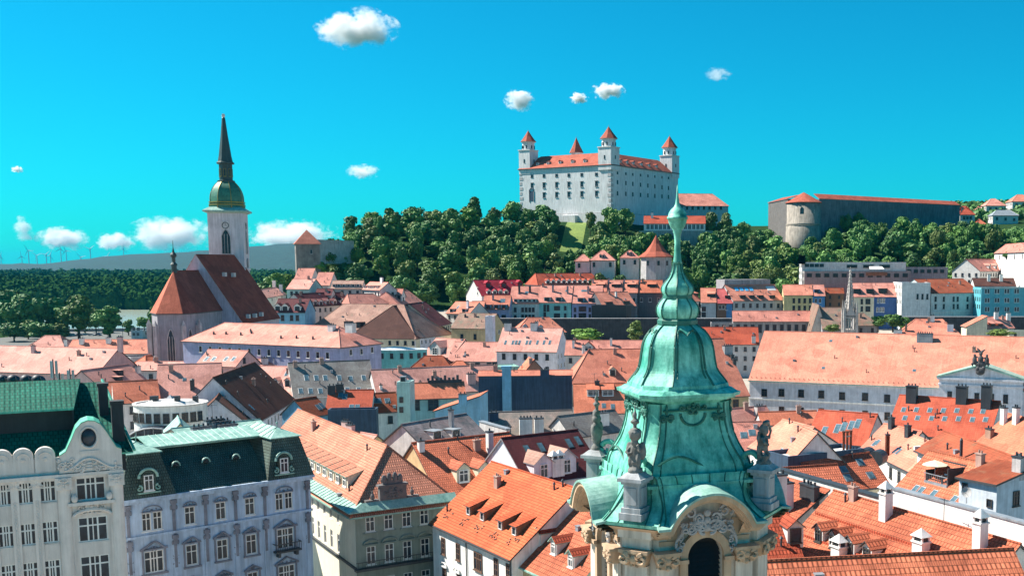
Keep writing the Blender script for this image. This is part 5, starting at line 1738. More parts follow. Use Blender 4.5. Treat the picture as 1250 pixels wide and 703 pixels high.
# stone body
TAN, PLS = MATS['stone_tan'], plain('stone_plaster_belfry', (.70, .60, .50), .9, var=.22, streak=.25)
A, C = 3.22, 1.25
fw = 2 * (A - C)
b = MB()
ZT = EZ - .15
wz = 34.85
for s in range(4):
    b.M = Matrix.Rotation(s * math.pi / 2, 4, 'Z') @ Matrix.Translation((-(A - C), -A, 0))
    cxw = fw / 2
    N = 14
    xs = [cxw + .78 * math.cos(math.pi * i / N) for i in range(N + 1)]
    zs = [wz - .78 + .78 * math.sin(math.pi * i / N) for i in range(N + 1)]
    b.poly((0, 0, 0), (cxw - .78, 0, 0), (cxw - .78, 0, wz - .78), (cxw - .78, 0, ZT + 1.15), (0, 0, ZT + .3))
    b.poly((cxw + .78, 0, 0), (fw, 0, 0), (fw, 0, ZT + .3), (cxw + .78, 0, ZT + 1.15), (cxw + .78, 0, wz - .78))
    b.poly((cxw - .78, 0, 0), (cxw + .78, 0, 0), (cxw + .78, 0, 26), (cxw - .78, 0, 26))
    for i in range(N):
        b.poly((xs[i], 0, zs[i]), (xs[i], 0, ZT + 1.15), (xs[i+1], 0, ZT + 1.15), (xs[i+1], 0, zs[i+1]))
        b.poly((xs[i], 0, zs[i]), (xs[i+1], 0, zs[i+1]), (xs[i+1], .5, zs[i+1]), (xs[i], .5, zs[i]))
    for x in (cxw - .78, cxw + .78):
        b.poly((x, 0, 26), (x, 0, wz - .78), (x, .5, wz - .78), (x, .5, 26))
    b.M = Matrix.Rotation(s * math.pi / 2, 4, 'Z')
    b.poly((A - C, -A, 0), (A, -(A - C), 0), (A, -(A - C), ZT + .1), (A - C, -A, ZT + .1))
b.build('tower_wall', [PLS], bel)
for s in range(4):
    T = Matrix.Rotation(s * math.pi / 2, 4, 'Z')
    b = MB(); b.M = T
    N = 16
    # window surround
    ro, ri = 1.12, .79
    P = [(ro * math.cos(math.pi * i / N), wz - .78 + ro * math.sin(math.pi * i / N)) for i in range(N + 1)]
    Q_ = [(ri * math.cos(math.pi * i / N), wz - .78 + ri * math.sin(math.pi * i / N)) for i in range(N + 1)]
    P = [(ro, 26)] + P + [(-ro, 26)]
    Q_ = [(ri, 26)] + Q_ + [(-ri, 26)]
    n = len(P)
    b.add([(x, -A - .22, z) for x, z in P] + [(x, -A - .22, z) for x, z in Q_] + [(x, -A + .02, z) for x, z in P] + [(x, -A + .02, z) for x, z in Q_],
          [(i, i + 1, i + n + 1, i + n) for i in range(n - 1)] + [(i, i + 2 * n, i + 2 * n + 1, i + 1) for i in range(n - 1)] + [(i + n, i + n + 1, i + 3 * n + 1, i + 3 * n) for i in range(n - 1)])
    for x in (-1.0, 1.0): b.cbox((x, -A - .2, wz - .98), .42, .3, .16)
    b.build('window_surround', [TAN], bel)
    b = MB(); b.M = T
    b.box(-.8, .8, -A + .42, -A + .5, 26, wz + .02)
    lou = 42
    for i in range(lou):
        z = wz - .12 - i * .2
        w = .77 if z < wz - .78 else math.sqrt(max(.61 - (z - wz + .78) ** 2, .01))
        b.add([(-w, -A + .15, z - .12), (w, -A + .15, z - .12), (w, -A + .4, z + .04), (-w, -A + .4, z + .04)], [(0, 1, 2, 3)])
    b.build('louvre_window', [plain('louvre_dark', (.035, .045, .055), .6)], bel)
    # tan bands and corner pilasters
    for x0, x1, x2 in ((-1.97, -1.13, -1.62), (1.13, 1.97, 1.2)):
        b = MB(); b.M = T
        b.box(x0, x1, -A - .1, -A - .003, 34.62, 34.80); b.box(x2, x2 + .42, -A - .045, -A - .003, 34.803, ZT + .1)
        b.build('stone_band', [TAN], bel)
    b = MB(); b.M = T
    for x in (-1.72, 1.72): b.box(x - .38, x + .38, -A - .14, -A - .003, 20, 33.75)
    b.build('pilaster', [PLS], bel)
    for x in (-1.72, 1.72):
        b = MB(); b.M = T
        b.taper((x, -A - .2, 33.75), .7, .4, 1.0, .6, .55); b.box(x - .55, x + .55, -A - .55, -A, 34.3, 34.42)
        for sg in (-1, 1):
            curl(b, (x + sg * .32, 34.08), .2, 1.2, sg, .1, -A - .42, 1.5)
            b.tube([(x + sg * (.1 + .25 * k / 6), -A - .42, 33.75 + .3 * math.sin(k / 6 * 3)) for k in range(7)], .07, 5)
        b.blob((x, -A - .42, 34.08), .2, .12, .15, 8, 5); b.blob((x, -A - .4, 33.78), .12, .12, .12, 6, 4)
        b.build('capital', [TAN], bel)
    b = MB(); b.M = T
    rocaille(b, 0, 35.62, 1.9, 1.15, -A - .32, 11, 31 + s, .075)
    rocaille(b, 0, 35.4, 2.5, .7, -A - .28, 8, 41 + s, .065)
    for sg in (-1, 1):
        b.tube([(sg * (.9 + .42 * math.sin(k / 3.0)), -A - .26, 35.3 - k * .14) for k in range(9)], [.1 - .008 * k for k in range(9)], 5)
        for k in range(4): curl(b, (sg * (1.05 + .1 * (k % 2)), 35.2 - .25 * k), .13, 1.2, sg * (1 if k % 2 else -1), .05, -A - .25, k)
    b.build('relief_molding', [plain('stone_carving', (.42, .41, .41), .9, var=.4)], bel)
    # chamfer pilaster with capital
    b = MB(); b.M = Matrix.Rotation(s * math.pi / 2 + math.pi / 4, 4, 'Z')
    dch = (2 * A - C) / math.sqrt(2)
    b.box(-.5, .5, -dch - .3, -dch - .003, 18, 33.8)
    b.box(-.75, .75, -dch - .45, -dch - .003, 34.95, ZT + .1); b.box(-.62, .62, -dch - .3, -dch - .003, 34.5, 34.947)
    b.build('corner_pilaster', [PLS], bel)
    b = MB(); b.M = Matrix.Rotation(s * math.pi / 2 + math.pi / 4, 4, 'Z')
    b.taper((0, -dch - .2, 33.8), .9, .4, 1.2, .7, .55); b.box(-.66, .66, -dch - .6, -dch, 34.35, 34.48)
    for sg in (-1, 1):
        curl(b, (sg * .42, 34.12), .24, 1.2, sg, .12, -dch - .52, 1.5)
        b.tube([(sg * (.1 + .3 * k / 6), -dch - .45, 33.8 + .32 * math.sin(k / 6 * 3)) for k in range(7)], .08, 5)
    b.blob((0, -dch - .5, 34.1), .22, .14, .2, 8, 5)
    b.build('capital', [TAN], bel)
# under-eave stone cornice
for s in range(4):
    b = MB()
    cutring(b, [(EZ - .75, A + .04, C), (EZ - .5, A + .3, C + .1), (EZ - .4, A + .34, C + .12), (EZ - .19, A + .62, C + .26), (EZ - .185, A, C)], EZ + 1, 1.5, s)
    b.build('stone_cornice', [TAN], bel)
# pedestals and statues on the four corners (the far one is hidden by the dome)
STAT = plain('statue_stone', (.22, .215, .20), .9, var=.65, scale=1.4, streak=.2)
PED = plain('pedestal_stone', (.42, .43, .44), .9, var=.3, streak=.3)
def sculpt(lumps, name, loc, rz, label, m, voxel=.045, parent=None):
    b = MB(); b.smooth = True
    for l in lumps:
        if l[0] == 'b': b.blob(l[1], *l[2], 10, 8)
        elif l[0] == 't': b.tube(l[1], l[2], 8)
        else: b.lathe(l[1], l[2], 12)
    o = b.build(name, [m], parent, loc, rz, uv=False)
    md = o.modifiers.new('r', 'REMESH'); md.mode = 'VOXEL'; md.voxel_size = voxel; md.use_smooth_shade = True
    dg = bpy.context.evaluated_depsgraph_get()
    me = bpy.data.meshes.new_from_object(o.evaluated_get(dg))
    o.modifiers.clear()
    old = o.data; o.data = me
    bpy.data.meshes.remove(old)
    for v in me.vertices:
        n = noise.noise(v.co * 6) * .025 + noise.noise(v.co * 14) * .012
        v.co += v.normal * n
    if label: tag(o, label, 'statue', 'stone figures at the corners of the belfry')
    return o
urn = lambda z: ('l', [(.05, z), (.2, z + .02), (.16, z + .12), (.1, z + .2), (.3, z + .45), (.36, z + .75), (.3, z + .95), (.16, z + 1.05), (.24, z + 1.15), (.1, z + 1.25)], (0, 0, 0))
flame = lambda z: [('t', [(0, 0, z), (.02, .02, z + .5), (0, 0, z + 1.0)], [.1, .075, .02]), ('b', (0, 0, z + .3), (.2, .2, .09)), ('b', (0, 0, z + .55), (.12, .12, .13)), ('b', (.1, 0, z + .28), (.16, .08, .08)), ('b', (-.1, 0, z + .28), (.16, .08, .08))]
angel = [('l', [(.05, 0), (.34, .02), (.36, .15), (.2, .3), (.24, .5)], (0, 0, 0)), ('b', (0, 0, .75), (.27, .22, .5)), ('b', (-.33, .08, .95), (.2, .1, .36)), ('b', (.33, .1, .95), (.2, .12, .4)), ('b', (.22, -.12, .55), (.13, .12, .32)), ('b', (-.2, -.1, .5), (.12, .12, .3)),
         ('t', [(.2, -.05, 1.1), (.36, -.2, .95), (.25, -.28, 1.25)], .075), ('t', [(-.2, -.05, 1.1), (-.36, -.2, .9), (-.15, -.28, .8)], .075), ('b', (0, -.04, 1.3), (.2, .17, .16)), ('l', [(.1, 1.35), (.28, 1.5), (.33, 1.75), (.2, 1.9)], (0, 0, 0))] + flame(1.9)
angel2 = [('l', [(.05, 0), (.3, .02), (.3, .15), (.18, .3), (.26, .5)], (0, 0, 0)), ('b', (0, 0, .85), (.34, .3, .55)), ('b', (.28, 0, 1.0), (.16, .2, .32)), ('b', (-.3, 0, 1.05), (.16, .2, .35)), ('b', (0, 0, 1.5), (.26, .24, .2)), ('b', (0, -.02, 1.75), (.2, .2, .22))] + flame(1.9)
putto = [('l', [(.05, 0), (.38, .02), (.34, .14), (.2, .25), (.25, .4)], (0, 0, 0)), ('t', [(-.2, -.05, .1), (-.18, -.18, .4), (-.12, -.02, .75)], [.12, .14, .17]), ('t', [(.2, -.02, .1), (.22, -.12, .42), (.12, 0, .75)], [.12, .14, .17]), ('b', (0, 0, .95), (.27, .22, .36)), ('b', (0, -.03, 1.5), (.2, .21, .22)), ('b', (0, .04, 1.58), (.22, .2, .2)),
         ('t', [(.22, 0, 1.2), (.45, -.08, 1.1), (.5, -.15, 1.45), (.3, -.1, 1.75)], [.1, .09, .08, .09]), ('t', [(-.22, 0, 1.2), (-.42, -.18, 1.0), (-.2, -.3, .9)], [.1, .09, .08]), ('b', (.2, .2, 1.15), (.16, .08, .35)), ('b', (-.22, .2, 1.15), (.16, .08, .35)), ('b', (.1, -.06, 1.85), (.34, .16, .1)), ('b', (-.05, .22, .6), (.25, .12, .45))]
names = {0: ('stone angel carrying an urn with pointed finial at the front corner', angel), 3: ('stone urn figure with pointed finial before the plum roof', angel2), 1: ('stone cherub raising one arm at the right corner of the belfry', putto)}
for s in range(4):
    ang = bf_rot + R(-45) + s * math.pi / 2 - R(0)
    # s=0 is the corner between the shaded front and the lit side
    M = Matrix.Translation(bf_c) @ Matrix.Rotation(bf_rot + math.pi / 4 * -1 + s * math.pi / 2, 4, 'Z')
    q = M @ V((0, -4.0, 0))
    zb, zt = 35.75, 37.55
    b = MB(); b.M = None
    b.cbox((0, 0, zb), 1.12, 1.12, .28); b.cbox((0, 0, zb + .281), .95, .95, .2); b.cbox((0, 0, zb + .482), .78, .78, zt - zb - .85)
    for a in range(4):
        b.M = Matrix.Rotation(a * math.pi / 2, 4, 'Z'); b.box(-.26, .26, -.43, -.392, zb + .62, zt - .5)
    b.M = None
    b.cbox((0, 0, zt - .367), .95, .95, .12); b.cbox((0, 0, zt - .246), 1.2, 1.2, .14); b.taper((0, 0, zt - .105), 1.1, 1.1, .6, .6, .2)
    o = b.build('pedestal', [PED], bel)
    o.location = Matrix.Rotation(-bf_rot, 3, 'Z') @ V((q.x - bf_c.x, q.y - bf_c.y, 0))
    o.rotation_euler.z = -math.pi / 4 + s * math.pi / 2
    o.scale = (.9, .9, 1)
    if s in names:
        so = sculpt(names[s][1], 'corner_statue', (q.x, q.y, zt + .06), bf_rot - math.pi / 4 + s * math.pi / 2, names[s][0], STAT)
        so.scale = (.86, .86, .95)
# sculpture group on the long building's pediment
xm_ = xm
grp = [('b', (0, 0, .6), (1.5, .6, .8)), ('b', (0, -.1, 1.8), (.7, .5, 1.0)), ('b', (-1.5, 0, 1.5), (.6, .5, 1.1)), ('b', (1.5, 0, 1.5), (.6, .5, 1.1)), ('b', (-1.5, -.1, 2.8), (.35, .35, .4)), ('b', (1.5, -.1, 2.8), (.35, .35, .4)), ('b', (0, -.1, 3.2), (.5, .4, .5)),
       ('t', [(0, 0, 3.4), (-.6, 0, 4.2), (-1.0, 0, 4.7)], [.35, .3, .15]), ('t', [(0, 0, 3.4), (.5, 0, 4.0), (1.1, 0, 4.3)], [.35, .28, .12]), ('t', [(-1.4, 0, 2), (-.8, -.3, 2.5)], .2), ('t', [(1.4, 0, 2), (.8, -.3, 2.3)], .2), ('b', (0, -.5, -1.2), (1.2, .5, 1.0)), ('b', (-.7, -.6, -.6), (.5, .4, .6)), ('b', (.8, -.6, -.5), (.5, .4, .6)), ('t', [(-1.8, -.2, 0), (-2.3, -.2, .8)], .2), ('t', [(1.8, -.2, 0), (2.2, -.2, .9)], .2)]
sculpt(grp, 'pediment_sculpture', (xm, -1.7, zm + .1), 0, None, plain('sculpture_dark', (.10, .095, .10), .9, var=.6, scale=.8), .14, r13.root)
# ------------------------------------------------------------------ castle
CW = plain('castle_white', (.78, .77, .76), .85, var=.16, scale=.12, streak=.22)
CR = tiles('roof_castle', (.46, .13, .08), var=.25)
cn, cl, cr = V((-41, 660, 0)), V((-100, 695, 0)), V((-3, 728, 0))
u = (cn - cl).normalized()                      # along the front, left to right
Lf, Lr = (cn - cl).length, (cr - cn).length
cz = 66
cas = empty('castle', (cl.x, cl.y, cz), math.atan2(u.y, u.x))
tag(cas, 'huge white castle with four corner towers on top of the wooded hill', 'castle')
he = 103.4 - cz
b = MB(); b.box(0, Lf, 0, Lr, 0, he, skip='b'); b.box(-.5, Lf + .5, -.5, Lr + .5, 0, 9)
b.build('wall', [CW], cas)
b = MB(); b.box(-.7, Lf + .7, -.7, 1, he - .5, he - .002); b.box(Lf - 1, Lf + .7, 1.003, Lr + .7, he - .5, he - .002)
b.build('cornice', [GRYW], cas)
rz_, wi = 8.2, 9.5
b = MB()
o_ = [V((-.9, -.9, he)), V((Lf + .9, -.9, he)), V((Lf + .9, Lr + .9, he)), V((-.9, Lr + .9, he))]
m_ = [V((wi, wi, he + rz_)), V((Lf - wi, wi, he + rz_)), V((Lf - wi, Lr - wi, he + rz_)), V((wi, Lr - wi, he + rz_))]
i_ = [V((2 * wi, 2 * wi, he)), V((Lf - 2 * wi, 2 * wi, he)), V((Lf - 2 * wi, Lr - 2 * wi, he)), V((2 * wi, Lr - 2 * wi, he))]
b.shell([[o_[k], o_[(k+1) % 4], m_[(k+1) % 4], m_[k]] for k in range(4)] + [[m_[k], m_[(k+1) % 4], i_[(k+1) % 4], i_[k]] for k in range(4)], .3, 1)
b.build('roof', [CR, EDGE], cas)
cM = Matrix.Translation(cas.location) @ Matrix.Rotation(cas.rotation_euler.z, 4, 'Z')
cMi = cM.inverted()
def chit(px, py, face):
    o, d = cMi @ V((0, 0, CAMZ)), cMi.to_3x3() @ ray(px, py)
    k = -o.y / d.y if face == 'f' else (Lf - o.x) / d.x
    return o + d * k
zx = lambda u_, v_: (600 + u_ / 3.904, 140 + v_ / 3.904)
def cwin(px, py, w, h, face, sur=True):
    p = chit(px, py, face)
    me = win_mesh(w, h, 'far', FRAMED)
    link('window', me, cas, (p.x, -.012, p.z - h/2) if face == 'f' else (Lf + .012, p.y, p.z - h/2), 0 if face == 'f' else R(90))
    return p
hoods = MB()
for c in (193, 250, 310, 368, 430, 500):
    for r, h in ((290, 1.5), (335, 2.6), (382, 2.6)):
        if c == 193 and r == 382: continue
        p = cwin(*zx(c, r - (c - 310) * .03), 1.9, h + .3, 'f')
        if h > 2: hoods.box(p.x - 1.2, p.x + 1.2, -.35, -.003, p.z + h/2 + .25, p.z + h/2 + .6); hoods.box(p.x - 1.1, p.x + 1.1, -.3, -.003, p.z - h/2 - .55, p.z - h/2 - .2)
p = chit(*zx(191, 385), 'f')
for k in range(2): hoods.box(p.x - 1.9 + 3.5 * k, p.x - 1.6 + 3.5 * k, -.3, -.003, p.z - 4, p.z + 3)
hoods.build('window_hood_molding', [GRYW], cas)
b = MB(); b.box(p.x - 1.5, p.x + 1.5, -.12, -.003, p.z - 3.5, p.z + 2.6); b.tube([(p.x + 1.6 * math.cos(math.pi * i / 8), -.2, p.z + 2.6 + 1.6 * math.sin(math.pi * i / 8)) for i in range(9)], .25, 5)
b.build('gate', [NAVY], cas)
for i, c in enumerate((600, 640, 673, 710, 745, 778, 812, 843)):
    k = i / 7
    for r0, r1, h in ((278, 302, 1.5), (322, 350, 2.4), (375, 392, 2.4)): cwin(*zx(c, r0 + (r1 - r0) * k), 1.4, h, 'r')
b = MB()
for k in range(9):
    for x0, x1 in ((-.15, 1.6 + .8 * (k % 2)), (Lf - 1.6 - .8 * (k % 2), Lf + .15)): b.box(x0, x1, -.14, -.003, 9.5 + k * 3, 11.3 + k * 3)
for k in range(9): b.box(Lf + .003, Lf + .14, -.14, 1.8 + .8 * (k % 2), 9.5 + k * 3, 11.3 + k * 3)
b.box(-.2, Lf + .2, -.3, -.003, 9, 9.5); b.box(Lf + .003, Lf + .3, -.3, Lr, 9, 9.5)
b.build('quoin_molding', [STONEW], cas)
b = MB(); q0, q1 = chit(*zx(338, 460), 'f'), chit(*zx(415, 486), 'f')
b.box(q0.x, q1.x, -4, -.52, 0, 8); b.build('buttress_wall', [CW], cas)
def cdorm(x, y, rz):
    b = MB()
    b.box(-.9, .9, 0, 2.2, -.6, 1.5); b.mat = 1
    b.shell([[V((-1.2, -.2, 1.6)), V((0, -.2, 2.3)), V((0, 3, 2.3)), V((-1.2, 3, 1.6))][::-1], [V((1.2, -.2, 1.6)), V((1.2, 3, 1.6)), V((0, 3, 2.3)), V((0, -.2, 2.3))][::-1]], .1, 1)
    d = b.build('dormer', [CW, CR], cas, (x, y, he + 2.2), rz)
    link('window', win_mesh(1.1, 1.2, 'far', FRAME), d, (0, -.012, .15))
for c in (210, 260, 317, 376, 435, 511): cdorm(chit(*zx(c, 255), 'f').x, 1.8, 0)
for c in (628, 660, 690, 728, 765, 800): cdorm(Lf - 1.8, chit(*zx(c, 270), 'r').y, R(90))
def ctower(x, y, w, h1, h2, h3, big=False):
    b = MB()
    b.cbox((x, y, he - 3), w, w, h1 + 3); b.cbox((x, y, he + h1 + .002), w + .8, w + .8, .5)
    n = 8
    b.lathe([(w * .46, h1 + .5), (w * .46, h1 + .5 + h2)], (x, y, he), n, math.pi / 8); b.lathe([(w * .54, h1 + .502 + h2), (w * .54, h1 + .9 + h2)], (x, y, he), n, math.pi / 8)
    for a in range(4):
        b.M = Matrix.Translation((x, y, 0)) @ Matrix.Rotation(a * math.pi / 2, 4, 'Z')
    b.M = None
    t = b.build('tower', [CW], cas)
    r = MB(); r.lathe([(w * .60, 0), (w * .3, h3 * .47), (.06, h3)], (x, y, he + h1 + .9 + h2), n, math.pi / 8)
    r.cyl((x, y, he + h1 + .9 + h2 + h3 - .3), (x, y, he + h1 + 2 + h2 + h3), .08, .03)
    r.build('spire', [CR], t)
    for a in range(4):
        M = Matrix.Translation((x, y, 0)) @ Matrix.Rotation(a * math.pi / 2, 4, 'Z')
        for dx in (-1, 1): link('window', win_mesh(.9, 1.9, 'far', FRAMED), t, M=M @ Matrix.Translation((dx * .16 * w, -w * .46 * math.cos(math.pi / 8) - .02, he + h1 + 1.2)))
        link('window', win_mesh(.9, 2.0, 'far', FRAMED), t, M=M @ Matrix.Translation((0, -w / 2 - .02, he + h1 * .35)))
tw = 9.2
ctower(tw / 2 - .6, tw / 2 - .6, tw * .92, 11.4, 4.6, 7.0)
ctower(Lf - tw / 2 + .6, tw / 2 - .6, tw, 10.2, 4.4, 7.2)
ctower(Lf - tw / 2 + .6, Lr - tw / 2 + .6, tw, 10.8, 4.6, 7.6)
ctower(6, 52, 8, 9, 4.3, 10)

# ------------------------------------------------------------------ cathedral
CS = plain('cathedral_stone', (.34, .33, .36), .9, var=.25, scale=.3, streak=.2)
CSL = plain('cathedral_plaster', (.52, .50, .58), .9, var=.18, streak=.2)
NAVER = tiles('roof_nave', (.34, .085, .05), var=.35)
CHOIR = tiles('roof_choir', (.58, .17, .10), var=.2)
cat = empty('cathedral', (-150, 330, 0))
tag(cat, 'gothic cathedral with steep brown roofs and a tall green topped tower', 'church')
loc = lambda p: V(p) - V((-150, 330, 0))
# nave
b = MB(); r = MB()
z0, z1, hw = 27.3, 48.2, 13.5
x0, y0, y1 = -151.2, 345, 380
zz = lambda x, y, z: loc((x, y, z))
b.poly(zz(x0 - hw, y0, 0), zz(x0 + hw, y0, 0), zz(x0 + hw, y0, z0), zz(x0, y0, z1), zz(x0 - hw, y0, z0))
b.poly(zz(x0 + hw, y0, 0), zz(x0 + hw - 1, y1, 0), zz(x0 + hw - 1, y1, z0), zz(x0 + hw, y0, z0))
b.poly(zz(x0 - hw, y1, 0), zz(x0 - hw, y0, 0), zz(x0 - hw, y0, z0), zz(x0 - hw, y1, z0))
b.poly(zz(x0 + hw - 1, y1, 0), zz(x0 - hw, y1, 0), zz(x0 - hw, y1, z0), zz(x0 - 1, y1, z1), zz(x0 + hw - 1, y1, z0))
b.build('nave_wall', [CSL], cat)
k = (z1 - z0) / hw
r.shell([[zz(x0 - hw - .6, y1, z0 - .6 * k + .3), zz(x0 - hw - .6, y0 - .15, z0 - .6 * k + .3), zz(x0, y0 - .15, z1 + .3), zz(x0 - 1, y1, z1 + .3)], [zz(x0 + hw + .6, y0 - .15, z0 - .6 * k + .3), zz(x0 + hw - .4, y1, z0 - .6 * k + .3), zz(x0 - 1, y1, z1 + .3), zz(x0, y0 - .15, z1 + .3)]], .35, 1)
nr = r.build('nave_roof', [NAVER, STONEW], cat)
def hatch(px, py, x_off=0):
    d = ray(px, py)
    n = V((k, 0, 1)).normalized()
    q = V((x0 + hw, y0, z0 + .3))
    t_ = (q - V((0, 0, CAMZ))).dot(n) / d.dot(n)
    p = V((0, 0, CAMZ)) + d * t_
    b = MB(); b.box(0, 1.1, -.6, .6, -.4, .9)
    b.build('roof_hatch', [OFFW], nr, loc(p))
for q in ((272, 336), (283, 336.5), (301, 387), (309, 386), (317, 384.5)): hatch(*q)
# choir with polygonal end
Pc = [(-157.5, 345), (-157.5, 327.5), (-152.2, 319.8), (-145.2, 320.6), (-143.6, 326), (-143.9, 345)]
zc, zr2 = 31.0, 43.4
b = MB(); b.prism([(x + 150, y - 330) for x, y in Pc], 0, zc); cw_ = b.build('choir_wall', [CS], cat)
ap, bk = (-150.4, 327.5), (-150.6, 345.0)
e = 1.06
ex = lambda p: (ap[0] + (p[0] - ap[0]) * e, ap[1] + (p[1] - ap[1]) * e)
r = MB()
EP = [ex(p) for p in Pc]; EP[0] = (EP[0][0], 345); EP[5] = (EP[5][0], 345)
q = [zz(*p, zc + .1) for p in EP]
A_, B_ = zz(*ap, zr2), zz(*bk, zr2)
r.shell([[q[0], B_, A_, q[1]][::-1], [q[1], q[2], A_], [q[2], q[3], A_]], .3, 1)
cr_ = r.build('choir_roof', [CHOIR, EDGE], cat)
r = MB(); r.shell([[q[3], q[4], A_], [q[4], q[5], B_, A_]], .3, 1)
r.tube([A_, B_], .18, 5); r.tube([q[3], A_], .12, 5)
r.build('choir_roof', [tiles('roof_choir_shaded', (.26, .08, .055)), EDGE], cat)  # facets turned from the sun: shade painted into a darker tile
b = MB()
for (px, py) in Pc[1:5]:
    d = V((px - ap[0], py - ap[1], 0)).normalized()
    c = loc((px, py, 0)) + d * .8
    b.M = Matrix.Translation((c.x, c.y, 0)) @ Matrix.Rotation(math.atan2(d.y, d.x) + R(90), 4, 'Z')
    b.box(-.6, .6, -1.2, .8, 0, 18); b.box(-.5, .5, -.7, .8, 18.002, 27.5); b.taper((0, -.2, 27.5), 1.0, 1.2, .1, .1, 1.6); b.taper((0, -.95, 18), 1.1, .5, .9, .05, 1)
b.build('buttress', [STONEW], cat)
def gothic(name, p, rz, w, h, parent, m=None):
    b = MB()
    n = 8
    P = [(-w/2, 0)] + [(w/2, 0)] + [(w/2 - w * (i / n) * .5 , h * .72 + h * .28 * math.sin(math.pi / 2 * i / n)) for i in range(n + 1)] + [(-w/2 + w * (1 - i / n) * .5 * 1.0, h * .72 + h * .28 * math.sin(math.pi / 2 * (1 - i / n))) for i in range(0)] + [(-(w/2 - w * ((n - i) / n) * .5), h * .72 + h * .28 * math.sin(math.pi / 2 * (n - i) / n)) for i in range(1, n + 1)]
    nn = len(P)
    b.mat = 1
    b.poly(*[(x, -.03, z) for x, z in P])
    b.mat = 0
    b.tube([(x, -.05, z) for x, z in P] + [(P[0][0], -.05, P[0][1])], .16, 5)
    for f in (-.17, .17): b.box(w * f - .06, w * f + .06, -.12, -.035, 0, h * .82)
    o = b.build('window', [m or STONEW, GLASS], parent, p, rz)
    return o
def mid_face(i): return (V((*Pc[i], 0)) + V((*Pc[i+1], 0))) / 2, math.atan2(Pc[i+1][1] - Pc[i][1], Pc[i+1][0] - Pc[i][0])
for i in (1, 2, 3):
    m__, rz = mid_face(i)
    gothic('window', loc((m__.x, m__.y, 15)), rz, 2.2, 11.5, cw_)
gothic('window', loc((-143.88, 336, 17)), R(90), 2.4, 10, cw_); gothic('window', loc((-143.85, 342, 17)), R(90), 2.4, 10, cw_)
# ridge turret
b = MB(); p = loc((ap[0], ap[1] + .6, zr2 - .6))
b.lathe([(.8, 0), (.75, 2.2), (1.05, 2.3), (1.0, 2.5), (.5, 3.2), (.55, 4.6), (.85, 4.8), (.9, 5.4), (.4, 6.1), (.12, 7.4), (.05, 9.6)], p, 10)
b.build('ridge_turret', [plain('copper_black', (.035, .06, .055), .5)], cat)
# tower
tc_ = pt(281, 330, Y=382); tw_ = 11.2
trz = R(13)
tow = empty('tower', loc((tc_.x, tc_.y, 0)), trz); tow.parent = cat
zt_ = lambda py: pt(281, py, Y=379).z
zb_ = zt_(260.5)
TS = plain('tower_stone', (.66, .63, .65), .9, var=.18, scale=.25, streak=.18)
b = MB(); b.cbox((0, 0, 0), tw_ + .8, tw_ + .8, 30); b.cbox((0, 0, 30), tw_, tw_, zb_ - 30); b.cbox((0, 0, zt_(330)), tw_ + .5, tw_ + .5, .6)
b.build('tower_wall', [TS], tow)
for a in range(4):
    M = Matrix.Rotation(a * math.pi / 2, 4, 'Z')
    g_ = gothic('window', (0, 0, 0), 0, 2.9, 8.2, tow); g_.matrix_local = M @ Matrix.Translation((0, -tw_ / 2 - .05, zt_(310)))
    g_ = gothic('window', (0, 0, 0), 0, 1.3, 3.2, tow); g_.matrix_local = M @ Matrix.Translation((0, -tw_ / 2 - .3, zt_(327)))
    b = MB(); b.box(-1.35, 1.35, -.12, 0, -1.35, 1.35)
    b.mat = 1; b.tube([(1.05 * math.cos(i * math.pi / 10), -.15, 1.05 * math.sin(i * math.pi / 10)) for i in range(21)], .1, 4); b.box(-.06, .06, -.18, -.125, -.1, .9); b.box(-.1, .5, -.18, -.126, -.06, .06)
    for i in range(12): b.cbox((.85 * math.cos(i * math.pi / 6), -.14, .85 * math.sin(i * math.pi / 6) - .08), .12, .06, .16)
    b.build('clock', [OFFW, LEAD], tow).matrix_local = M @ Matrix.Translation((0, -tw_ / 2, zt_(275.5)))
b = MB()
sq = lambda a, z: [(-a, -a, z), (a, -a, z), (a, a, z), (-a, a, z)]
b.rings([sq(tw_/2 + .3, zb_ + .002), sq(tw_/2 + 1.3, zb_ + .5), sq(tw_/2 + 1.3, zb_ + .9), sq(tw_/2 - .6, zb_ + 2.1)])
b.build('tower_cornice', [COPP], tow)
DOM = copper('copper_gilt_dome', (.02, .12, .075), (.05, .22, .14), .6)
b = MB()
k = 379 / FPX
oc = lambda r, z: [(r * math.cos(math.pi / 8 + i * math.pi / 4), r * math.sin(math.pi / 8 + i * math.pi / 4), z) for i in range(8)]
Q = smooth_prof([(zt_(254.8), 5.7, 0), (zt_(251), 5.9, 0), (zt_(247.5), 5.6, 0), (zt_(240), 5.5, 0), (zt_(232), 4.9, 0), (zt_(226), 3.9, 0), (zt_(221), 2.6, 0)], 3)
b.rings([oc(r, z) for z, r, _ in Q])
dm = b.build('dome', [DOM], tow)
b = MB()
for i in range(8): b.tube([V(oc(r, z)[i]) for z, r, _ in Q], .12, 5)
for zz_ in (zt_(250.5), zt_(247.5)): b.rings([oc(6.05, zz_), oc(6.05, zz_ + .35)])
b.build('gilt_rib', [plain('gilding', (.42, .28, .06), .4, .6)], dm)
BLK = MATS['copper_black']
b = MB()
b.rings([oc(2.9, zt_(222)), oc(2.9, zt_(220)), oc(2.2, zt_(219.5)), oc(2.2, zt_(200)), oc(2.9, zt_(199.5)), oc(2.9, zt_(197.5)), oc(2.45, zt_(196.5)), oc(2.1, zt_(190)), oc(1.2, zt_(165)), oc(.55, zt_(143)), oc(.1, zt_(141))])
sp_ = b.build('lantern_spire', [BLK], tow)
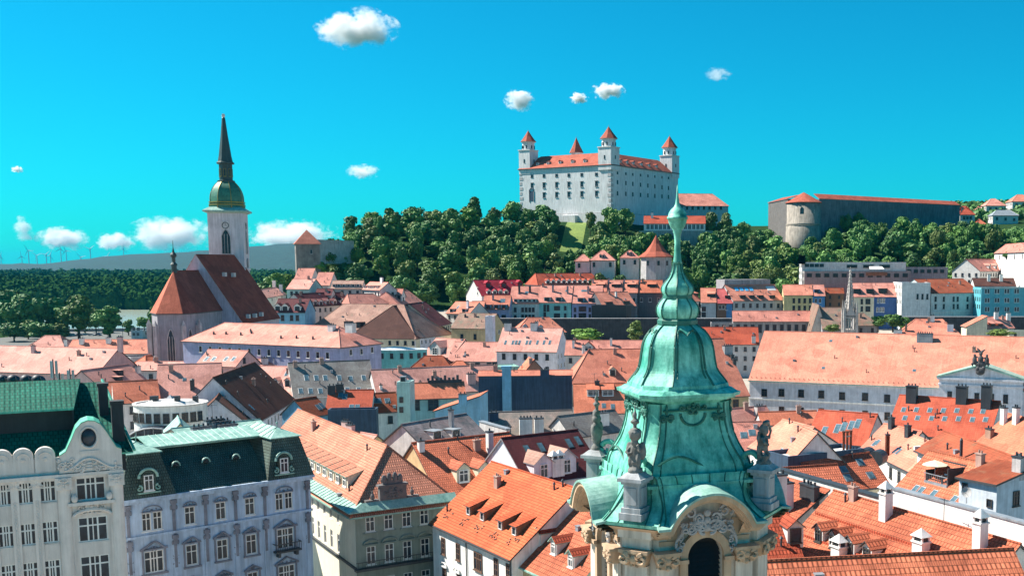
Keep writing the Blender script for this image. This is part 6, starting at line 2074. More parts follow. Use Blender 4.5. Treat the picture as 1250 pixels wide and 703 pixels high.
for a in range(8):
    M = Matrix.Rotation(a * math.pi / 4, 4, 'Z')
    link('window', win_mesh(.8, 2.6, 'far', plain('gilding', (.42, .28, .06))), sp_, M=M @ Matrix.Translation((0, -2.08, zt_(215))))
b = MB(); b.blob((0, 0, zt_(140.5)), .55, .55, .5, 8, 6); b.taper((0, 0, zt_(140)), 1.0, 1.0, .7, .7, .6); b.build('finial', [OFFW], tow)

# ------------------------------------------------------------------ bastion with long castle wall
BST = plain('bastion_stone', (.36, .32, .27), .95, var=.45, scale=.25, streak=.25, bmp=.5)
BSD = plain('bastion_wall_shaded', (.15, .185, .22), .95, var=.35, scale=.2, streak=.3)  # shade of the long wall painted into its stone colour
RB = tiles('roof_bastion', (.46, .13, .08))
p0, p1, p2, p3 = pt(938, 246, Y=668), pt(962, 239, Y=640), pt(1000, 238, Y=640), pt(1172, 250, Y=700)
bst = empty('bastion', (p1.x, p1.y, 40))
tag(bst, 'long fortress wall with a round stone bastion under red roofs', 'fortification')
lo = lambda p, z: V((p.x - p1.x, p.y - p1.y, z - 40))
zl = 86.5
def curtain(pa, pb, za, zb2, th, m, name='wall'):
    d = (V((pb.x, pb.y, 0)) - V((pa.x, pa.y, 0))).normalized(); nrm = V((-d.y, d.x, 0)) * th
    A, B = lo(pa, 40), lo(pb, 40)
    b = MB(); vs = [A, B, B + nrm, A + nrm]
    b.add(vs + [V((q.x, q.y, z - 40)) for q, z in zip(vs, (za, zb2, zb2, za))], [(3, 2, 1, 0), (4, 5, 6, 7), (0, 1, 5, 4), (1, 2, 6, 5), (2, 3, 7, 6), (3, 0, 4, 7)])
    b.build(name, [m], bst)
    r = MB()
    r.shell([[V((A.x, A.y, za - 39.7)) - nrm * .05, V((B.x, B.y, zb2 - 39.7)) - nrm * .05, V((B.x, B.y, zb2 - 39.7)) + nrm + V((0, 0, 2.6)), V((A.x, A.y, za - 39.7)) + nrm + V((0, 0, 3.0))]], .3, 0)
    r.build('roof', [RB], bst)
zq = lambda px, py, Y: pt(px, py, Y=Y).z
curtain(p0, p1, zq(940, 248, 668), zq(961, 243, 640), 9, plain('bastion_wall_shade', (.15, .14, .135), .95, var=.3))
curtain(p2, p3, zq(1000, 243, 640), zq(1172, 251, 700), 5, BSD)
b = MB(); b.prism([(lo(p3, 0).x, lo(p3, 0).y), (lo(p3, 0).x + 4, lo(p3, 0).y + 18), (lo(p3, 0).x - 3, lo(p3, 0).y + 18), (lo(p3, 0).x - 3, lo(p3, 0).y + 5)], 0, zq(1172, 251, 700) - 40); b.build('wall', [BSD], bst)
cb = pt(981, 250, Y=642)
rb = 41 / 2 / FPX * 640
b = MB(); b.smooth = True
c_ = lo(cb, 40)
zt2 = zq(981, 248, 640) - 40
b.rings([[(c_.x + k_ * rb * math.cos(2*math.pi*i/28), c_.y + k_ * rb * math.sin(2*math.pi*i/28), z) for i in range(28)] for k_, z in ((1.1, 0), (1.03, zt2 - 13), (1.0, zt2 - 12.9), (1.0, zt2))])
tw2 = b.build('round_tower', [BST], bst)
b = MB(); b.rings([[(c_.x + k_ * rb * math.cos(2*math.pi*i/28), c_.y + k_ * rb * math.sin(2*math.pi*i/28), z) for i in range(28)] for k_, z in ((1.08, zt2 + .003), (1.08, zt2 + .3), (.5, zt2 + 3.6), (.02, zt2 + 6.2))]); b.build('roof', [RB], tw2)
b = MB()
b.rings([[(c_.x + k_ * rb * math.cos(2*math.pi*i/28), c_.y + k_ * rb * math.sin(2*math.pi*i/28), z) for i in range(28)] for k_, z in ((1.05, zt2 - 12.7), (1.05, zt2 - 11.9))])
b.build('string_course', [BST], tw2)
gothic('window', (c_.x - 2, c_.y - rb * .985, zt2 - 6.5), R(-12), 2.2, 3.8, tw2)
gothic('window', (c_.x + 5, c_.y - rb * .9, zt2 - 6), R(30), .8, 2, tw2)

# ------------------------------------------------------------------ square water tower at the left foot of the hill
wt_ = empty('stone_tower', pt(376, 329, Y=560), R(22))
tag(wt_, 'square stone tower with an orange pyramid roof left of the wooded hill', 'tower')
g_ = zq(376, 298, 560) - zq(376, 329, 560)
b = MB(); b.cbox((0, 0, -8), 11.5, 11.5, g_ + 8); b.build('wall', [plain('rough_stone', (.24, .22, .2), .95, var=.5, scale=.3, bmp=.5)], wt_)
b = MB(); b.taper((0, 0, g_ + .003), 13, 13, .1, .1, 7.2); b.build('roof', [SALM], wt_)
for a in (0, 3): link('window', win_mesh(1.2, 2.2, 'far', STONEW), wt_, M=Matrix.Rotation(a * math.pi / 2, 4, 'Z') @ Matrix.Translation((1.5, -5.78, g_ - 5)))
wall_run('stone_wall', 'crumbling rampart wall between stone tower and the trees', pt(390, 306, Y=562), pt(432, 302, Y=590), zq(390, 322, 562), zq(392, 293, 562), 2.5, STONEW, ZINC)
# ------------------------------------------------------------------ upper town, under the castle hill
def U(label, A, B, Y, **k): return House('town_house', label, A, B, Y=Y, **k)
u1 = U('mint gabled house below the square stone tower', (350, 353), (377, 353), 470, ry=341, tile=PALE, wall=MINT, D=18)
u1.win([(356, 358), (362, 358), (368, 358)], 1.1, 1.6, 'far', FRAMED)
u2 = U('pale pink roof topmost under the square stone tower', (360, 340), (380, 340), 505, ry=328, tile=PINK, wall=OFFW)
u3 = U('pink roof with a shaded gable beside the wooded slope', (384, 348), (402, 348), 495, ry=333, tile=PINK, wall=OFFW)
u4 = U('long weathered grey beige roof along the foot of the slope', (404, 352), (441, 352), 490, ry=343, tile=BEIGE, wall=OFFW)
u4.dorm(seq((408, 350), (437, 350), 6), w=1.6, h=1.1, kind='flat', wf=FRAME, ws='far')
u4b = U('pink roof with white dormers right of the long grey roof', (442, 353), (464, 354), 490, ry=345, tile=PINK, wall=OFFW)
u4b.dorm(seq((445, 352), (460, 352), 4), w=1.6, h=1.1, kind='flat', wf=FRAME, ws='far'); u4b.chim([(466, 345)], w=2, h=2.2)
u5 = U('plum roofed house with three arched dormers beside the cathedral nave', (334, 381), (372, 381), 430, ry=365, tile=PLUM, wall=SKYW)
u5.dorm([(339, 379), (348, 379), (363, 379)], w=2.6, h=1.7, wall=FRAME, ws='far', wf=FRAMED)
u5.win([(345, 388), (356, 388), (363, 388)], 1.3, 2.2, 'far', FRAMED)
u6 = U('long plum roof with a row of white arched dormers', (374, 374), (431, 371), 450, ry=358, tile=PLUM, wall=OFFW)
u6.dorm([(378, 372), (385, 372), (392, 372), (400, 371), (409, 371), (418, 370), (426, 370)], w=2.2, h=1.4, wall=FRAME, ws='far', wf=FRAMED)
u6b = U('little plum roof peeking over the long plum roof', (385, 360), (404, 360), 468, ry=353, tile=PLUM, wall=OFFW)
u7 = U('salmon hipped roof behind the huge beige roof', (428, 371), (473, 370), 455, ry=359, hr=.9, hl=.1, tile=PINK, wall=OFFW)
u8 = U('small pink roof over a strip of dormer windows', (463, 360), (490, 360), 480, ry=353, tile=PINK, wall=OFFW)
u8.wrow((466, 364), (487, 363), 5, 1.3, 1.6, 'far', FRAMED)
u9 = U('pink roofed house with a yellow gable wall at the wood edge', (486, 372), (515, 368), 470, ry=356, hl=.6, tile=PINK, wall=YELW)
u9.win([(494, 376), (503, 375)], 1.2, 1.6, 'far', FRAMED)
u10 = U('pale low house with a tall white chimney right of the cathedral', (322, 364), (349, 359), 470, ry=353, tile=PALE, wall=OFFW)
u10.chim([(343, 356), (352, 346)], w=2, d=1.4, h=3.4); u10.wrow((326, 367), (344, 363), 4, 1, 1.2, 'far', FRAMED)
# middle row
m1 = U('crimson roof with two rows of dormers and a white gable', (588, 361), (642, 360), 505, ry=342, tile=CRIM, wall=OFFW)
m1.dorm([(597, 358.5), (604, 358.5), (611, 358.5), (618, 358.5)], w=2.0, h=1.3, wall=FRAME, ws='far', wf=FRAMED)
m1.dorm([(596, 350), (615, 350), (635, 349)], w=2.8, h=1.6, wall=CRIM, ws='far', wf=FRAMED); m1.win([(583, 352), (583, 358)], 1, 1.4, face='l')
m2 = U('salmon roofed house with glass skylights and lavender walls', (589, 377), (621, 377), 488, ry=361, tile=SALM, wall=PERI)
m2.sky([(612, 367), (615, 367)], 1.2, 2.6); m2.dorm([(596, 376), (606, 376), (615, 376)], w=2.4, h=1.5, kind='flat', wall=SKYW, ws='six', wf=FRAMED); m2.win([(597, 387), (606, 386), (615, 387)], 2, 2, 'far', FRAMED); m2.chim([(602, 366)], w=.8, h=2.5, m=GRYW)
m2b = U('low salmon roof above the old mossy roof', (545, 382), (573, 383), 478, ry=369, tile=SALM, wall=OFFW)
m2c = U('salmon roof with dark window strip left of lavender house', (574, 381), (589, 381), 482, ry=368, tile=SALM, wall=OFFW)
m2b.chim([(571, 376)], w=1, h=3, m=LAV); m2b.sky([(559, 375)], 1, 2); m2b.dorm([(551, 381), (566, 381)], w=2.2, h=1.4, kind='flat', wf=FRAMED, ws='far'); m2c.dorm([(581, 380)], w=2.5, h=1.3, kind='flat', wf=FRAMED, ws='far')
m3 = U('pale mint house with a row of four arched windows', (622, 370), (658, 370), 498, ry=350, tile=PINK, wall=plain('plaster_pale_mint', (.62, .70, .66)))
m3.wrow((638, 378), (651, 378), 4, 1.2, 2, 'far', FRAMED).win([(629, 378), (629, 387)], 1.2, 2, 'far', FRAMED).wrow((638, 387), (651, 387), 4, 1.2, 2.2, 'far', FRAMED)
m3.dorm(seq((630, 368.5), (652, 368.5), 5), w=2.0, h=1.3, kind='flat', wf=FRAME, ws='far'); m3.chim([(647, 357), (634, 357)], w=.9, h=2.8, m=LEAD); m3.sky([(643, 357)], 1.6, 1.6)
m4 = U('bright teal house in the row below the castle', (658, 369), (697, 369), 498, ry=349, tile=PINK, wall=plain('plaster_aqua', (.25, .62, .60)))
m4.win([(665, 376), (669, 376), (665, 385)], 1.2, 3, 'six', FRAMED).win([(680, 376), (680, 385)], 2.8, 1.9, 'six', FRAMED).win([(690, 376), (690, 385)], 1.1, 1.9, 'far', FRAMED)
m4.dorm([(668, 367), (682, 367)], w=3, h=1.5, kind='flat', wall=OFFW, ws='six', wf=FRAMED); m4.chim([(675, 356), (693, 358)], w=.8, h=3.0, m=GRYW); m4.sky([(692, 355)], 1.4, 1.4)
m5 = U('periwinkle house with a recessed loggia in the row', (698, 370), (734, 370), 498, ry=349, tile=PINK, wall=plain('plaster_violet_blue', (.34, .38, .62)))
m5.win([(711, 377), (711, 385)], 3.4, 2.2, 'six', FRAMED).win([(702, 378), (720, 378), (702, 386), (720, 386)], 1.1, 1.9, 'far', FRAMED)
m5.dorm([(709, 368), (722, 368)], w=3, h=1.6, kind='flat', wall=SKYW, ws='six', wf=FRAMED); m5.chim([(718, 358)], w=.8, h=3, m=GRYW); m5.sky([(713, 355)], 2.6, 1.4)
m6 = U('salmon roof over a dark glazed front with white window bays', (736, 374), (776, 373), 492, ry=357, tile=SALM, wall=plain('render_charcoal', (.09, .10, .12)))
m6.dorm([(744, 372), (765, 371)], w=3.4, h=1.4, kind='flat', wall=LEAD, ws='six', wf=FRAMED); m6.win([(742, 381), (754, 381), (765, 381)], 2.0, 2.4, 'trip', FRAME); m6.chim([(752, 362)], w=.8, h=2.2)
m7 = U('long rust red roof with a row of ten dormers below the pavilions', (657, 347.5), (734, 346.5), 528, ry=334, tile=RED, wall=OFFW, hl=.3, hr=.3)
m7.dorm(seq((669, 346), (727, 345.5), 10), w=2.2, h=1.3, wall=FRAME, ws='far', wf=FRAMED)
for i, (a, c, lab) in enumerate([(722, 740, 'narrow salmon roof with a dark dormer, first of the stepped terrace row'), (741, 759, 'narrow salmon roof, second in the stepped terrace row'), (760, 778, 'narrow salmon roof, third in the stepped terrace row'), (779, 808, 'wider salmon roof of the stepped terrace row touching the dome outline')]):
    h = U(lab, (a, 357), (c, 357), 515 + i, ry=342.5, tile=[SALM, PINK, SALM, ORNG][i], wall=[OFFW, LAV, GRYW, plain('render_charcoal', (.09, .10, .12))][i])
    h.dorm([((a + c) / 2 + 2, 350)], w=4.2, h=1.2, kind='shed', wall=TAR, ws='six', wf=FRAMED)
    h.chim([(a + 2, 345)], w=.8, h=1.8, m=GRYW)
    h.wrow((a + 4, 366), (c - 4, 366), 3, 1.3, 2.0, 'far', FRAME)
# right of the dome
n1 = U('narrow salmon roof just right of the dome bulbs', (838, 368), (856, 367), 505, ry=351, tile=SALM, wall=OFFW)
n1.dorm([(850, 361)], w=3, h=1.2, kind='shed', wall=TAR, wf=FRAMED)
n2 = U('salmon roof with a dark dormer strip over grey white walls', (856, 369), (874, 369), 500, ry=352, tile=SALM, wall=plain('plaster_grey_blue', (.40, .46, .50)))
n2.dorm([(868, 362)], w=3.6, h=1.3, kind='shed', wall=TAR, ws='six', wf=FRAMED); n2.win([(857, 377), (858, 384)], 2, 2, 'six', FRAMED)
n3 = U('crimson pink roof over brown and blue walls', (875, 370), (894, 370), 500, ry=353, tile=tiles('roof_crimson_pink', (.60, .15, .15)), wall=FRAMEB)
n3.dorm([(889, 364)], w=3, h=1.2, kind='flat', wall=TAR, wf=FRAMED, ws='six'); n3.win([(879, 375), (883, 375), (887, 376)], 1.2, 1.9, 'far', FRAME)
b = MB(); b.box(n3.L * .62, n3.L - .05, -.15, -.003, 0, n3.he - .4); n3.part('wall', b, [BLUEW], 'bright blue wall half')
n4 = U('salmon roofed terrace house with blue glazed attic strip', (895, 367), (956, 366), 500, ry=348, tile=SALM, wall=plain('plaster_stone_grey', (.44, .45, .46)))
n4.sky([(899, 353), (905, 353), (911, 353), (917, 353)], 1.9, 2.6, gl=glass('blue_glass', (.06, .26, .42))); n4.sky([(941, 352)], 4.5, 3, fr=FRAME, gl=FRAME)
n4.dorm([(907, 364), (918, 364), (929, 364), (943, 364)], w=2.8, h=1.4, kind='flat', wall=TAR, wf=FRAMED, ws='six'); n4.wrow((899, 373), (950, 373), 7, 1.3, 1.9, 'far', FRAMED)
b = MB(); b.box(0, n4.L * .92, n4.D * .5, n4.D, n4.he, n4.he + n4.rise + 2.6); n4.part('wall', b, [GRYW])
n5 = U('yellow house with a salmon roof in the row', (957, 360), (992, 360), 505, ry=348, tile=SALM, wall=plain('plaster_ochre', (.58, .50, .26)))
n5.wrow((969, 367), (989, 367), 4, 1.2, 2.2, 'far', FRAMED).wrow((969, 376), (989, 376), 4, 1.2, 2.2, 'far', FRAMED)
n6 = U('blue house with a salmon roof left of the gothic spire', (992, 361), (1007, 361), 505, ry=348, tile=PINK, wall=BLUEW)
n6.win([(996, 367), (1001, 367), (996, 376), (1001, 376)], 1.1, 2.0, 'far', FRAME); n6.dorm([(988 + 9, 357)], w=2.6, h=1.4, kind='flat', wf=FRAMED)
n6b = U('dark recessed courtyard house left of the gothic spire', (1008, 358), (1030, 358), 512, ry=352, tile=RUST, wall=FRAMEB)
n7 = U('cream house right of the gothic spire with dark dormers', (1040, 362), (1067, 362), 500, ry=346, tile=PINK, wall=CREAM)
n7.dorm([(1046, 358), (1062, 358)], w=3.2, h=2, kind='flat', wall=TAR, wf=FRAMED, ws='six'); n7.win([(1052, 368), (1058, 368), (1061, 368), (1052, 377), (1058, 377), (1061, 377)], 1.1, 2.4, 'far', FRAMED)
n8 = U('dark blue house with white paired windows and plain end wall', (1067, 362), (1101, 362), 500, ry=346, tile=PINK, wall=plain('plaster_deep_blue', (.035, .10, .28)))
n8.dorm([(1078, 358)], w=4, h=2.2, kind='flat', wall=TAR, wf=FRAMED, ws='six'); n8.win([(1072, 367), (1076, 367), (1079, 367), (1071, 378), (1075, 378), (1078, 378)], 1.0, 2.2, 'six', FRAME)
n9 = U('dark glass office between blue house and white gable', (1101, 350), (1117, 350), 505, roof='flat', D=12, wall=LEAD, tile=ZINC)
for r in range(5): n9.wrow((1103, 353 + r * 6.4), (1114, 353 + r * 6.4), 4, 1.3, 1.9, 'far', LEAD)
n10 = U('white mansion with a rust roof and rows of arched windows', (1137, 358), (1197, 357), 490, ry=341, D=24, tile=RUST, wall=plain('plaster_mint_white', (.62, .68, .66)), cat='building')
n10.win([(x, y) for y in (365, 374) for x in (1142, 1152, 1164, 1169, 1181, 1190)], 1.1, 2.2, 'far', FRAMED)
b = MB(); b.box(-.1, n10.L + .1, -.25, -.003, n10.he - 8.6, n10.he - 8.2); n10.part('cornice', b, [WHITE])
n10b = U('plain white gable block left of the rust roofed mansion', (1101, 345), (1136, 345), 489, roof='flat', D=20, wall=WHITE, tile=ZINC)
n10b.win([(1120, 362), (1126, 362), (1132, 362)], .9, 2.4, 'far', FRAMED)
n11 = U('turquoise apartment block with three rows of paired windows', (1198, 351), (1275, 351), 488, roof='flat', D=14, wall=plain('plaster_turquoise', (.10, .42, .50)), tile=TAR, cat='building')
n11.win([(x + d, y) for y in (355.5, 366.5, 377.5) for x in (1205, 1217, 1229, 1241) for d in (-1.6, 1.6)], 1.0, 2.0, 'far', FRAME)
b = MB(); b.box(-.2, n11.L, -.4, -.003, n11.he - .2, n11.he + .15); n11.part('cornice', b, [OFFW])
n12 = U('dark roof clutter behind the turquoise block', (1190, 349), (1240, 349), 510, ry=340, tile=DBROWN, wall=OFFW)
n12.chim([(1207, 343), (1222, 343)], w=1.4, h=3)
# modern terraces
t1 = U('modern white terrace block with long blue glazing', (979, 320), (1106, 321), 528, roof='flat', D=12, wall=WHITE, tile=ZINC, cat='building', base=20)
t1.win([(985, 324), (991, 324), (997, 324), (1003, 324)], 2.3, 1.8, 'far', FRAME); t1.win([(1040, 325), (1060, 325), (1080, 325)], 5, 1.4, 'six', FRAMED)
t1.chim([(1018, 318), (1048, 318)], w=3, d=3, h=3); t1.chim([(1100, 318)], w=1.5, h=2.6)
t2 = U('lower modern terrace with wood planters and a white awning', (982, 331), (1112, 331), 520, roof='flat', D=8, wall=plain('concrete_dark', (.30, .28, .27)), tile=WOOD, cat='building', base=18, parapet=.9)
t2.wrow((988, 336), (1105, 336), 12, 2.4, 1.7, 'six', FRAMED)
b = MB(); q = t2.wallhit(1070, 331); b.M = Matrix.Translation((q.x, 0, q.z + 1)); b.shell([[V((-3.5, -1, 0)), V((3.5, -1, 0)), V((3, 3, 1.2)), V((-3, 3, 1.2))]], .12, 0); t2.part('awning', b, [FRAME])
b = MB(); q = t2.wallhit(1070, 335); b.box(q.x - 5, q.x + 5, -.2, -.003, q.z - .6, q.z + 1.0); t2.part('planter', b, [WOOD])
t3 = U('long low white terrace wing right of the modern terrace block', (1106, 326), (1157, 327), 530, roof='flat', D=10, wall=GRYW, tile=ZINC, base=18)
t3.chim([(1130, 324), (1142, 324)], w=2.4, h=2); t3.wrow((1110, 331), (1150, 331), 6, 2, 1.6, 'far', FRAMED)
# right hillside villas
v1 = U('pink roofed villa with white dormers at the right edge', (1196, 331), (1262, 330), 540, ry=317, tile=PINK, wall=OFFW, base=20)
v1.dorm([(1208, 328), (1216, 328), (1224, 328), (1240, 327)], w=2.4, h=1.6, wf=FRAMED, wall=FRAME, ws='far'); v1.chim([(1222, 322)], w=1.6, h=4, m=OFFW)
v2 = U('white villa with balconies above the pink roofed villa', (1214, 309), (1262, 307), 575, ry=297, tile=PINK, wall=WHITE, base=22)
v2.wrow((1220, 314), (1248, 313), 4, 1.6, 2, 'far', FRAMED)
hs = [('small red roofed house right of the fortress wall', 1172, 262, 1190, 262, 252, 720), ('pink hipped villa on the right hilltop, nearest the fortress wall', 1204, 251, 1228, 251, 243, 780), ('white villa with pale flat porch on right hilltop slope', 1212, 263, 1243, 264, 257, 740), ('topmost villa with salmon roof at the right edge', 1236, 246, 1262, 246, 238, 800), ('pale villa behind the trees on the right hilltop', 1190, 258, 1206, 258, 252, 790), ('orange roofed cottage low on right hilltop', 1192, 274, 1204, 274, 268, 730)]
for i, (lab, a, y0, c, y1, ry, Y) in enumerate(hs):
    h = House('villa', lab, (a, y0), (c, y1), Y=Y, YB=Y, ry=ry, slope=32, hl=.7, hr=.7, tile=[RED, PINK, ZINC, SALM, PINK, ORNG][i], wall=OFFW, base=60)
    h.wrow((a + 5, y0 + 4), (c - 5, y1 + 4), 3, 1.5, 1.8, 'far', FRAMED)
# pavilions, round tower, restaurant, big roof below the castle
pav = [('little white pavilion with a pink hip roof, lowest of three', 702, 721, 318, 311), ('white pavilion with a tall pink hip roof and two attic windows', 720, 750, 317, 306), ('white pavilion with a pink hip roof beside the round tower', 757, 780, 314, 306)]
for i, (lab, a, c, y, ry) in enumerate(pav):
    h = House('pavilion', lab, (a, y + .5), (c, y), Y=560, YB=560, ry=ry, slope=36, hl=.95, hr=.95, tile=PINK, wall=OFFW, base=28, D=(c - a) / FPX * 560 * .95)
    h.wrow((a + 5, y + 6), (c - 5, y + 6), 2 if i else 1, 1.3, 2.2, 'far', FRAMED)
    if i: h.dorm([((a + c) / 2 - 2, y - 2.5), ((a + c) / 2 + 2, y - 2.5)], w=1.2, h=1.3, wall=FRAME, wf=FRAMED, ws='far')
p = pt(801, 314, Y=556)
rt = empty('round_tower', (p.x, p.y, 26))
tag(rt, 'stout polygonal stone tower with a flared red pyramid roof', 'tower')
zt9 = p.z - 26
b = MB(); b.lathe([(8.4, 0), (8.0, zt9)], (0, 0, 0), 10, .3); w_ = b.build('wall', [STONEW], rt)
b = MB(); b.lathe([(9.3, zt9 + .003), (9.2, zt9 + .3), (5.6, zt9 + 2.8), (2.6, zt9 + 6.6), (.1, zt9 + 11)], (0, 0, 0), 10, .3); b.build('roof', [CR if 'CR' in globals() else RED], rt)
for a in (-2.1, -1.4, -.8): link('window', win_mesh(1.2, 2.2, 'far', FRAMED), rt, (7.95 * math.cos(a), 7.95 * math.sin(a), zt9 - 4), a + R(90))
rs = House('restaurant', 'long white pavilion with red roof on the castle terrace', (786, 273), (861, 272), Y=640, YB=640, ry=264, slope=30, tile=RED, wall=WHITE, cat='building', base=60)
rs.wrow((791, 277), (857, 277), 14, 1.9, 2.8, 'six', FRAME); rs.chim([(796, 266)], w=1.5, h=3)
wall_run('rampart', 'dark terrace rampart under the white pavilion', pt(780, 282, Y=630), pt(870, 281, Y=630), 40, pt(782, 282, Y=630).z, 3, GRYW, ZINC, cat='wall')
br = House('castle_annex', 'wide pink hipped roof right below the castle', (812, 251), (889, 252), Y=730, YB=735, ry=237, slope=36, hl=.2, hr=.8, tile=PINK, wall=OFFW, cat='building', base=68)
br.wrow((818, 254), (880, 254), 10, 1.5, 2, 'far', FRAMED)
b = MB()
# old city wall and long red roofed hall
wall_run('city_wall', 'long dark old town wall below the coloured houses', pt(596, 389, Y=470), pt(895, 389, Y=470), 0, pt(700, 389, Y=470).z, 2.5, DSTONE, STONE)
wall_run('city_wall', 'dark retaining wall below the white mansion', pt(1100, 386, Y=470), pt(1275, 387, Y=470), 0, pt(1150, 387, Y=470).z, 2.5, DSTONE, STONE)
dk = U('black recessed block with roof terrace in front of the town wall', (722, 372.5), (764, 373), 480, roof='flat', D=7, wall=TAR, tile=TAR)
lh = U('long ruinous stone hall with many windows under a red pink roof', (895, 392), (996, 392), 440, ry=380, tile=PINK, wall=STONE, cat='building')
lh.wrow((901, 401), (990, 401), 11, 1.5, 3.2, 'far', FRAMED)
lh2 = U('old stone wall wing with window holes left of the long hall', (868, 394), (896, 394), 445, roof='flat', D=8, wall=STONE, tile=TAR)
lh2.wrow((875, 401), (892, 401), 3, 1.5, 3.0, 'far', FRAMED)
lg = U('white stone gable end between long hall and gothic spire', (990, 405), (1009, 405), 425, ry=373, roof='cross', D=22, tile=MOSSY, wall=plain('plaster_limestone', (.62, .55, .48)))
gl = U('mossy church roof beside the gothic spire', (1004, 401), (1030, 401), 420, ry=376, tile=MOSSY, wall=STONE)
gl2 = U('low grey beige hip roof right of the gothic spire', (1044, 397), (1072, 397), 415, ry=383, hr=.9, tile=MOSSY, wall=STONE)
hp = U('salmon hip roof with small chimneys behind the long ridge', (1096, 408), (1172, 409), 395, ry=390, hl=.95, hr=.95, tile=SALM, wall=OFFW)
hp.chim([(1138, 392)], w=1.6, h=2); hp.chim([(1160, 404)], w=2.2, h=2.4, m=LAV); hp.chim([(1106, 404)], w=.8, h=2.4, m=BRICK); hp.chim([(1090, 406)], w=3, h=1, m=WHITE)
gw = U('cream walled low house with shrubs at the right edge', (1180, 399), (1205, 399), 420, roof='lean', rise=4, D=8, tile=SALM, wall=CREAM)
sr = U('pink roofed house with skylights below the turquoise block', (1204, 401), (1238, 400), 425, ry=387, tile=PINK, wall=OFFW)
sr.chim([(1216, 389), (1234, 390)], w=1.8, h=2.6); sr.dorm([(1212, 398), (1221, 398)], w=2.6, h=1, kind='shed', wall=RED, wf=FRAMED)
gw2 = U('cream wall with chimney at far right behind the vast roof', (1232, 404), (1262, 404), 415, roof='flat', D=8, tile=ZINC, wall=CREAM)
# gothic openwork spire
gs = empty('gothic_spire', pt(1037, 405, Y=412))
tag(gs, 'slender openwork gothic spire of pale stone', 'church tower')
SW = plain('spire_stone', (.52, .48, .45), .9, var=.4, scale=.5)
zs = lambda py: pt(1037, py, Y=412).z - pt(1037, 405, Y=412).z
z3, z2_, zq0 = zs(331), zs(368), zs(384)
for a in range(4):
    c_, s_ = (1, 1, -1, -1)[a], (1, -1, -1, 1)[a]
    b = MB(); b.cbox((c_ * 2.3, s_ * 2.3, -25), .9, .9, zq0 + 25); b.taper((c_ * 2.3, s_ * 2.3, zq0 + .003), 1.0, 1.0, .08, .08, 5.5); b.build('pinnacle', [SW], gs)
b = MB()
b.cbox((0, 0, -25), 4.6, 4.6, 25 + zs(402))
for a in range(4):
    b.M = Matrix.Rotation(a * math.pi / 2, 4, 'Z')
    for x in (-.75, 0, .75): b.cbox((x, -2.1, zs(402)), .22, .25, zq0 - zs(402) - 1)
    b.box(-2, 2, -2.3, -1.9, zq0 - 1.2, zq0 - .4)
    b.shell([[V((-2, -2.3, zq0 - .4)), V((2, -2.3, zq0 - .4)), V((0, -2.0, zq0 + 3.5))]], .3, 0)
b.M = None
b.build('belfry_stage', [SW], gs)
b = MB()
for i in range(8):
    a = math.pi / 4 * i + math.pi / 8
    P = [V(((1.95 * (1 - k / 12) + .06) * math.cos(a), (1.95 * (1 - k / 12) + .06) * math.sin(a), zq0 - .5 + (z3 - zq0 + .5) * k / 12)) for k in range(13)]
    b.tube(P, .2, 5)
    for k in range(1, 12): b.blob(P[k] * 1.0 + V((.22 * math.cos(a), .22 * math.sin(a), 0)), .2, .2, .22, 5, 4)
for k in range(0, 12, 2):
    r_ = 1.95 * (1 - k / 12) + .06
    z = zq0 - .5 + (z3 - zq0 + .5) * k / 12
    b.tube([(r_ * math.cos(math.pi / 4 * i + math.pi / 8), r_ * math.sin(math.pi / 4 * i + math.pi / 8), z) for i in range(9)], .14, 4)
b.cyl((0, 0, zq0), (0, 0, z3), 1.0, .05)
b.blob((0, 0, z3), .5, .5, .5, 6, 5); b.cyl((0, 0, z3), (0, 0, z3 + 1.6), .1); b.box(-.5, .5, -.1, .1, z3 + .9, z3 + 1.1)
b.build('spire', [SW], gs)
# ------------------------------------------------------------------ trees
LF = {'deep green': leafm('leaves_deep', (.036, .11, .028), (.10, .205, .05)), 'mid green': leafm('leaves_mid', (.055, .14, .03), (.13, .24, .055)),
      'olive green': leafm('leaves_olive', (.08, .125, .026), (.16, .215, .055)), 'light green': leafm('leaves_light', (.07, .15, .022), (.15, .26, .045))}
BARK = plain('bark', (.08, .06, .045), .95)
def leaf_quads(b, c, r, n, s, rnd, flat=.85):
    for _ in range(n):
        while True:
            d = V((rnd.gauss(0, 1), rnd.gauss(0, 1), rnd.gauss(0, 1)))
            if d.length > .1: break
        d.normalize()
        if d.z < -.45 and rnd.random() < .7: d.z = -d.z
        p = c + V((d.x * r, d.y * r, d.z * r * flat)) * rnd.uniform(.82, 1.14)
        nr = (d + V((rnd.gauss(0, .45), rnd.gauss(0, .45), rnd.gauss(0, .45)))).normalized()
        a = nr.orthogonal().normalized()
        a.rotate(Matrix.Rotation(rnd.uniform(0, 6.28), 3, nr))
        e = nr.cross(a)
        k, l = s * rnd.uniform(.6, 1.25), s * rnd.uniform(.6, 1.25)
        o = len(b.v)
        b.v += [p - a * k - e * l * .5, p + a * k * .3 - e * l, p + a * k + e * l * .4, p - a * k * .2 + e * l]
        b.f.append([o, o + 1, o + 2, o + 3]); b.m.append(0); b.sm.append(False)
def crown_mesh(seed, r, h, z0, leaf, nblob=19, nleaf=110, core=.7):
    rnd = random.Random(seed)
    b = MB()
    for i in range(nblob):
        while True:
            q = V((rnd.uniform(-1, 1), rnd.uniform(-1, 1), rnd.uniform(-1, 1)))
            if .25 < q.length < 1: break
        w = 1 - .35 * max(0, q.z)
        br = r * rnd.uniform(.30, .46)
        c = V((q.x * r * .72 * w, q.y * r * .72 * w, z0 + h / 2 + q.z * (h / 2 - br * .8)))
        b.smooth = False
        if core: b.blob(c, br * core, br * core, br * core * .85, 7, 5)
        leaf_quads(b, c, br, nleaf, leaf, rnd)
    return b
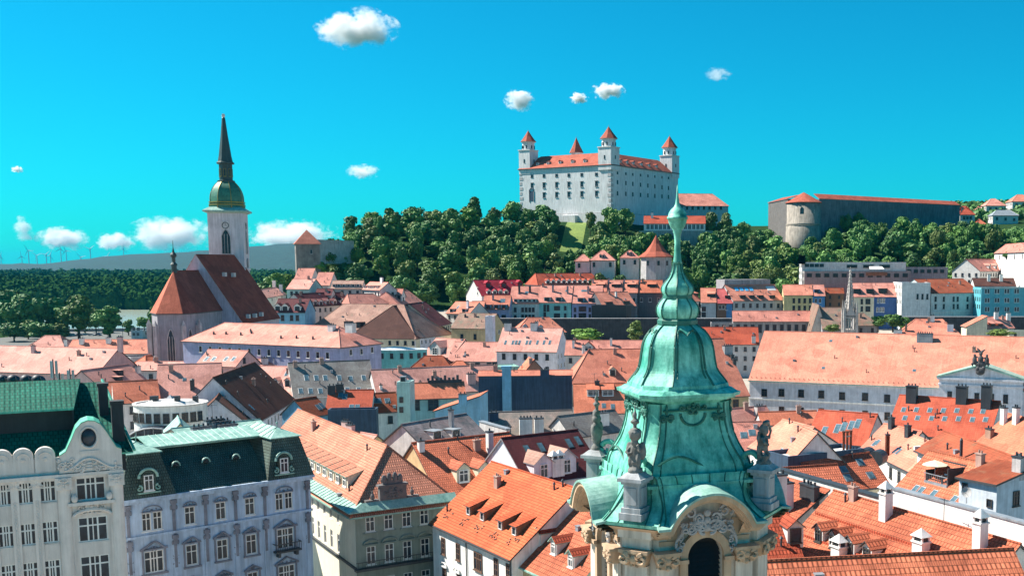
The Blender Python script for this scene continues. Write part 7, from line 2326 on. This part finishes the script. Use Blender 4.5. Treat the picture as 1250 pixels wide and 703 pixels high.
def trunk_mesh(seed, h, r):
    rnd = random.Random(seed)
    b = MB(); b.smooth = True
    b.tube([(0, 0, -.8), (rnd.uniform(-.15, .15), rnd.uniform(-.15, .15), h * .4), (rnd.uniform(-.4, .4), rnd.uniform(-.4, .4), h)], [r * 1.3, r * .9, r * .4], 7)
    for k in range(4):
        a = k * 1.6 + rnd.uniform(-.4, .4)
        z = h * rnd.uniform(.45, .7)
        b.tube([(0, 0, z), (math.cos(a) * h * .18, math.sin(a) * h * .18, z + h * .16), (math.cos(a) * h * .33, math.sin(a) * h * .33, z + h * .28)], [r * .5, r * .3, r * .12], 5)
    return b
# unit trees: 14 m high, crown radius 5.6 m
TV = []
for i in range(12):
    rr, hh = (5.8, 5.4, 6.3, 5.0, 6.0, 5.6, 6.4, 5.2, 4.6, 3.6, 7.4, 4.2)[i], (11.5, 12, 10.5, 12.5, 11, 11.5, 11, 12, 12.5, 13, 9, 12.8)[i]
    cb_ = crown_mesh(10 + i, rr, hh, 14 - hh, (.5, .42, .6)[i % 3])
    tm = trunk_mesh(50 + i, 9.5, .34).mesh('trunk', [BARK], uv=False)
    TV.append((cb_, tm, rr))
TMESH = {}
def tree(loc, H, Rr, kind, var, label, rz=0, group=None, cat='tree', name='tree'):
    cb_, tm, rr = TV[var]
    k = (var, kind)
    if k not in TMESH: TMESH[k] = cb_.mesh('crown', [LF[kind]], uv=False)
    e = empty(name, loc, rz)
    tag(e, label, cat, group)
    for nme, me in (('trunk', tm), ('crown', TMESH[k])):
        o = bpy.data.objects.new(nme, me); COL.objects.link(o); o.parent = e
        o.scale = (Rr / rr, Rr / rr, H / 14)
    return e
SKYL = [(300, 360), (380, 338), (398, 318), (408, 282), (414, 256), (425, 249), (446, 250), (470, 244), (500, 238), (530, 232), (562, 229), (590, 238), (612, 249), (628, 244), (642, 252), (660, 247), (688, 256), (690, 300), (711, 300), (713, 246), (742, 243), (772, 238), (800, 240), (815, 253), (850, 253), (858, 244), (872, 240), (896, 250), (914, 238), (932, 248), (940, 284), (958, 292), (962, 300), (985, 296), (1002, 268), (1020, 256), (1050, 252), (1085, 258), (1105, 255), (1130, 268), (1172, 268), (1200, 262), (1250, 278), (1400, 280)]
def skyl(px):
    for (a, u_), (c, w) in zip(SKYL, SKYL[1:]):
        if px <= c: return u_ + (w - u_) * (px - a) / (c - a)
    return 280
MASK = [(688, 712, 266, 302, 650), (690, 702, 300, 316, 600), (702, 782, 304, 332, 565), (782, 822, 288, 336, 558), (784, 862, 262, 280, 640), (822, 840, 304, 318, 600), (958, 1004, 236, 280, 640), (1003, 1172, 236, 254, 700), (936, 960, 236, 276, 668),
        (358, 394, 283, 318, 565), (394, 428, 290, 302, 590), (637, 826, 160, 243, 700), (812, 890, 236, 250, 735), (978, 1158, 314, 345, 535), (1190, 1262, 296, 332, 560), (1172, 1192, 251, 268, 720), (1206, 1262, 240, 270, 780)]
FOOT = [((-150, 560), 11), ((pt(801, 314, Y=562).x, 564), 12), ((pt(711, 318, Y=565).x, 565), 9), ((pt(735, 318, Y=565).x, 566), 12), ((pt(768, 318, Y=565).x, 565), 9), ((pt(822, 280, Y=645).x, 646), 13), ((pt(376, 300, Y=560).x, 560), 10), ((pt(850, 280, Y=742).x, 742), 26), ((pt(981, 250, Y=645).x, 645), 13)]
def castle_in(x, y, m):
    q = cMi @ V((x, y, cz))
    return -m < q.x < Lf + m and -m < q.y < Lr + m
rnd = random.Random(77)
cand = []
Y = 548
row = 0
while Y < 775:
    x = (385 - CX) / FPX * Y
    xe = (1290 - CX) / FPX * Y
    st = 11.6 if Y < 700 else 13
    while x < xe:
        X, YY = x + rnd.uniform(-3.6, 3.6), Y + rnd.uniform(-3.6, 3.6)
        x += st
        g = ground(X, YY)
        if g < 12 or castle_in(X, YY, 6): continue
        if any((X - c[0]) ** 2 + (YY - c[1]) ** 2 < (r_ + 3) ** 2 for c, r_ in FOOT): continue
        H, Rr = rnd.uniform(11, 20), rnd.uniform(4.4, 8.0)
        px, _ = proj((X, YY, g + 6))
        lim = skyl(px)
        while H > 7 and proj((X, YY, g + H))[1] < lim: H -= .8
        if H <= 7: continue
        top, bot = proj((X, YY, g + H))[1], proj((X, YY, g + 2))[1]
        hw_ = Rr / YY * FPX * .85
        if any(px + hw_ > a and px - hw_ < c and bot > u_ and top < w and YY < ym for a, c, u_, w, ym in MASK):
            Rr *= .75; hw_ *= .75
            for a, c, u_, w, ym in MASK:
                if px + hw_ > a and px - hw_ < c and bot > u_ and YY < ym:
                    while H > 4 and proj((X, YY, g + H))[1] < w + 1: H -= .7
            Rr = min(Rr, H * .55)
            top = proj((X, YY, g + H))[1]
            if H < 5 or any(px + hw_ > a and px - hw_ < c and bot > u_ and top < w and YY < ym for a, c, u_, w, ym in MASK): continue
        if px < 415 and YY > 640: continue
        cand.append((row, px, top, X, YY, g, H, Rr))
    Y += 11.2
    row += 1
# keep only trees that show above the ones in front of them
cand.sort(key=lambda c: c[4])
hor = {}
keep = []
for c in cand:
    px, top, hw_ = c[1], c[2], c[7] / c[4] * FPX
    cols_ = range(int(px - hw_ * .7), int(px + hw_ * .7) + 1, 2)
    vis = sum(1 for q in cols_ if hor.get(q // 2, 999) > top + 2)
    if vis >= max(2, len(cols_) * .2) and -20 < px < 1275:
        keep.append(c)
        for q in range(int(px - hw_ * .8), int(px + hw_ * .8) + 1):
            t_ = top + (abs(q - px) / hw_) ** 2 * c[6] / c[4] * FPX * .4
            hor[q // 2] = min(hor.get(q // 2, 999), t_)
keep = keep[:296]
def ordn(n): return f"{n}{'th' if 10 <= n % 100 <= 20 else {1: 'st', 2: 'nd', 3: 'rd'}.get(n % 10, 'th')}"
bands = {}
for c in keep: bands.setdefault(min(c[0] // 3, 6), []).append(c)
BN = ['lowest belt just above the roofs', 'second belt of the castle slope', 'middle belt of the castle slope', 'upper belt of the castle slope', 'top belt under the castle walls', 'skyline belt beside the castle', 'rear belt behind the castle']
for bi, L_ in bands.items():
    L_.sort(key=lambda c: c[1])
    for i, (row, px, top, X, YY, g, H, Rr) in enumerate(L_):
        kind = rnd.choices(['deep green', 'mid green', 'olive green', 'light green'], [.32, .36, .21, .11])[0]
        tree((X, YY, g - .2), H, Rr, kind, rnd.randrange(12), f'{kind} tree, {ordn(i + 1)} from the left in the {BN[bi]}', rnd.uniform(0, 6.28), 'trees on the castle hill')
# --- single trees in town and along the river
for px, by, top, w, Y, kind, lab in [
    (714, 424, 399, 44, 400, 'light green', 'light green tree below the dark town wall beside the skylight house'), (776, 420, 388, 22, 405, 'olive green', 'slim olive tree left of the copper dome by the town wall'),
    (1072, 404, 384, 24, 410, 'mid green', 'mid green bush right of the gothic spire, nearest the spire'), (1090, 404, 382, 30, 420, 'mid green', 'mid green bush below the dark blue house'), (1104, 404, 385, 18, 425, 'mid green', 'rounded bush under the white gable block'),
    (1016, 408, 394, 22, 405, 'olive green', 'low olive shrub in front of the mossy church roof'), (1222, 413, 401, 36, 400, 'olive green', 'low shrub on the cream wall at the right edge'), (1232, 318, 306, 20, 545, 'mid green', 'small tree beside the villa with balconies'),
    (6, 418, 350, 58, 700, 'deep green', 'huge dark riverside tree at the left edge'), (38, 418, 356, 56, 690, 'deep green', 'huge dark riverside tree second from the left edge'), (66, 416, 360, 44, 705, 'deep green', 'tall dark riverside tree left of the broad light crowned tree'),
    (97, 414, 359, 48, 655, 'light green', 'broad light crowned tree with bare trunk on the quay'), (134, 412, 369, 34, 650, 'mid green', 'airy mid green tree right of the broad light crowned one'), (118, 410, 376, 26, 720, 'mid green', 'rounded tree behind the broad light crowned one'),
    (18, 420, 392, 36, 640, 'deep green', 'low bushy tree under the huge left edge tree'), (52, 420, 390, 40, 640, 'deep green', 'low bushy tree behind the small hipped roof'), (74, 420, 394, 26, 650, 'olive green', 'pale bushy tree left of the quay cars'), (35, 416, 388, 22, 660, 'olive green', 'pale bushy tree between the two huge dark trees'),
    (157, 408, 388, 13, 690, 'mid green', 'little round tree beside the white kiosk'), (176, 404, 385, 20, 700, 'mid green', 'small tree behind the white kiosk'), (190, 404, 372, 20, 720, 'mid green', 'tree half hidden by the cathedral choir'),
    (338, 362, 332, 30, 560, 'mid green', 'mid green tree right of the cathedral nave, below stone tower'), (350, 352, 334, 26, 580, 'light green', 'light green tree just below the stone tower'), (325, 366, 340, 26, 600, 'mid green', 'tree touching the dark cathedral nave roof'), (398, 330, 306, 28, 572, 'light green', 'light green tree right of the square stone tower'), (388, 338, 318, 24, 560, 'light green', 'bright bush below the rampart wall'), (412, 336, 308, 30, 585, 'mid green', 'mid green tree under the rampart wall'), (420, 318, 300, 22, 600, 'mid green', 'small tree covering the end of the rampart')]:
    p = pt(px, by, Y=Y)
    H = (by - top) / FPX * Y
    tree((p.x, p.y, p.z - .1), H, w / 2 / FPX * Y, kind, rnd.randrange(12), lab, rnd.uniform(0, 6))
# --- far wood beyond the river: reads as one mass
b = MB()
rnd = random.Random(5)
def wood_clump(b, x, y, z, r, h, n, s):
    c = V((x, y, z + h - r * .8))
    b.blob((x, y, z + h * .45), r * .75, r * .75, h * .5, 6, 4)
    leaf_quads(b, c, r, n, s, rnd, .9)
for i in range(3400):
    k = rnd.random() ** 1.7
    Y = 1195 + k * 2600
    px = rnd.uniform(-70, 440)
    x = (px - CX) / FPX * Y
    h = rnd.uniform(17, 27) * (1 if Y < 1500 else .9)
    wood_clump(b, x, Y, ground(x, Y) - 1, rnd.uniform(7, 12), h, 26 if Y < 1700 else 12, 2.0 if Y < 1700 else 3.2)
o = b.build('far_wood', [leafm('leaves_far', (.018, .065, .02), (.058, .14, .034))], uv=False)
tag(o, 'dense dark riverside wood across the water', 'wood', kind='stuff')
b = MB()
for i in range(900):
    px = rnd.uniform(1000, 1330)
    Y = rnd.uniform(760, 1150)
    x = (px - CX) / FPX * Y
    wood_clump(b, x, Y, ground(x, Y) - 1, rnd.uniform(4, 6), rnd.uniform(6, 10), 16, 1.4)
tag(b.build('hilltop_wood', [LF['deep green']], uv=False), 'distant trees covering the right hilltop', 'wood', kind='stuff')
# ------------------------------------------------------------------ quay: cars, kiosk, lamps
def car(px, py, rz, m, label):
    p = pt(px, py, Y=690); p.z = ground(p.x, p.y) + .05
    e = empty('parked_car', p, rz)
    tag(e, label, 'car', 'cars parked on the quay')
    P = [(-2.1, .35), (-2.1, .8), (-1.5, .92), (-.9, 1.42), (.7, 1.45), (1.3, .95), (2.1, .82), (2.15, .35)]
    b = MB(); n = len(P)
    b.add([(x, -.85, z) for x, z in P] + [(x, .85, z) for x, z in P], [list(range(n)), [i + n for i in range(n)][::-1]] + [(i, i + n, (i + 1) % n + n, (i + 1) % n) for i in range(n)])
    b.build('body', [m], e)
    b = MB(); b.box(-.95, .85, -.87, .87, .95, 1.32); b.build('window', [GLASS], e)
    for x in (-1.3, 1.35):
        for y in (-.8, .8):
            b = MB(); b.cyl((x, y - .1, .33), (x, y + .1, .33), .33, n=10); b.build('wheel', [TAR], e)
for i, (px, rz, m, lab) in enumerate([(83, .1, LEAD, 'dark car at the left end of the quay row'), (90, .1, OFFW, 'white car second in the quay row'), (97, .2, plain('car_grey', (.2, .22, .25), .4), 'grey car parked near the broad light crowned tree'), (112, .1, OFFW, 'white car just right of the broad crowned tree'), (120, .1, plain('car_blue', (.03, .06, .14), .4), 'dark blue car at the right end of the quay row')]):
    car(px, 410, rz, m, lab)
k = House('kiosk', 'pale blue and white kiosk with dark windows on the quay', (160, 403), (174, 403), Y=660, roof='flat', D=8, wall=plain('kiosk_white', (.62, .72, .76)), tile=ZINC, base=-1.5)
k.win([(163.5, 401.5), (169, 401.5), (168.5, 408), (163.5, 408)], 1.8, 2.0, 'six', FRAME); k.win([(176, 402), (178, 407)], 1.6, 2, 'far', FRAME, 'r')
wall_run('quay_wall', 'low stone quay wall along the river', (-520, 712, 0), (-215, 790, 0), -6, 1.1, 1.0, STONE, STONEW)
def lamp(px, label):
    p = pt(px, 411, Y=685); p.z = ground(p.x, p.y)
    e = empty('street_lamp', p); tag(e, label, 'street lamp', 'lamps along the quay')
    b = MB(); b.cyl((0, 0, 0), (0, 0, 12), .16, .1); b.tube([(0, 0, 12), (.5, 0, 12.6), (1.6, 0, 12.7)], .08, 5); b.build('pole', [LEAD], e)
    b = MB(); b.box(1.3, 2.1, -.18, .18, 12.55, 12.72); b.build('lamp_head', [ZINC], e)
lamp(79, 'tall quay lamp beside the dark parked car'); lamp(121, 'tall quay lamp right of the broad crowned tree'); lamp(150, 'tall quay lamp near the kiosk')
# ------------------------------------------------------------------ wind turbines on the horizon
WT = plain('turbine_white', (.62, .66, .70), .6, streak=0, bmp=0)
def turbine(px, hub, Y, ph, label):
    p = pt(px, 321, Y=Y)
    z = pt(px, hub, Y=Y).z
    e = empty('wind_turbine', (p.x, Y, 0)); tag(e, label, 'wind turbine', 'wind turbines on the horizon')
    b = MB(); b.cyl((0, 0, 0), (0, 0, z), 4.2, 2.4, 8); b.build('tower', [WT], e)
    b = MB(); b.box(-3, 3, -7, 7, z - 2.5, z + 4); b.build('nacelle', [WT], e)
    for k_ in range(3):
        a = ph + k_ * 2 * math.pi / 3
        b = MB(); b.tube([(0, -9, z), (math.sin(a) * 14, -9, z + math.cos(a) * 14), (math.sin(a) * 50, -9, z + math.cos(a) * 50)], [2.0, 2.8, .7], 5); b.build('blade', [WT], e)
for i, (px, hub, Y, lab) in enumerate([(1.5, 313, 9800, 'wind turbine at the very left edge of the horizon'), (27, 313, 9800, 'short distant wind turbine left of the first tall one'), (35.5, 306, 9000, 'tall wind turbine nearest the left edge'), (45.5, 312, 9800, 'short wind turbine right of the first tall one'), (57, 311, 9600, 'slim wind turbine left of the tall central pair, outer one'), (62, 312, 9800, 'slim wind turbine left of the tall central pair, inner one'), (75, 304, 9000, 'taller left turbine of the central pair'), (81.5, 306, 9000, 'right turbine of the central pair'), (99.5, 314, 9800, 'short turbine between the central pair and the tall right one'), (111, 304, 9000, 'tall wind turbine above the start of the far ridge'), (132, 313, 9800, 'small wind turbine rising behind the far ridge'), (151.5, 304, 9000, 'rightmost wind turbine, standing behind the wooded ridge')]):
    turbine(px, hub, Y, i * 1.7 + .3, lab)
# ------------------------------------------------------------------ clouds
def cloud(x0, x1, y0, y1, Y, n, seed, label, dens=1.0):
    """a box of air with noisy cloud density inside"""
    c = pt((x0 + x1) / 2, (y0 + y1) / 2, Y=Y)
    W, Hh = (x1 - x0) / FPX * Y * 1.12, (y1 - y0) / FPX * Y * 1.25
    b = MB(); b.blob((0, 0, 0), W / 2, W * .3, Hh / 2, 24, 14)
    m = bpy.data.materials.new('cloud'); m.use_nodes = True
    t = m.node_tree; t.nodes.clear()
    tc = t.nodes.new('ShaderNodeTexCoord')
    mp = node(t, 'Mapping'); mp.inputs['Scale'].default_value = (2 / W, 1 / (W * .3), 2 / Hh)
    lk(t, tc.outputs['Object'], mp.inputs[0])
    ln = node(t, 'VectorMath', operation='LENGTH'); lk(t, mp.outputs[0], ln.inputs[0])
    nm = node(t, 'Mapping'); k = 1 / Hh
    nm.inputs['Scale'].default_value = (k * .9, k * .9, k * 1.15); nm.inputs['Location'].default_value = (seed * 7.3, seed * 2.1, 0)
    lk(t, tc.outputs['Object'], nm.inputs[0])
    ns = node(t, "TexNoise", Scale=2.6, Detail=9, Roughness=.66); lk(t, nm.outputs[0], ns.inputs['Vector'])
    a = node(t, 'Math', operation='MULTIPLY_ADD'); a.inputs[1].default_value = -.36; lk(t, ln.outputs['Value'], a.inputs[0]); lk(t, ns.outputs['Fac'], a.inputs[2])
    d = node(t, 'MapRange', clamp=True); lk(t, a.outputs[0], d.inputs[0])
    d.inputs[1].default_value = .235; d.inputs[2].default_value = .42; d.inputs[4].default_value = 11 / Hh * dens
    sc_ = node(t, 'VolumeScatter', Anisotropy=.0); sc_.inputs['Color'].default_value = (1, 1, 1, 1); lk(t, d.outputs[0], sc_.inputs['Density'])
    ou = node(t, 'OutputMaterial'); lk(t, sc_.outputs[0], ou.inputs['Volume'])
    o = b.build('cloud', [m], None, c, uv=False)
    tag(o, label, 'cloud', 'small white clouds in the blue sky')
for i, a in enumerate([(386, 483, 14, 57, 3200, 44, 'largest white cloud, high in the sky'), (616, 653, 110, 135, 3600, 18, 'small white cloud left of the castle towers'), (722, 762, 103, 121, 3800, 18, 'small flat cloud above the castle'), (695, 718, 114, 126, 3800, 9, 'tiny cloud puff between the two clouds above the castle'), (422, 463, 202, 218, 5200, 16, 'thin cloud between the church spire and the wooded hill'), (14, 28, 203, 211, 5200, 7, 'tiny cloud puff at the left edge'), (860, 893, 84, 99, 4200, 8, 'faint wisp of cloud right of the castle'),
    (15, 42, 266, 296, 22500, 12, 'upright cloud low over the left horizon'), (45, 108, 279, 304, 22500, 22, 'low cloud over the wind turbines'), (158, 258, 267, 306, 22500, 40, 'broad cumulus bank left of the church tower'), (118, 165, 284, 306, 23000, 14, 'low pale cloud left of the broad cumulus bank'), (300, 412, 270, 304, 22500, 40, 'broad cumulus bank right of the church tower')]):
    cloud(*a[:5], a[5], i + 2, a[6], .12 if i == 6 else .3 if i == 4 else .55 if i > 6 else 1)
# ------------------------------------------------------------------ haze
b = MB(); b.box(-17000, 17000, -700, 21000, -11, 215)
mh = bpy.data.materials.new('haze'); mh.use_nodes = True
th = mh.node_tree; th.nodes.clear()
pv = node(th, 'VolumePrincipled'); pv.inputs['Color'].default_value = (.03, .46, .76, 1); pv.inputs['Density'].default_value = 2.4e-5; pv.inputs['Anisotropy'].default_value = .2
ou = node(th, 'OutputMaterial'); lk(th, pv.outputs[0], ou.inputs['Volume'])
tag(b.build('haze', [mh], uv=False), None, None, kind='stuff')
# ------------------------------------------------------------------ side windows, vents and aerials on what can be seen
bpy.context.view_layer.update()
dg_ = bpy.context.evaluated_depsgraph_get()
hz_ = bpy.data.objects['haze']; hz_.hide_viewport = True
bpy.context.view_layer.update(); dg_ = bpy.context.evaluated_depsgraph_get()
def seen(p, tol=.9):
    o = V((0, 0, CAMZ)); d = V(p) - o
    ok, loc_, *_r = S.ray_cast(dg_, o, d.normalized(), distance=d.length + 5)
    return ok and abs((loc_ - o).length - d.length) < tol
rnd = random.Random(12)
BLIND = {NAVY.name, TAR.name, 'render_charcoal', SKYW.name, DSTONE.name}
todo = []
for h in ALL:
    if h.wallm.name in BLIND or h.name not in ('town_house', 'house', 'villa', 'castle_annex', 'long_hall') or h.roofkind in ('lean',) or h.L < 4: continue
    dist = h.M.translation.length
    for face, Wd in (('f', h.L), ('r', h.D), ('l', h.D)):
        if face in h.wf or Wd < 4 or (h is r1): continue
        n = int((Wd - 1.2) / 2.9)
        for r in range(3):
            z = h.he - 2.6 - r * 3.3
            for i in range(n):
                k = (i + .5) * Wd / n
                if face == 'f': q, nn, rz = V((k, -.012, z)), V((0, -1, 0)), 0
                elif face == 'r': q, nn, rz = V((h.L + .012, k, z)), V((1, 0, 0)), R(90)
                else: q, nn, rz = V((-.012, k, z)), V((-1, 0, 0)), R(-90)
                w = h.M @ (q + V((0, 0, .8)))
                if (h.M.to_3x3() @ nn).dot(w - V((0, 0, CAMZ))) > 0 or not seen(w): continue
                todo.append((h, q, rz, dist))
for h, q, rz, dist in todo:
    st = 'cas' if dist < 230 else 'far'
    link('window', win_mesh(1.05, 1.6, st, FRAME if h.wallm.name.startswith(('plaster_y', 'plaster_l', 'plaster_p')) else FRAMED), h.root, q, rz)
VP = {}
def vent_mesh(kind):
    if kind not in VP:
        b = MB()
        if kind == 0: b.cyl((0, 0, -.3), (0, 0, .7), .11, n=6); b.cyl((0, 0, .7), (0, 0, .95), .22, .05, n=6)
        elif kind == 1: b.box(-.3, .3, -.25, .25, -.5, .35); b.mat = 0; b.box(-.36, .36, -.3, .3, .353, .45)
        else: b.box(-.45, .45, -.3, .3, -.6, 1.2); b.box(-.55, .55, -.38, .38, 1.203, 1.35); b.cyl((-.2, 0, 1.35), (-.2, 0, 1.7), .11, n=6); b.cyl((.2, 0, 1.35), (.2, 0, 1.65), .11, n=6)
        VP[kind] = b.mesh(('vent_pipe', 'roof_hatch', 'chimney')[kind], [(LEAD, ZINC, plain('chimney_brick', (.42, .27, .22), .9))[kind]])
    return VP[kind]
aer = []
for h in ALL:
    if h.roofkind not in ('gable', 'cross') or h.name not in ('town_house', 'palace', 'corner_building') or h.L < 6: continue
    dist = h.M.translation.length
    for _ in range(max(2, min(9, int(h.L * h.D / 55)))):
        f = h.faces[0]
        a, c = rnd.uniform(.06, .94), rnd.uniform(.15, .97)
        p = (f[0].lerp(f[1], a)).lerp(f[3].lerp(f[2], a) if len(f) > 3 else f[2], c)
        if not seen(h.M @ (p + V((0, 0, .1)))): continue
        kind = rnd.choices([0, 1, 2], [.55, .2, .25])[0]
        if kind == 2 and c < .6: kind = 0
        link(('vent_pipe', 'roof_hatch', 'chimney')[kind], vent_mesh(kind), h.root, p)
    if dist < 420 and rnd.random() < .55:
        f = h.faces[0]
        a = rnd.uniform(.15, .85)
        p = h.M @ ((f[3] if len(f) > 3 else f[2]).lerp(f[2], a))
        if seen(p + V((0, 0, .6)), 999) and 0 < proj(p)[0] < 1250: aer.append((p, h))
for p, h in aer:
    hh = rnd.uniform(1.8, 3.2)
    e = empty('tv_aerial', p, rnd.uniform(0, 3))
    tag(e, ('thin tv aerial on the ' + h.root['label']).rsplit(' with ', 1)[0][:110], 'aerial', 'aerials on the rooftops')
    e['label'] = ' '.join(e['label'].split()[:15])
    b = MB(); b.cyl((0, 0, -.3), (0, 0, hh), .035, n=5)
    b.cyl((-.7, 0, hh - .15), (.7, 0, hh - .15), .025, n=4)
    for i in range(6): b.cyl((-.6 + i * .24, -.3 + .02 * i, hh - .15), (-.6 + i * .24, .3 - .02 * i, hh - .15), .018, n=4)
    b.build('aerial', [LEAD], e)
hz_.hide_viewport = False
